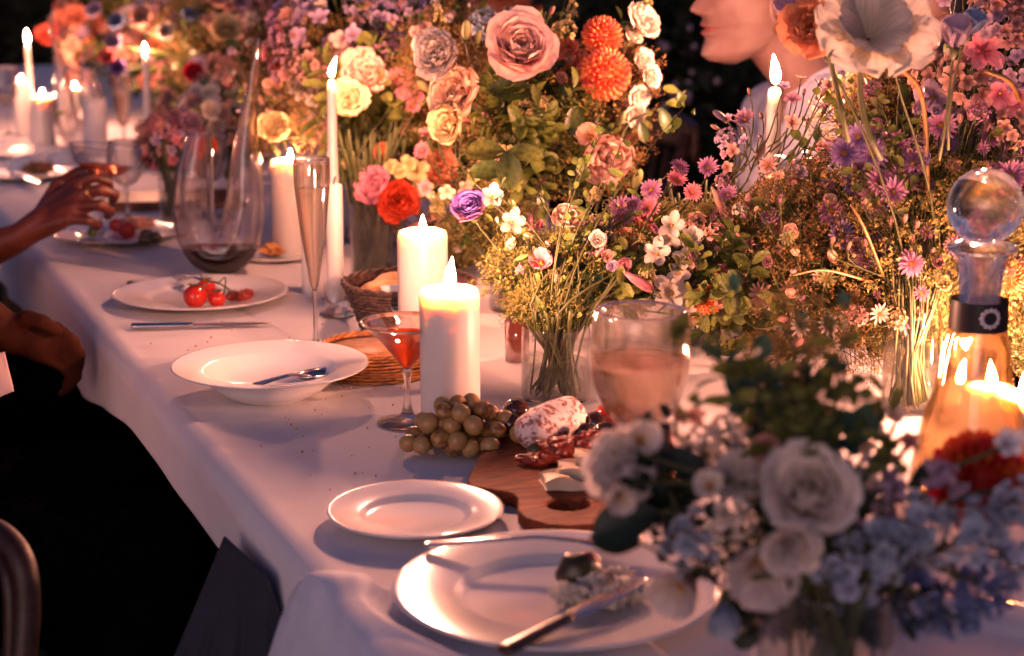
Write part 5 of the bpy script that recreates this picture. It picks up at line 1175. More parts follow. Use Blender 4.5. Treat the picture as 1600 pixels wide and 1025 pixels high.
# --- A: far lavender and orange flowers, and the posy
dA = depth_of(VA[0])
flower('rose', 354, 50, 25, dA-.32, (.1, .2), 'yellow', VA, 'peach yellow rose at the top of the far arrangement', 'rose')
flower('dahlia', 302, 112, 16, dA-.3, (0, .3), 'red', VA, 'small bright red flower in the far arrangement', 'dahlia')
flower('rose', 76, 56, 19, depth_of(VA0[0])-.3, (0, .2), 'coral', VA0, 'orange flower beside the very tall far taper', 'rose')
flower('ruffle', 120, 28, 20, depth_of(VA0[0])-.3, (0, .2), 'peachy', VA0, 'peach flower at the top left of the furthest flowers', 'flower')
for px, py, c_, lab in [(185, 34, 'blue', 'deep blue flower at the top of the furthest flowers'), (298, 26, 'blue', 'deep blue bell flower near the top of the far arrangement'), (184, 106, 'purple', 'violet blue flower under the furthest flowers'), (222, 28, 'dusty', 'big dusty pink rosette at the top of the far arrangement'), (176, 66, 'lilac', 'lilac rosette in the middle of the furthest flowers'), (258, 50, 'white', 'pale lavender flower left of the drooping plume'), (168, 92, 'salmon', 'salmon flower low in the furthest flowers'), (150, 18, 'lilac', 'lilac rosette at the upper left of the furthest flowers')]:
    flower('ruffle', px, py, 15 if c_ != 'dusty' else 20, dA-.2, (random.uniform(-.3, .3), random.uniform(0, .5)), c_, VA, lab, 'flower')
flower('celosia', 278, 45, 11, dA-.35, (-.5, 1.4), 'dusty', VA, 'dusty pink plume arching over the far taper', 'celosia')
mass((VA[0].x-.02, VA[0].y, 1.14), (.22, .20, .24), 100, [('cluster', ['lilac', 'dusty', 'mauve', 'peach'], (.028, .042), 3), ('ruffle', ['lilac', 'mauve', 'dusty', 'peach', 'salmon', 'purple'], (.022, .032), 3), ('floret', ['lilac', 'dusty', 'blue', 'white'], (.015, .024), 2.5), ('spike', ['mauve', 'dusty', 'white'], (.018, .024), .8)], VA, 'blossoms of the far arrangement', labels('in the far arrangement behind the posy'), 71, avoid=[(354, 50, 26), (302, 112, 18)])
mass((VA0[0].x-.02, VA0[0].y, 1.12), (.30, .24, .26), 90, [('cluster', ['lilac', 'dusty', 'mauve', 'peach'], (.032, .048), 3), ('ruffle', ['lilac', 'mauve', 'dusty', 'peachy', 'salmon'], (.026, .036), 3), ('floret', ['lilac', 'white', 'blue'], (.02, .028), 1.5)], VA0, 'blossoms of the furthest arrangement', labels('high among the furthest flowers'), 72)
stuffing('green_filler', (VA[0].x, VA[0].y, 1.08), (.21, .18, .22), 80, [M_fillb, M_stem], 'gold green filler among the far lavender flowers', 'filler foliage', .11, 73, [fill, fill2])
stuffing('foliage', (VA[0].x, VA[0].y, 1.05), (.20, .18, .20), 60, [M_leafd, M_stem], 'dark sprigs among the far lavender flowers', 'foliage', .13, 74, [lf, lf2])
stuffing('foliage', (VA0[0].x, VA0[0].y, 1.05), (.28, .2, .22), 70, [M_leafm, M_stem], 'olive sprigs among the furthest flowers', 'foliage', .14, 75, [lf, lf2])
stuffing('green_filler', (VA0[0].x, VA0[0].y, 1.08), (.28, .2, .22), 70, [M_filler, M_stem], 'yellow green filler among the furthest flowers', 'filler foliage', .12, 76, [fill, fill2])
stems_bundle(VA, 30, 77, 'bundle of stems in the far vase', .2, .12); stems_bundle(VA0, 30, 78, 'bundle of stems in the furthest vase', .2, .14)
# posy
dP = depth_of(VA2[0])
flower('carnation', 298, 194, 17, dP-.06, (.1, .4), 'mauve', VA2, 'purple frilled flower at the top of the small pink posy', 'carnation')
flower('dahlia', 318, 228, 21, dP-.03, (0, .2), 'red', VA2, 'bright red flower seen through the short decanter arm', 'dahlia')
flower('ruffle', 330, 175, 18, dP+.05, (.2, .3), 'cream', VA2, 'cream flower right behind the small pink posy', 'flower')
mass(D(268, 222, dP), (.068, .06, .062), 60, [('cluster4', ['pink', 'dusty', 'celosia'], (.014, .020), 4), ('floret', ['pink', 'lilac', 'dusty'], (.009, .014), 4)], VA2, 'blossoms of the small pink posy', labels('in the small posy left of the decanter'), 81)
mass(D(350, 190, dP+.25), (.10, .08, .08), 36, [('floret', ['cream', 'peach', 'stock', 'white'], (.014, .02), 3), ('ruffle', ['peach', 'cream'], (.018, .026), 1.5), ('daisy', ['white'], (.012, .016), 1)], VA, 'pale blossoms behind the swan decanter', labels('behind the swan shaped decanter'), 82)
stuffing('foliage', D(268, 235, dP+.01), (.075, .06, .06), 44, [M_leafd, M_stem], 'dark leaves at the edge of the small pink posy', 'foliage', .06, 83, [lf2], minz=ZT+.06, down=.5)
stuffing('foliage', D(352, 215, dP+.28), (.12, .08, .10), 40, [M_leafm, M_stem], 'olive foliage behind the swan shaped decanter', 'foliage', .10, 84, [lf, lf2], minz=ZT+.03, down=.6)
stems_bundle(VA2, 22, 85, 'stems in the narrow vase of the small pink posy', .07, .04)
bigleaf(305, 140, 42, dA-.5, .8, .25, (.1, .4, .2), M_leafd, 'dark leaf below the small bright red far flower', k=2)

# --- E: asters and filler on the right
dE = dVE
ast = [(1340, 214), (1362, 240), (1386, 250), (1410, 282), (1336, 290), (1368, 312), (1352, 268), (1312, 368), (1364, 358), (1424, 412), (1352, 405), (1480, 228), (1522, 184), (1560, 190), (1548, 214), (1578, 238), (1545, 270), (1580, 276), (1470, 196), (1432, 252), (1396, 300), (1440, 290), (1318, 240), (1300, 330), (1395, 225), (1500, 250), (1512, 228), (1590, 206), (1596, 256), (1376, 285)]
random.seed(91)
for i, (px, py) in enumerate(ast):
    left = px < 1460
    flower('aster', px, py, random.uniform(19, 25), dE+random.uniform(-.08, .02), (random.uniform(-.4, .3), random.uniform(-.1, .6)), random.choice(['aster', 'aster2', 'aster']), VE, 'pink violet aster '+('in the cluster left of the decanter stopper' if left else 'in the cluster above the decanter stopper'), 'aster', 'asters left of the stopper' if left else 'asters above the stopper')
for px, py, s in [(1300, 380, 9), (1325, 388, 9), (1352, 384, 9), (1392, 350, 10), (1411, 348, 11), (1432, 355, 10), (1455, 395, 9), (1425, 378, 9), (1352, 318, 8), (1396, 312, 8), (1420, 242, 9), (1500, 190, 11)]:
    flower('bud', px, py, s, dE-.06, (random.uniform(-.3, .3), random.uniform(.6, 1.6)), 'dusty', VE, 'small round pinkish aster bud left of the decanter neck', 'flower bud', 'aster buds left of the decanter neck')
dN = 1.78
flower('cup', 1362, 50, 84, dN, (.05, .42), 'white', VE, 'huge pale blue white petunia like flower at the upper right', 'flower', hero=[petal(1.08*rnd(.9, 1.08), .50, 45, 62, 88, .12, .20, 11, .04, -.25, 14, 10, .78, i*2, .12).tf(RZ(i*2*pi/6+.2)) for i in range(6)]+[petal(.8, .40, 35, 45, 62, .2, .12, 8, .03, -.2, 8, 8, .72, i*3, .05).tf(RZ(i*2*pi/5)) for i in range(5)], sr=.0035, roll=.4, short=.10)
flower('ruffle', 1272, 42, 52, dN+.05, (-.5, -.1), 'peachy', VE, 'blurred peach flower left of the huge pale flower', 'flower', sr=.003, short=.08)
flower('bell', 1242, 18, 42, dN+.1, (-.7, .5), 'lilac', VE, 'lilac petals behind the blurred peach flower', 'flower')
flower('bell', 1492, 62, 40, dN+.02, (-.1, 1.1), 'lilac', VE, 'lilac bell flower with blue rim at the upper right', 'flower', short=.09)
flower('bell', 1516, 45, 32, dN+.06, (.3, 1.1), 'blue', VE, 'deep blue bell flower at the upper right', 'flower', short=.09)
flower('floret', 1403, 100, 16, dN+.12, (0, .2), 'red', VE, 'tiny red blossom under the huge pale flower', 'blossom')
flower('dahlia', 1580, 432, 26, dE+.0, (-.2, .3), 'coral', VE, 'orange coral flower right of the decanter neck', 'dahlia')
flower('cup', 1262, 440, 40, dE+.10, (-.5, -.1), 'peachy', VE, 'coral pink papery flower low in the right hand filler', 'flower')
flower('ruffle', 1210, 300, 26, dE+.2, (-.3, .5), 'peach', VE2, 'small peach flower under the right hand taper', 'flower')
mass(D(1560, 80, dE-.02), (.10, .10, .13), 60, [('floret', ['lilac', 'dusty', 'pink'], (.016, .024), 4), ('cluster', ['lilac', 'dusty'], (.022, .034), 2), ('bell', ['lilac', 'dusty', 'pink'], (.016, .024), 2)], VE, 'blossoms in the upper right corner', labels('in the corner above the stopper'), 92, avoid=[(1500, 55, 40), (1455, 60, 42)])
mass(D(1230, 240, dE+.12), (.10, .09, .10), 60, [('floret', ['mauve', 'dusty', 'lilac'], (.007, .012), 5), ('bud', ['dusty'], (.005, .008), 2), ('aster', ['mauve'], (.009, .013), 1)], VE2, 'tiny blossoms right of the taper', labels('around the right hand taper'), 93)
mass(D(1350, 460, dE+.04), (.15, .10, .10), 40, [('floret', ['dusty', 'peach', 'mauve', 'greenish'], (.008, .014), 4), ('daisy', ['white', 'dusty'], (.009, .013), 2)], VE, 'small blossoms low in the right hand filler', labels('low in the right hand filler'), 94)
stuffing('green_filler', D(1290, 385, dE+.07), (.150, .15, .125), 85, [M_fillb, M_stem], 'olive gold filler mass left of the asters', 'filler foliage', .08, 95, [fill, fill2, fill2], down=.5)
stuffing('green_filler', D(1460, 370, dE+.02), (.16, .14, .15), 75, [M_fillb, M_stem], 'olive gold filler mass behind the asters', 'filler foliage', .08, 96, [fill, fill2], down=.6)
stuffing('green_filler', D(1150, 385, dE+.16), (.10, .10, .085), 60, [M_filler, M_stem], 'yellow green filler mass between the low flowers and the asters', 'filler foliage', .07, 97, [fill, fill], minz=ZT+.06, down=.5)
stuffing('foliage', D(1400, 340, dE+.14), (.20, .13, .17), 100, [M_leafd, M_stemb], 'dark sprigs deep in the right hand flowers', 'foliage', .10, 98, [lf, lf2], down=.6)
stuffing('foliage', D(1230, 470, dE+.10), (.15, .10, .09), 50, [M_leafm, M_stemb], 'olive leaves low in the right hand flowers', 'foliage', .08, 99, [lf, lf2], minz=ZT+.04, down=.6)
stems_bundle(VE, 44, 100, 'bundle of pale stems in the vase left of the cone decanter', .08, .04, r=(.0010, .0020)); stems_bundle(VE2, 36, 101, 'bundle of stems in the hidden vase right of the low flowers', .08, .06)
for k, (q0, q1, q2, lab) in enumerate([((1385, 90), (1440, 150), (1450, 300), 'thick pale stem carrying the huge pale flower'), ((1235, 430), (1290, 422), (1360, 440), 'thin arching stem across the filler below the asters'), ((1330, 320), (1352, 360), (1380, 430), 'tan stem running down through the asters'), ((1540, 110), (1580, 130), (1600, 180), 'pale stem at the upper right edge')]):
    s_ = thing('bare_twig', D(*q2, dE-.05), lab, 'stem'); part('stem', tube(spline([D(*q0, dE-.14 if k else dN+.02), D(*q1, dE-.12), D(*q2, dE-.05)]), .0028 if k in (0, 3) else .0016, 6), principled('tan_stem', 'a0783e', .5, .2, 60), s_)

# --- F: blurred foreground flowers
dF = dVF
def FF(*a, **k): k.setdefault('sr', .0022); return flower(*a, **k)
FF('rose', 1262, 778, 78, dF-.04, (-.05, .35), 'wshade', VF, 'large blurred white rose at the centre of the front arrangement', 'rose', hero=rose_petals(14, 30, 1.0), leaves=1)
FF('cup', 1195, 875, 80, dF-.03, (-.2, -.45), 'wshade', VF, 'broad white flower drooping below the large white rose', 'flower')
FF('cup', 1068, 912, 62, dF+.0, (-.7, -.5), 'wshade', VF, 'open pale flower hanging over the nearest plate', 'flower')
FF('carnation', 985, 735, 62, dF+.05, (-.7, .3), 'wshade', VF, 'pale flower covering the right end of the wooden board', 'flower')
FF('carnation', 1162, 752, 46, dF, (-.4, .7), 'wshade', VF, 'pale ruffled flower left of the large white rose', 'flower')
FF('cluster', 1135, 680, 38, dF+.03, (-.2, .8), 'wshade', VF, 'white blossom cluster above the pale ruffled flower', 'flower cluster')
FF('hydra', 1080, 845, 44, dF-.02, (-.3, .2), 'paleblue', VF, 'pale blue grey blossoms left of the broad white flower', 'delphinium')
FF('bell', 1132, 955, 44, dF-.04, (-.2, -1.2), 'paleblue', VF, 'blue grey blossom hanging lowest at the left of the front vase', 'flower')
FF('dahlia', 1532, 752, 80, dF+.10, (.1, .4), 'red', VF, 'large blurred red dahlia at the right of the front arrangement', 'dahlia', hero=dahlia_petals(7, 110))
FF('floret', 1572, 694, 28, dF, (.1, .3), 'paleblue', VF, 'pale blue blossom above the red dahlia', 'blossom')
for px, py, s, c_, lab in [(1385, 862, 46, 'paleblue', 'upper blue delphinium cluster right of the white rose'), (1440, 828, 40, 'paleblue', 'blue delphinium cluster below the red dahlia'), (1330, 905, 44, 'paleblue', 'lowest dark blue delphinium cluster over the front vase'), (1420, 900, 42, 'blue', 'blue delphinium cluster at the centre right'), (1525, 838, 46, 'paleblue', 'pale blue cluster right below the red dahlia'), (1578, 868, 42, 'paleblue', 'blue cluster at the right edge of the picture'), (1505, 905, 34, 'blue', 'dark blue blossoms hanging low at the right'), (1500, 965, 34, 'blue', 'lowest dark blue blossoms at the right over the plate'), (1585, 790, 34, 'paleblue', 'pale blue cluster at the right edge in front of the red dahlia'), (1475, 745, 24, 'lilac', 'lilac blossoms in front of the red dahlia')]:
    FF('hydra', px, py, s*1.15, dF-.02+random.uniform(-.04, .04), (random.uniform(-.1, .3), random.uniform(-.3, .4)), c_, VF, lab, 'delphinium')
for px, py, L, fx, fy, m_, lab in [(1035, 735, 95, -.45, 1, M_leafx, 'dark leaf pointing up over the wine glass stem'), (1030, 800, 110, -1, -.25, M_leafx, 'dark leaf reaching left over the wooden board'), (1000, 850, 80, -1, .2, M_leafx, 'dark leaf tip over the fork'), (1165, 640, 85, -.2, 1, M_leafb, 'green leaf standing tall at the top of the front arrangement'), (1185, 570, 50, .2, 1, M_leafb, 'smaller green leaf beside the tall green one'), (1100, 760, 80, -.6, .7, M_leafx, 'dark leaf among the pale flowers at the left'), (1250, 900, 90, .2, -.9, M_leafx, 'dark leaf hanging over the front vase'), (1330, 950, 90, .7, -.6, M_leafx, 'dark leaf at the rim of the front vase'), (1180, 940, 80, -.3, -.9, M_leafx, 'dark leaf at the left rim of the front vase'), (1330, 700, 80, .4, .8, M_leafb, 'green leaf behind the large white rose'), (1420, 760, 70, .7, .4, M_leafx, 'dark leaf right of the large white rose')]:
    bigleaf(px, py, L, dF+.02, fx, fy, (.1, .4, .15), m_, lab, k=2, vs=VF)
for px, py in [(1060, 655), (1040, 680), (1085, 650), (1240, 640), (1205, 690), (1260, 620), (1290, 650), (1225, 660), (1375, 680), (1400, 650), (1350, 700), (1420, 690), (1390, 720)]:
    FF('floret', px, py, random.uniform(13, 19), dF+.06, (random.uniform(-.5, .5), random.uniform(0, .8)), random.choice(['dusty', 'wshade']), VF, 'small pale blurred blossom above the large white rose', 'blossom', 'small pale blossoms above the white rose')
stuffing('foliage', D(1265, 845, dF+.05), (.11, .08, .06), 30, [M_leafx, M_stem], 'dark blurred foliage filling the front arrangement', 'foliage', .075, 111, [lf, lf2], minz=ZT+.10, down=.6)
stuffing('foliage', D(1250, 690, dF+.06), (.08, .06, .07), 5, [M_leafb, M_stem], 'blurred green sprigs rising above the white rose', 'foliage', .10, 112, [lf, lf2], down=.2)
stuffing('green_filler', D(1240, 600, dF+.08), (.07, .06, .08), 7, [M_fillb, M_stem], 'blurred olive filler rising highest from the front arrangement', 'filler foliage', .075, 113, [fill])
for i, (px, py) in enumerate([(1150, 440), (1300, 505), (1320, 470), (1255, 500), (1190, 545)]):
    bigleaf(px, py+18, 34, dF+.1, random.uniform(-.4, .4), 1, (.1, .4, .2), M_leafb, ['blue green leaf highest above the front arrangement', 'blue green leaf right of centre above the front arrangement', 'blue green leaf in front of the asters', 'blue green leaf in front of the papery coral flower', 'blue green leaf left above the front arrangement'][i], k=2, vs=VF)
stems_bundle(VF, 26, 114, 'dark stems in the front vase', .02, .05)

# ------------------------------------------------------------------ people
def skin(name, c, c2): return principled(name, c, .42, .1, 25, sss=.35, sssr=(1, .35, .2), ssss=.006, col2=c2, bump=.12, bscale=700)
M_sk1 = principled('fair_skin', 'a5857b', .5, .1, 14, sss=.12, sssr=(1, .5, .35), ssss=.004, col2='86625a', bump=.25, bscale=600); M_sk2 = skin('brown_skin', '6a3424', '4e2418'); M_sk3 = principled('dark_brown_skin', '4a2618', .75, .1, 25, col2='341810', bump=.2, bscale=500, spec=.12); M_sk4 = skin('warm_brown_skin', 'a86448', '8c4c34')
M_hair1 = principled('sandy_hair', '8a6240', .6, .4, 300, bump=1, bscale=400); M_hair2 = principled('black_hair', '17100c', .6, .4, 300, bump=1, bscale=400)
M_eye = principled('eye_white', 'e0d6cc', .15, .02, 10); M_iris = principled('iris', '2c1c12', .1, .1, 10)
def key(z, zs, vs): return np.interp(z, zs, vs)
def head_g():
    """x forward, z up from the chin; returns closed skin"""
    def fn(u, v):
        z = -.002+.229*(.5-.5*np.cos(pi*v)); th = 2*pi*u
        xf = key(z, [-.002, .004, .014, .028, .040, .050, .058, .066, .076, .09, .115, .132, .148, .180, .205, .222, .227], [.050, .080, .091, .090, .084, .090, .087, .092, .089, .090, .088, .084, .093, .090, .066, .025, .0])
        xb = key(z, [-.002, .01, .03, .06, .1, .15, .19, .21, .222, .227], [.03, .0, -.045, -.080, -.098, -.104, -.086, -.058, -.022, -.0])
        w_ = key(z, [-.002, .006, .02, .045, .07, .1, .14, .17, .2, .218, .227], [.012, .030, .043, .056, .066, .070, .0755, .076, .060, .030, .002])
        xs = key(z, [-.002, .004, .014, .03, .06, .09, .115, .132, .148, .180, .205, .222, .227], [.050, .074, .083, .085, .0855, .0865, .0865, .0865, .0875, .086, .066, .025, .0])
        c, s = np.cos(th), np.sin(th); xf = xs+(xf-xs)*np.exp(-(w_*s/.026)**2); a = (xf-xb)/2; m = (xf+xb)/2
        ex = np.where(c > 0, 1.18, 1.0); X = m+a*np.sign(c)*np.abs(c)**ex; Y = w_*np.sign(s)*np.abs(s)**.92
        fr = np.clip(c, 0, 1)
        def gs(y0, z0, sy, sz, A): return A*np.exp(-((Y-y0)/sy)**2-((z-z0)/sz)**2)*(c > 0)
        nose = key(z, [.078, .083, .090, .097, .110, .124, .134], [0, .013, .026, .023, .014, .006, 0])
        X = X+nose*np.exp(-(Y/(key(z, [.08, .1, .13], [.0125, .0095, .009])))**2)*(c > 0)
        X = X+gs(.014, .086, .006, .006, .007)+gs(-.014, .086, .006, .006, .007)
        X = X+gs(.031, .126, .017, .011, -.013)+gs(-.031, .126, .017, .011, -.013)+gs(.03, .143, .02, .005, .004)+gs(-.03, .143, .02, .005, .004)
        X = X+gs(.040, .100, .018, .016, .004)+gs(-.040, .100, .018, .016, .004)
        X = X+gs(0, .0515, .020, .0045, .0045)+gs(0, .0655, .021, .0038, .0042)+gs(0, .0585, .024, .0018, -.0050)+gs(0, .074, .004, .006, -.002)+gs(0, .016, .014, .01, .003)
        return X, Y, z
    return grid(fn, 110, 120)
def hair_k(q_, n):
    x, y, z = q_; jag = .004*mnoise.noise(V((x*90, y*90, z*90)))
    h = max((z-.172+jag)/.006, min((-x-.012+jag)/.006, (z-.050+jag)/.008), min((.032-x+jag)/.006, (z-.128+jag)/.006))
    t = max(0., min(1., h+.5)); return .90+t*(.21+.08*n)
def person(loc, yaw, label, skin_m, hair_m, shirt_m, shirt_len, pants_m, chin_z, pitch=0., arms=None, name='person', hair=True, head_off=(0, 0), leg_dir=None, tor=1., rise=0.):
    """loc: point under the neck; yaw: facing. Body is one continuous skin; clothes, hair and eyes are its children."""
    x, y = loc; o = thing(name, (x, y, 0), label, 'person')
    R_ = RZ(yaw); Mh = T3((x+head_off[0], y+head_off[1], chin_z)) @ R_ @ Matrix.Rotation(pitch, 4, 'Y')
    B = T3((x, y, 0)) @ R_
    hd = head_g().tf(Mh)
    nk0, nk1 = B @ V((-.035, 0, chin_z-.115+rise)), Mh @ V((-.030, 0, .055))
    sh_z = chin_z-.135+rise
    L_ = lambda p: B @ V(p)
    neck = capsules([(nk0, .060), (nk0.lerp(nk1, .5), .054), (nk1, .056)], 20)
    adam = ball(.012, 10, 8).tf(T3(nk0.lerp(nk1, .55)+(R_ @ V((.048, 0, 0)))))
    def tors(grow):
        out = []
        for zz, rx, ry, xo in [(sh_z-.045, .085, .175, -.045), (sh_z-.13, .115, .175, -.035), (sh_z-.25, .115, .155, -.03), (sh_z-.36, .11, .145, -.03), (sh_z-.44, .115, .160, -.035), (max(.44, sh_z-.52), .12, .175, -.04)]:
            out.append(ball(1, 22, 14, rx+grow, ry+grow, .085+grow).tf(B @ T3((xo, 0, zz))))
        for s in (1, -1):
            out.append(capsules([(L_((-.035, s*.03, sh_z+.02)), .045+grow), (L_((-.04, s*.10, sh_z-.015)), .050+grow), (L_((-.04, s*.175, sh_z-.04)), .058+grow)], 14))
        return out
    hipz = .50
    arm_ch = []
    for s in (1, -1):
        A = arms and arms.get(s)
        if A: arm_ch.append(A)
        else: arm_ch.append([L_((-.04, s*.19, sh_z-.05)), L_((-.03, s*.23, sh_z-.33)), L_((.20, s*.19, .70)), L_((.27, s*.13, .66))])
    gs = [hd, neck, adam]+tors(0)
    for (a, b, c, d) in arm_ch:
        gs.append(capsules([(a, .052), (a.lerp(b, .5), .048), (b, .040), (b.lerp(c, .35), .041), (c, .027)], 14))
        gs.append(capsules([(c, .027), (c.lerp(d, .6), .030), (d, .024)], 12))
    ld = leg_dir or .42; feet = []
    for s in (1, -1):
        hip, knee, ank = L_((-.02, s*.09, hipz)), L_((ld, s*.12, hipz+.03)), L_((ld-.04, s*.12, .09))
        gs.append(capsules([(hip, .095), (hip.lerp(knee, .5), .080), (knee, .058), (knee.lerp(ank, .35), .056), (ank, .036)], 16))
        gs.append(capsules([(ank, .036), (ank+(R_ @ V((.07, 0, -.045))), .034), (ank+(R_ @ V((.16, 0, -.06))), .028)], 12)); feet.append((hip, knee, ank))
    body = fuse(join(gs), .0042, 3)
    # re-impose the finely modelled face on the front of the fused skin
    part('body', body, skin_m, o)
    if True:
        hm = head_g(); cz = hm.v[np.clip(hm.f, 0, None)].mean(1)
        lips = (np.abs(cz[:, 2]-.0585) < .0105-np.abs(cz[:, 1])*.36) & (cz[:, 0] > .06) & (np.abs(cz[:, 1]) < .026)
        hm.m = lips.astype(int); hm = G(hm.v*1.012+np.array([0, 0, -.001]), hm.f, hm.uv, hm.m)
        body_o = [c_ for c_ in bpy.data.objects if c_.parent == o and c_.name.startswith('body')][0]
        subpart('face', hm, [skin_m, principled(skin_m.name+'_lips', (.42, .12, .10) if skin_m is M_sk1 else (.25, .07, .06), .35, .1, 60, sss=.3, ssss=.003)], body_o, T3(-V((0, 0, 0))) @ Mh)
        body_o.children[0].matrix_basis = T3(o.location) @ T3(-o.location) @ Mh if False else Mh
    for s in (1, -1):
        part('eye', join([ball(.0118, 18, 12), ball(.0060, 12, 8, .35, 1, 1).tf(T3((.0103, 0, 0))).mat(1)]), [M_eye, M_iris], o, Mh @ T3((.0715, s*.031, .1255)))
        part('eyelid', grid(lambda u, v: (.0135*np.cos((u-.5)*2.6)*np.cos(v*1.25+.18), .0135*np.sin((u-.5)*2.6)*np.cos(v*1.25+.18)*1.15, .0135*np.sin(v*1.25+.18)), 14, 8), skin_m, o, Mh @ T3((.0715, s*.031, .1255)))
        ear = fuse(join([tube([V((0, 0, 0))+V((.019*cos(a)*.75, 0, .030*sin(a))) for a in np.linspace(-2.2, 2.6, 14)], .0045, 8), ball(1, 12, 8, .012, .0035, .020)]), .002, 4)
        part('ear', ear, skin_m, o, Mh @ T3((-.010, s*.0775, .100)) @ Matrix.Rotation(s*.35, 4, 'Z'))
        part('eyebrow', tube([(.096, s*.014, .1435), (.097, s*.028, .1475), (.085, s*.046, .1445)], [.0022, .0028, .0012], 6), hair_m, o, Mh)
    if hair:
        hg = head_g(); v = hg.v.copy(); ctr = np.array([-.01, 0, .12])
        for i, q_ in enumerate(v):
            d = q_-ctr; n = mnoise.noise(V(tuple(q_*28)))*.5+mnoise.noise(V(tuple(q_*70)))*.5
            v[i] = ctr+d*hair_k(q_, n)
        part('hair', G(v, hg.f), hair_m, o, Mh)
    # shirt
    sg = tors(.012)
    for (a, b, c, d) in arm_ch:
        e = b.lerp(c, shirt_len) if shirt_len > 0 else a.lerp(b, 1+shirt_len)
        ch = [(a, .066), (a.lerp(b, .5), .060)] + ([(b, .054), (e, .042)] if shirt_len > 0 else [(e, .056)])
        sg.append(capsules(ch, 14))
    sh = fuse(join(sg), .006, 5)
    v = sh.v.copy()
    for i, q_ in enumerate(v):
        n = abs(mnoise.noise(V((q_[0]*9, q_[1]*9, q_[2]*4))))*.016+mnoise.noise(V(tuple(q_*22)))*.003; d = q_-np.array([x, y, q_[2]]); d /= (np.linalg.norm(d)+1e-6); v[i] = q_+d*(n-.004)
    cc = v[np.clip(sh.f, 0, None)].mean(1); lc = (cc-np.array([x, y, 0])) @ np.array(R_.to_3x3())
    keep = ~((np.hypot(lc[:, 0]+.035, lc[:, 1]) < .072) & (cc[:, 2] > sh_z+.035)) & ~((np.abs(lc[:, 1]) < .045*(cc[:, 2]-(sh_z-.12))/.12) & (lc[:, 0] > 0) & (cc[:, 2] > sh_z-.12))
    so_ = part('shirt', G(v, sh.f[keep]), shirt_m, o); so_.modifiers.new('t', 'SOLIDIFY').thickness = .002
    def col(u, vv):
        a = (u-.5)*2*pi*.86+pi; r0 = .064+.016*vv; front = np.exp(-((np.abs(u-.5)-.5)/.12)**2)
        return -.035+r0*np.cos(a)*1.05, r0*np.sin(a)*1.0, chin_z-.105+rise+.046*(1-vv)*(1-.15*front)-.020*front-.010*vv-.02*np.cos(a)*.8
    part('collar', grid(col, 60, 8), shirt_m, o, B).modifiers.new('t', 'SOLIDIFY').thickness = .0025
    pg = []
    for hip, knee, ank in feet:
        pg.append(capsules([(hip, .112), (hip.lerp(knee, .5), .094), (knee, .072), (knee.lerp(ank, .4), .068), (ank+V((0, 0, .02)), .058)], 16))
    pg.append(ball(1, 20, 12, .14, .20, .13).tf(B @ T3((-.05, 0, hipz))))
    part('trousers', fuse(join(pg), .010, 5), pants_m, o)
    for hip, knee, ank in feet:
        fx = R_ @ V((.06, 0, 0)); part('shoe', fuse(join([ball(1, 16, 10, .055, .045, .045).tf(T3(ank+V((0, 0, -.045))) @ R_), ball(1, 16, 10, .10, .044, .034).tf(T3(ank+fx+V((0, 0, -.056))) @ R_)]), .006, 3), M_black, o)
    return o
M_black = principled('black_cloth', (.0035, .0035, .004), 1.0, .3, 80, spec=0.)
M_shirt1 = principled('pale_mauve_cotton', 'c4c6da', .85, .06, 30, bump=.3, bscale=700)
M_shirt2 = principled('rose_white_cotton', 'd8bcb4', .85, .06, 30, bump=.3, bscale=700)
M_shirt3 = principled('grey_blue_cotton', '6c7690', .85, .06, 30, bump=.3, bscale=700)
def yaw_of(v): return math.atan2(v.y, v.x)
# man in the pale shirt, right behind the table
d1 = 3.06; fd = (-RT*1.0-FW*.30); fd.z = 0
chin = D(1113, 96, d1); ty = yaw_of(fd); fdn = fd.normalized()
nb = chin-fdn*.165
M1 = person((nb.x, nb.y), ty, 'fair skinned man in an open pale shirt, turned left behind the table', M_sk1, M_hair1, M_shirt1, .55, M_black, chin.z, 0.02, head_off=(fdn.x*.09, fdn.y*.09), rise=.055)
# woman half hidden behind the flowers at the upper right
d2 = 2.88; ch2 = D(1448, 160, d2); fd2 = (RT*.12-FW*.95); fd2.z = 0; fn2 = fd2.normalized(); n2 = ch2-fn2*.085
person((n2.x, n2.y), yaw_of(fd2), 'person whose nose and lips show between the flowers at the upper right', M_sk1, M_hair1, M_shirt3, .3, M_black, ch2.z)
d3 = 3.70; ch3 = D(770, 108, d3); fd3 = (-RT*.25-FW*.95); fd3.z = 0; fn3 = fd3.normalized(); n3 = ch3-fn3*.085
person((n3.x, n3.y), yaw_of(fd3), 'person with brown skin glimpsed above the big blush rose', M_sk4, M_hair2, M_black, .5, M_black, ch3.z)

# hand that holds the coupe, with its arm reaching in from the left
def hand(wr, kn, fingers, thumb, palm_r=.016):
    gs = [capsules([(wr, .024), (wr.lerp((kn[0]+kn[-1])/2, .5), .026)], 14)]
    for i, k_ in enumerate(kn):
        gs.append(capsules([(wr.lerp(k_, .12), .018), (wr.lerp(k_, .6), palm_r+.001), (k_, .0120)], 12))
        if i: gs.append(capsules([(wr.lerp(kn[i-1].lerp(k_, .5), .5), .015), (kn[i-1].lerp(k_, .5), .0115)], 10))
    for f_, r in zip(fingers, (.0095, .0100, .0095, .0082)):
        gs.append(capsules([(f_[0], r*1.22), (f_[1], r*1.06), (f_[2], r*.95), (f_[3], r*.80)], 12))
    gs.append(capsules([(thumb[0], .018), (thumb[1], .0135), (thumb[2], .0115), (thumb[3], .0092)], 12)); return gs
dh = 3.00
wr = D(28, 372, dh)
kn = [D(112, 292, dh+.02), D(122, 305, dh-.005), D(120, 324, dh-.02), D(108, 342, dh-.025)]
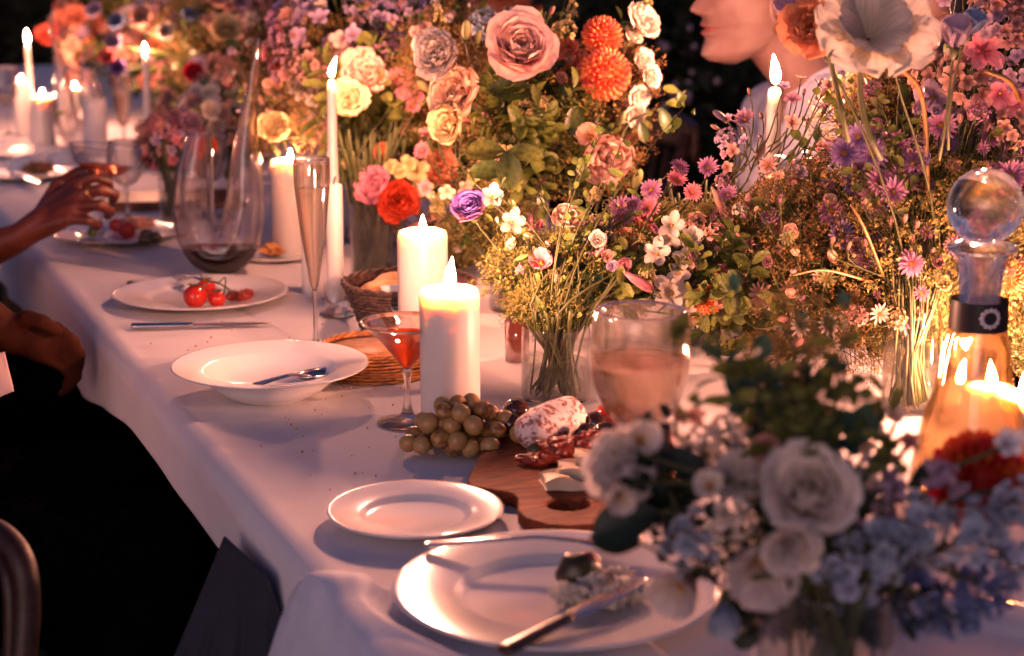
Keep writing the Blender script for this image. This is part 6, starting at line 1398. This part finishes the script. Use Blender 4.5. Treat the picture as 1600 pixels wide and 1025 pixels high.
fg = [[kn[0], D(148, 276, dh+.01), D(170, 284, dh+.035), D(172, 296, dh+.05)],
      [kn[1], D(158, 296, dh-.02), D(180, 304, dh+.01), D(176, 314, dh+.035)],
      [kn[2], D(155, 320, dh-.03), D(174, 330, dh+.0), D(168, 338, dh+.025)],
      [kn[3], D(138, 345, dh-.03), D(154, 352, dh-.005), D(150, 356, dh+.015)]]
th = [D(70, 330, dh+.02), D(92, 288, dh+.045), D(122, 270, dh+.055), D(146, 268, dh+.05)]
hg = hand(wr, kn, fg, th)
sx, sy = -.42, 3.02
el = D(-120, 430, dh+.03)
oL = thing('person', (sx, sy, 0), 'person at the left raising a coupe glass in a brown hand with a gold ring', 'person')
def seated_left(o, sx, sy, arm, handg, sk, shirt, sleeve_to, headz=1.10):
    B = T3((sx, sy, 0)); sh = headz-.13
    a, b, c = V((sx+.02, sy-.19, sh-.05)), arm[0], arm[1]
    gs = [head_g().tf(T3((sx-.02, sy, headz))), capsules([(V((sx-.04, sy, headz-.12)), .06), (V((sx-.03, sy, headz+.05)), .055)], 16)]
    tor_ = lambda g_: [ball(1, 20, 12, rx+g_, ry+g_, .09+g_).tf(T3((sx+xo, sy, zz))) for zz, rx, ry, xo in [(sh-.04, .09, .175, -.04), (sh-.14, .115, .17, -.035), (sh-.27, .11, .155, -.03), (sh-.38, .115, .16, -.035), (sh-.46, .12, .175, -.04)]] + [capsules([(V((sx-.04, sy+s*.04, sh+.01)), .046+g_), (V((sx-.03, sy+s*.18, sh-.04)), .058+g_)], 12) for s in (1, -1)]
    gs += tor_(0)
    gs.append(capsules([(a, .052), (a.lerp(b, .5), .046), (b, .040), (b.lerp(c, .3), .040), (b.lerp(c, .7), .032), (c, .0255)], 16)); gs += handg
    a2, b2, c2 = V((sx, sy+.19, sh-.05)), V((sx-.04, sy+.25, .74)), V((sx+.14, sy+.14, .64))
    gs.append(capsules([(a2, .052), (b2, .04), (c2, .026), (c2+V((.06, -.03, -.01)), .028)], 12))
    legs = []
    for s in (1, -1):
        hip, knee, ank = V((sx, sy+s*.10, .50)), V((sx+.44, sy+s*.13, .53)), V((sx+.40, sy+s*.13, .09)); legs.append((hip, knee, ank))
        gs.append(capsules([(hip, .095), (knee, .058), (ank, .038), (ank+V((.15, 0, -.055)), .028)], 14))
    part('body', fuse(join(gs), .0040, 3), sk, o)
    sg = tor_(.013)+[capsules([(a, .066), (a.lerp(b, .5), .062), (b, .058), (b.lerp(c, sleeve_to), .050)] if sleeve_to > 0 else [(a, .066), (a.lerp(b, 1+sleeve_to), .058)], 16), capsules([(a2, .066), (b2, .054), (b2.lerp(c2, .5), .048)], 12)]
    g = fuse(join(sg), .006, 5); g = noisy(g, .010, 9); cc = g.v[np.clip(g.f, 0, None)].mean(1)
    keep = ~((np.hypot(cc[:, 0]-(sx-.035), cc[:, 1]-sy) < .07) & (cc[:, 2] > sh))
    part('shirt', G(g.v, g.f[keep]), shirt, o)
    pg = [capsules([(h_, .112), (k_, .080), (a_+V((0, 0, .02)), .060)], 16) for h_, k_, a_ in legs]+[ball(1, 20, 12, .14, .2, .13).tf(T3((sx-.05, sy, .5)))]
    part('trousers', fuse(join(pg), .010, 5), M_black, o)
    hgm = head_g(); c_h = np.array([-.01, 0, .12]); v = np.array([c_h+(q_-c_h)*hair_k(q_, mnoise.noise(V(tuple(q_*40)))) for q_ in hgm.v])
    part('hair', G(v, hgm.f), M_hair2, o, T3((sx-.02, sy, headz)))
    for h_, k_, a_ in legs: part('shoe', ball(1, 16, 10, .13, .048, .045).tf(T3(a_+V((.05, 0, -.045)))), M_black, o)
seated_left(oL, sx, sy, (el, wr), hg, M_sk2, M_shirt2, .50)
M_gold = principled('gold', (.85, .55, .22), .22, .05, 30, metallic=1.)
rc = fg[1][0].lerp(fg[1][1], .55); rdir = (fg[1][1]-fg[1][0])
rp_ = [(.0118*cos(a), .0118*sin(a), 0) for a in np.linspace(0, 2*pi, 25)]
o = part('ring', tube(rp_, .0014, 6, False), M_gold, None, T3(rc) @ frame(rdir)); o['label'] = 'gold ring on a finger of the hand that holds the coupe'; o['category'] = 'ring'
# nearer person at the left: a bare forearm resting low by the cloth
w2 = D(28, 530, 2.52); e2 = D(-80, 470, 2.46)
kn2 = [w2+RT*.055+V((0, 0, .015)), w2+RT*.060+V((0, 0, 0)), w2+RT*.056+V((0, 0, -.016)), w2+RT*.048+V((0, 0, -.030))]
fg2 = [[k_, k_+RT*.026-V((0, 0, .020)), k_+RT*.024-V((0, 0, .040)), k_+RT*.010-V((0, 0, .050))] for k_ in kn2]
th2 = [w2+V((0, 0, .01)), w2+RT*.02+V((0, 0, .03))-FW*.02, w2+RT*.045+V((0, 0, .025))-FW*.03, w2+RT*.065+V((0, 0, .012))-FW*.03]
oN = thing('person', (-.46, 2.32, 0), 'person in black trousers beside the near left table edge, bare forearm resting low', 'person')
seated_left(oN, -.46, 2.32, (e2, w2), hand(w2, kn2, fg2, th2), M_sk3, M_shirt2, -.2, 1.08)
c0 = D(4, 612, 2.30); o = clothpiece('scarf', [D(-60, 560, 2.3), D(8, 548, 2.32), D(22, 612, 2.3), D(-60, 640, 2.28)], 'end of a pale pink scarf at the left edge below the forearm', 'scarf', M_shirt2, 24, 24, .006, 30)
# chairs
M_chair = wood('chair_wood', '1c0f08', '40220f', 12, .6)
def chair(x, y, yaw, label, back=1.06):
    o = thing('wooden_chair', (x, y, 0), label, 'chair'); B = T3((x, y, 0)) @ RZ(yaw)
    part('seat', noisy(lathe([(0, .435), (.19, .435), (.205, .445), (.205, .458), (.19, .465), (0, .460)], 40), .001, 5), M_chair, o, B)
    for sx_ in (1, -1):
        for sy_ in (1, -1): part('leg', tube([(sx_*.13, sy_*.13, .44), (sx_*.19, sy_*.18, 0)], [.017, .013], 12), M_chair, o, B)
    for sy_ in (1, -1): part('back_post', tube([(-.17, sy_*.16, .45), (-.20, sy_*.185, .75), (-.235, sy_*.19, back-.02)], [.016, .015, .013], 12), M_chair, o, B)
    g = grid(lambda u, v: (-.235-.05*np.cos((u-.5)*pi)+.0*v, (u-.5)*.43, back-.075+.075*v+.010*np.cos((u-.5)*pi)), 20, 6)
    part('top_rail', g, M_chair, o, B).modifiers.new('t', 'SOLIDIFY').thickness = .018
    for k in range(5): part('spindle', tube([(-.17-.03*cos((k-2)*.6), (k-2)*.065, .455), (-.262+.012*abs(k-2), (k-2)*.075, back-.065)], .0075, 8), M_chair, o, B)
    return o
cp = D(1078, 238, 3.35); chair(cp.x+.06, cp.y+.12, pi-.2, 'wooden chair behind the table in the dark gap left of the seated man', cp.z+.0)
chair(chin.x+.02-fdn.x*.2, chin.y-fdn.y*.2-.02, ty, 'wooden chair on which the man in the pale shirt sits', .92)
for (p_, lab) in (((n2.x+.12, n2.y+.02), 'wooden chair of the person behind the upper right flowers'), ((n3.x+.12, n3.y+.02), 'wooden chair of the person above the big blush rose')): chair(p_[0], p_[1], pi, lab, .90)
chair(sx-.06, sy, 0, 'wooden chair of the person raising the coupe', .92); chair(-.52, 2.32, 0, 'wooden chair of the person with the bare forearm', .92)
q0 = D(-20, 1010, 1.62)
o = thing('wooden_chair', (q0.x-.12, q0.y-.1, 0), 'bentwood chair at the lower left corner, only its curved brown back showing', 'chair')
hp = spline([D(-60, 812, 1.66), D(0, 836, 1.62), D(34, 880, 1.60), D(42, 950, 1.60), D(36, 1040, 1.60), D(24, 1180, 1.61)], 6)
M_ch2 = wood('bentwood', '200e06', '3e200e', 12, .5)
part('curved_back', tube(hp, .0125, 12), M_ch2, o); cq = V((q0.x-.22, q0.y-.05, 0))
part('inner_hoop', tube(spline([D(-60, 850, 1.66), D(-8, 866, 1.63), D(14, 905, 1.61), D(18, 1000, 1.61), D(10, 1180, 1.62)], 6), .008, 10), M_ch2, o)
part('seat', lathe([(0, .435), (.19, .435), (.205, .447), (.19, .465), (0, .460)], 40), M_ch2, o, T3(cq))
for sx_ in (1, -1):
    for sy_ in (1, -1): part('leg', tube([cq+V((sx_*.13, sy_*.13, .44)), cq+V((sx_*.18, sy_*.18, 0))], [.016, .012], 10), M_ch2, o)
part('back_post', tube([hp[-1], cq+V((.12, .12, .44))], .0125, 10), M_ch2, o)

# low fillings between the vases
stuffing('green_filler', D(700, 400, dB-.02), (.09, .08, .08), 60, [M_filler, M_stem], 'yellow green filler low behind the two near pillar candles', 'filler foliage', .06, 121, [fill, fill2], minz=ZT+.03, down=.6)
mass(D(690, 360, dB-.02), (.10, .07, .07), 34, [('floret4', ['stock', 'cream'], (.011, .015), 3), ('ruffle', ['peach', 'peachy', 'yellow'], (.016, .024), 1.2), ('floret', ['white', 'peach'], (.009, .013), 2)], VB, 'blossoms low behind the near pillar candles', labels('low behind the near pillar candles'), 122, minz=ZT+.04)
mass((VA[0].x-.05, VA[0].y-.1, .93), (.24, .18, .12), 60, [('cluster', ['lilac', 'dusty', 'peach'], (.026, .038), 3), ('ruffle', ['lilac', 'dusty', 'peach', 'salmon'], (.020, .030), 3), ('floret', ['lilac', 'dusty', 'white'], (.015, .022), 2.5)], VA, 'blossoms low in the far arrangement', labels('low in the far arrangement near the table'), 123, minz=ZT+.04)
mass((VA0[0].x-.02, VA0[0].y-.1, .93), (.32, .2, .14), 60, [('cluster', ['lilac', 'dusty', 'peach'], (.030, .044), 3), ('ruffle', ['lilac', 'dusty', 'peachy', 'salmon'], (.024, .034), 3)], VA0, 'blossoms low among the furthest flowers', labels('low among the furthest flowers'), 124, minz=ZT+.05)
stuffing('foliage', (VA[0].x, VA[0].y, .92), (.24, .18, .14), 70, [M_leafm, M_stem], 'olive sprigs low in the far arrangement', 'foliage', .12, 125, [lf, lf2], minz=ZT+.02, down=.7)
stuffing('foliage', (VA0[0].x, VA0[0].y, .92), (.32, .2, .15), 70, [M_leafd, M_stem], 'dark sprigs low among the furthest flowers', 'foliage', .13, 126, [lf, lf2], minz=ZT+.02, down=.7)
stuffing('green_filler', D(1330, 500, dE+.10), (.17, .10, .10), 90, [M_fillb, M_stem], 'olive gold filler low between the daisies and the decanter', 'filler foliage', .07, 127, [fill, fill2], minz=ZT+.03, down=.6)
mass(D(850, 190, dC), (.13, .08, .16), 46, [('floret', ['dusty', 'peach', 'stock'], (.009, .013), 3), ('bud', ['greenish'], (.008, .012), 2), ('cluster', ['greenish', 'stock'], (.014, .02), 2)], VC, 'small blossoms inside the tall arrangement', labels('inside the tall arrangement'), 128, avoid=[(812, 82, 70), (941, 56, 45), (946, 116, 50), (942, 236, 50), (722, 148, 50), (708, 192, 40), (690, 88, 45)])

stuffing('green_filler', D(1590, 500, dE+.08), (.07, .08, .12), 36, [M_fillb, M_stem], 'olive gold filler right of the decanter neck', 'filler foliage', .07, 131, [fill, fill2], minz=ZT+.03, down=.6)
mass(D(1180, 420, dE+.10), (.13, .09, .10), 50, [('floret', ['dusty', 'peach', 'white', 'stock'], (.008, .013), 4), ('aster', ['aster', 'pink'], (.009, .014), 1.5), ('bud', ['greenish', 'dusty'], (.005, .008), 1.5)], VE2, 'blossoms between the phlox and the asters', labels('between the white phlox and the asters'), 132)
mass(D(1500, 330, dE+.02), (.12, .09, .12), 40, [('floret', ['dusty', 'mauve', 'aster'], (.008, .013), 3), ('bud', ['dusty', 'greenish'], (.005, .008), 2), ('aster', ['aster', 'aster2'], (.012, .017), 2)], VE, 'blossoms behind the decanter neck', labels('around the decanter neck'), 133)
FF('ruffle', 1235, 850, 50, dF-.06, (-.1, -.2), 'wshade', VF, 'white ruffled flower between the large white rose and the broad drooping one', 'flower')
FF('ruffle', 1330, 850, 46, dF-.01, (.2, .0), 'lilac', VF, 'lilac white ruffled flower right below the large white rose', 'flower')
FF('cluster', 1095, 700, 34, dF+.04, (-.3, .7), 'wshade', VF, 'white blossom cluster left above the dark leaves', 'flower cluster')
FF('hydra', 1450, 960, 34, dF-.02, (0, -.2), 'blue', VF, 'dark blue cluster low in the middle of the front arrangement', 'delphinium')
for k_ in range(7):
    q_ = D(1180+k_*28, 900+random.uniform(-20, 40), dF-.02)
    bigleaf(1175+k_*30, 905+random.uniform(-15, 35), 60, dF-.01, random.uniform(-1, 1), random.uniform(-.9, .2), (.1, .4, .15), M_leafx, 'dark leaf at the heart of the front arrangement', k=k_ % 3, group='dark leaves at the heart of the front arrangement')

for i, (cx_, cy_, rx_, rz_, dd_, n_, mats_, sz, nm) in enumerate([
    (450, 130, .12, .16, dB+.30, 60, [M_fillb, M_stemb], .09, 'left of the brown gold arrangement'),
    (700, 120, .10, .15, dB-.10, 70, [M_fillb, M_stemb], .08, 'between the brown gold and the tall arrangement'),
    (760, 330, .08, .09, dC+.02, 50, [M_filler, M_stem], .07, 'below the big rose'),
    (960, 170, .07, .15, dC+.06, 44, [M_fillb, M_stemb], .07, 'behind the dahlias'),
    (1010, 380, .10, .07, dD+.12, 60, [M_filler, M_stem], .06, 'behind the white phlox'),
    (1560, 330, .10, .20, dE+.14, 70, [M_fillb, M_stemb], .09, 'behind the decanter stopper'),
    (1400, 170, .13, .10, dE+.22, 46, [M_fillb, M_stemb], .09, 'under the huge pale flower')]):
    stuffing('green_filler', D(cx_, cy_, dd_), (rx_, .09, rz_), n_, mats_, 'wispy gold green filler '+nm, 'filler foliage', sz, 200+i, [fill, fill2, fill2], minz=ZT+.03, down=.5)
    stuffing('foliage', D(cx_, cy_, dd_+.03), (rx_, .09, rz_), n_//2, [M_leafm if i % 2 else M_leafd, M_stem], 'small leafy sprigs '+nm, 'foliage', sz*1.15, 220+i, [lf, lf2], minz=ZT+.03, down=.5)
for i, (cx_, cy_, rx_, rz_, dd_, n_, cols_, nm) in enumerate([
    (450, 110, .12, .14, dB+.18, 46, ['dusty', 'lilac', 'peach', 'cream'], 'left of the tall taper'),
    (700, 60, .08, .10, dB-.12, 24, ['dusty', 'mauve', 'cream'], 'left of the big rose'),
    (840, 160, .12, .15, dC+.0, 34, ['dusty', 'peach', 'stock', 'greenish'], 'between the big rose and the dahlias'),
    (960, 400, .15, .06, dD+.0, 40, ['dusty', 'pink', 'peach', 'white', 'lilac', 'stock'], 'across the low arrangement'),
    (1280, 400, .15, .12, dE+.02, 46, ['dusty', 'mauve', 'stock', 'peach', 'greenish'], 'across the olive filler'),
    (1470, 200, .14, .14, dE-.02, 40, ['dusty', 'lilac', 'aster', 'mauve'], 'above the asters'),
    (1480, 450, .10, .10, dE-.02, 30, ['dusty', 'mauve', 'stock'], 'left of the decanter neck')]):
    mass(D(cx_, cy_, dd_), (rx_, .08, rz_), n_, [('floret', cols_, (.005, .0095), 2), ('cluster', cols_, (.009, .015), 2.5), ('cluster4', cols_, (.008, .013), 1.5), ('bud', cols_, (.004, .007), 2.5), ('daisy', cols_, (.006, .010), 1.5), ('ruffle', cols_, (.008, .014), 1.5)], VC if 3 > i > 1 else (VD if i == 3 else (VE if i > 3 else VB)), 'small mixed blossoms '+nm, labels(nm), 240+i, inner=.5,
         avoid=[(812, 82, 70), (941, 56, 45), (946, 116, 50), (942, 236, 50), (722, 148, 50), (708, 192, 40), (690, 88, 45), (738, 334, 38), (884, 348, 28), (1048, 458, 30), (1452, 80, 55)])
# thin wild twigs and grasses sticking out everywhere
random.seed(77)
for nm, v_, cx_, cy_, dd_, n_ in [('the brown gold arrangement', VB2, 560, 60, dB, 30), ('the tall arrangement', VC, 850, 60, dC, 26), ('the low arrangement', VD, 900, 340, dD, 22), ('the right hand flowers', VE, 1400, 200, dE, 44), ('the front arrangement', VF, 1240, 640, dF, 24), ('the far flowers', VA, 230, 20, dA, 24)]:
    out = []
    for k_ in range(n_):
        t_ = D(cx_+random.gauss(0, 90), cy_+random.gauss(0, 60), dd_+random.uniform(-.08, .10)); m_ = v_[0]+V((random.uniform(-.03, .03), random.uniform(-.03, .03), v_[1]))
        pts_ = bez(m_, m_+V((0, 0, .1)), t_.lerp(m_, .35)+V((0, 0, .03)), t_+V((random.gauss(0, .02), 0, 0)), 9); out.append(tube(pts_, [.0009]*6+[.0006]*4, 4, False).mat(0))
        for j in range(random.randint(4, 10)):
            q_ = pts_[random.randint(5, 9)]; out.append(leaf_g(random.uniform(.010, .022), random.uniform(.003, .006), 40, .2, .02, j).tf(T3(q_+V((random.gauss(0, .004), random.gauss(0, .004), random.gauss(0, .006)))) @ frame((random.gauss(0, 1), random.gauss(0, 1), random.gauss(.4, .7)))).mat(1))
    o = part('thin_twigs', join(out), [M_stem, M_leafm]); tag(o, 'thin wild twigs with tiny leaves sticking out of '+nm, 'twigs', kind='stuff')

stuffing('foliage', D(1290, 930, dF+.0), (.085, .05, .05), 60, [M_leafx, M_stem], 'black green leaves crowding the rim of the front vase', 'foliage', .055, 301, [lf, lf2], minz=ZT+.06, down=.8)
stuffing('foliage', D(1040, 760, dF+.05), (.06, .05, .06), 26, [M_leafx, M_stem], 'black green leaves at the left flank of the front arrangement', 'foliage', .05, 302, [lf, lf2], minz=ZT+.06, down=.8)
for px, py, s_, c_, kd, lab in [(1000, 690, 40, 'wshade', 'cup', 'white flower high at the left flank of the front arrangement'), (968, 775, 42, 'wshade', 'bell', 'pale cupped flower hanging furthest left over the board handle'), (1145, 815, 38, 'wshade', 'cluster', 'white blossom cluster beside the large white rose'), (1110, 760, 34, 'wshade', 'cup', 'small white open flower among the dark leaves'), (1200, 700, 34, 'dusty', 'cup', 'pale pink flower above the large white rose'), (1390, 770, 30, 'lilac', 'hydra', 'lilac blossoms right of the large white rose'), (1355, 740, 28, 'wshade', 'cluster', 'white blossoms touching the right edge of the large white rose'), (1275, 905, 44, 'paleblue', 'hydra', 'pale blue blossoms in the middle of the front arrangement'), (1560, 930, 30, 'blue', 'hydra', 'blue blossoms hanging at the right edge near the plate')]:
    FF(kd, px, py, s_, dF-.03, (random.uniform(-.4, .3), random.uniform(-.2, .5)), c_, VF, lab, 'flower')

# tablecloth hem under the near corner, its shade put into the colour; crumbs
M_hemshade = principled('shaded_hem_linen', (.020, .024, .040), .9, .1, 30)
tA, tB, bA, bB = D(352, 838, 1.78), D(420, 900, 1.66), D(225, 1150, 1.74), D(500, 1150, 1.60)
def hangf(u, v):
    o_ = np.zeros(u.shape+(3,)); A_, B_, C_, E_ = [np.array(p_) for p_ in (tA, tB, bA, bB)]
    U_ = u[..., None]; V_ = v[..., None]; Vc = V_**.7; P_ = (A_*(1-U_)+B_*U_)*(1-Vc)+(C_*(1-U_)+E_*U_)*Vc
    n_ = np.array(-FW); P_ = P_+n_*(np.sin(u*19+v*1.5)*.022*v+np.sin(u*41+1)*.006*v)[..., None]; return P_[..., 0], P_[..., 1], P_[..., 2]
o = part('hanging_cloth', grid(hangf, 90, 50), M_hemshade); tag(o, 'tablecloth hem with its shade painted in, hanging in soft folds below the near corner', 'cloth'); o.modifiers.new('t', 'SOLIDIFY').thickness = .0015
random.seed(5); cr = []
for _ in range(150):
    cx0, cy0, sp_ = random.choice([(760, 770, 60), (520, 690, 90), (860, 860, 70), (330, 520, 70), (560, 600, 60)])
    p_ = P(random.gauss(cx0, sp_), random.gauss(cy0, sp_*.5), ZT+.001)
    if p_.x > .02: cr.append(noisy(ball(random.uniform(.0006, .0017), 6, 4), .0003, 700).tf(T3(p_)))
tag(part('bread_crumbs', join(cr), M_bread), 'tiny bread crumbs scattered on the cloth between the plates', 'crumbs', kind='stuff')

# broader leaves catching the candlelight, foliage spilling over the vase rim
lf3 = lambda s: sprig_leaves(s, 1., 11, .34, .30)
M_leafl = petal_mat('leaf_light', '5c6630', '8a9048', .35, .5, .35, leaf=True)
for i, (cx_, cy_, rx_, rz_, dd_, n_, sz, nm) in enumerate([(1300, 400, .15, .12, dE+.04, 24, .085, 'below the asters'), (1480, 340, .13, .14, dE+.05, 18, .085, 'among the asters'), (590, 170, .14, .15, dB-.04, 46, .10, 'over the brown gold flowers'), (840, 220, .12, .13, dC-.04, 34, .085, 'under the big rose'), (960, 420, .14, .06, dD+.02, 50, .06, 'through the low arrangement'), (1150, 430, .10, .08, dE+.06, 36, .07, 'right of the white phlox')]):
    stuffing('foliage', D(cx_, cy_, dd_), (rx_, .09, rz_), n_, [M_leafl if i % 2 == 0 else M_leafm, M_stem], 'broad leafy sprigs '+nm, 'foliage', sz, 320+i, [lf3, lf3, lf], minz=ZT+.03, down=.5)
stuffing('green_filler', D(868, 468, dVD), (.075, .06, .035), 60, [M_filler, M_stem], 'yellow green froth spilling over the rim of the glass cylinder', 'filler foliage', .05, 340, [fill, fill2], minz=ZT+.085, down=.9)
stuffing('foliage', D(868, 478, dVD), (.065, .055, .035), 46, [M_leafl, M_stem], 'leafy sprigs spilling over the rim of the glass cylinder', 'foliage', .055, 341, [lf, lf3], minz=ZT+.08, down=.9)
stuffing('foliage', D(1180, 640, dF+.05), (.07, .05, .06), 7, [M_leafb, M_stem], 'blue green sprigs rising at the left of the front arrangement', 'foliage', .07, 342, [lf3], down=.2)

# tell look-alikes apart by their order from the left
ORD = ['leftmost', 'second', 'third', 'fourth', 'fifth', 'sixth', 'seventh', 'eighth', 'ninth', 'tenth', 'eleventh', 'twelfth', 'thirteenth', 'fourteenth', 'fifteenth', 'sixteenth', 'seventeenth', 'eighteenth', 'nineteenth', 'twentieth'] + ['twenty-'+w_ for w_ in ('first', 'second', 'third', 'fourth', 'fifth', 'sixth', 'seventh', 'eighth', 'ninth')]
byl = {}
for o in S.objects:
    if o.parent is None and o.get('label'): byl.setdefault(o['label'], []).append(o)
for lb_, os_ in byl.items():
    if 1 < len(os_) <= 29:
        def pxof(o):
            ch = [c for c in o.children if c.type == 'MESH']; q_ = (o.location+ch[0].matrix_basis.translation) if ch else o.location
            r_ = q_-CAM; return r_.dot(RT)/max(.1, r_.dot(FW))
        os_.sort(key=pxof); n_ = len(os_)
        for i, o in enumerate(os_):
            pre = 'leftmost ' if i == 0 else ('rightmost ' if i == n_-1 else ORD[i]+' from left, ')
            if len((pre+lb_).replace(',', '').split()) <= 16: o['label'] = pre+lb_
import collections
print('CATS', collections.Counter(o['category'] for o in S.objects if o.parent is None and o.get('category')).most_common(8))
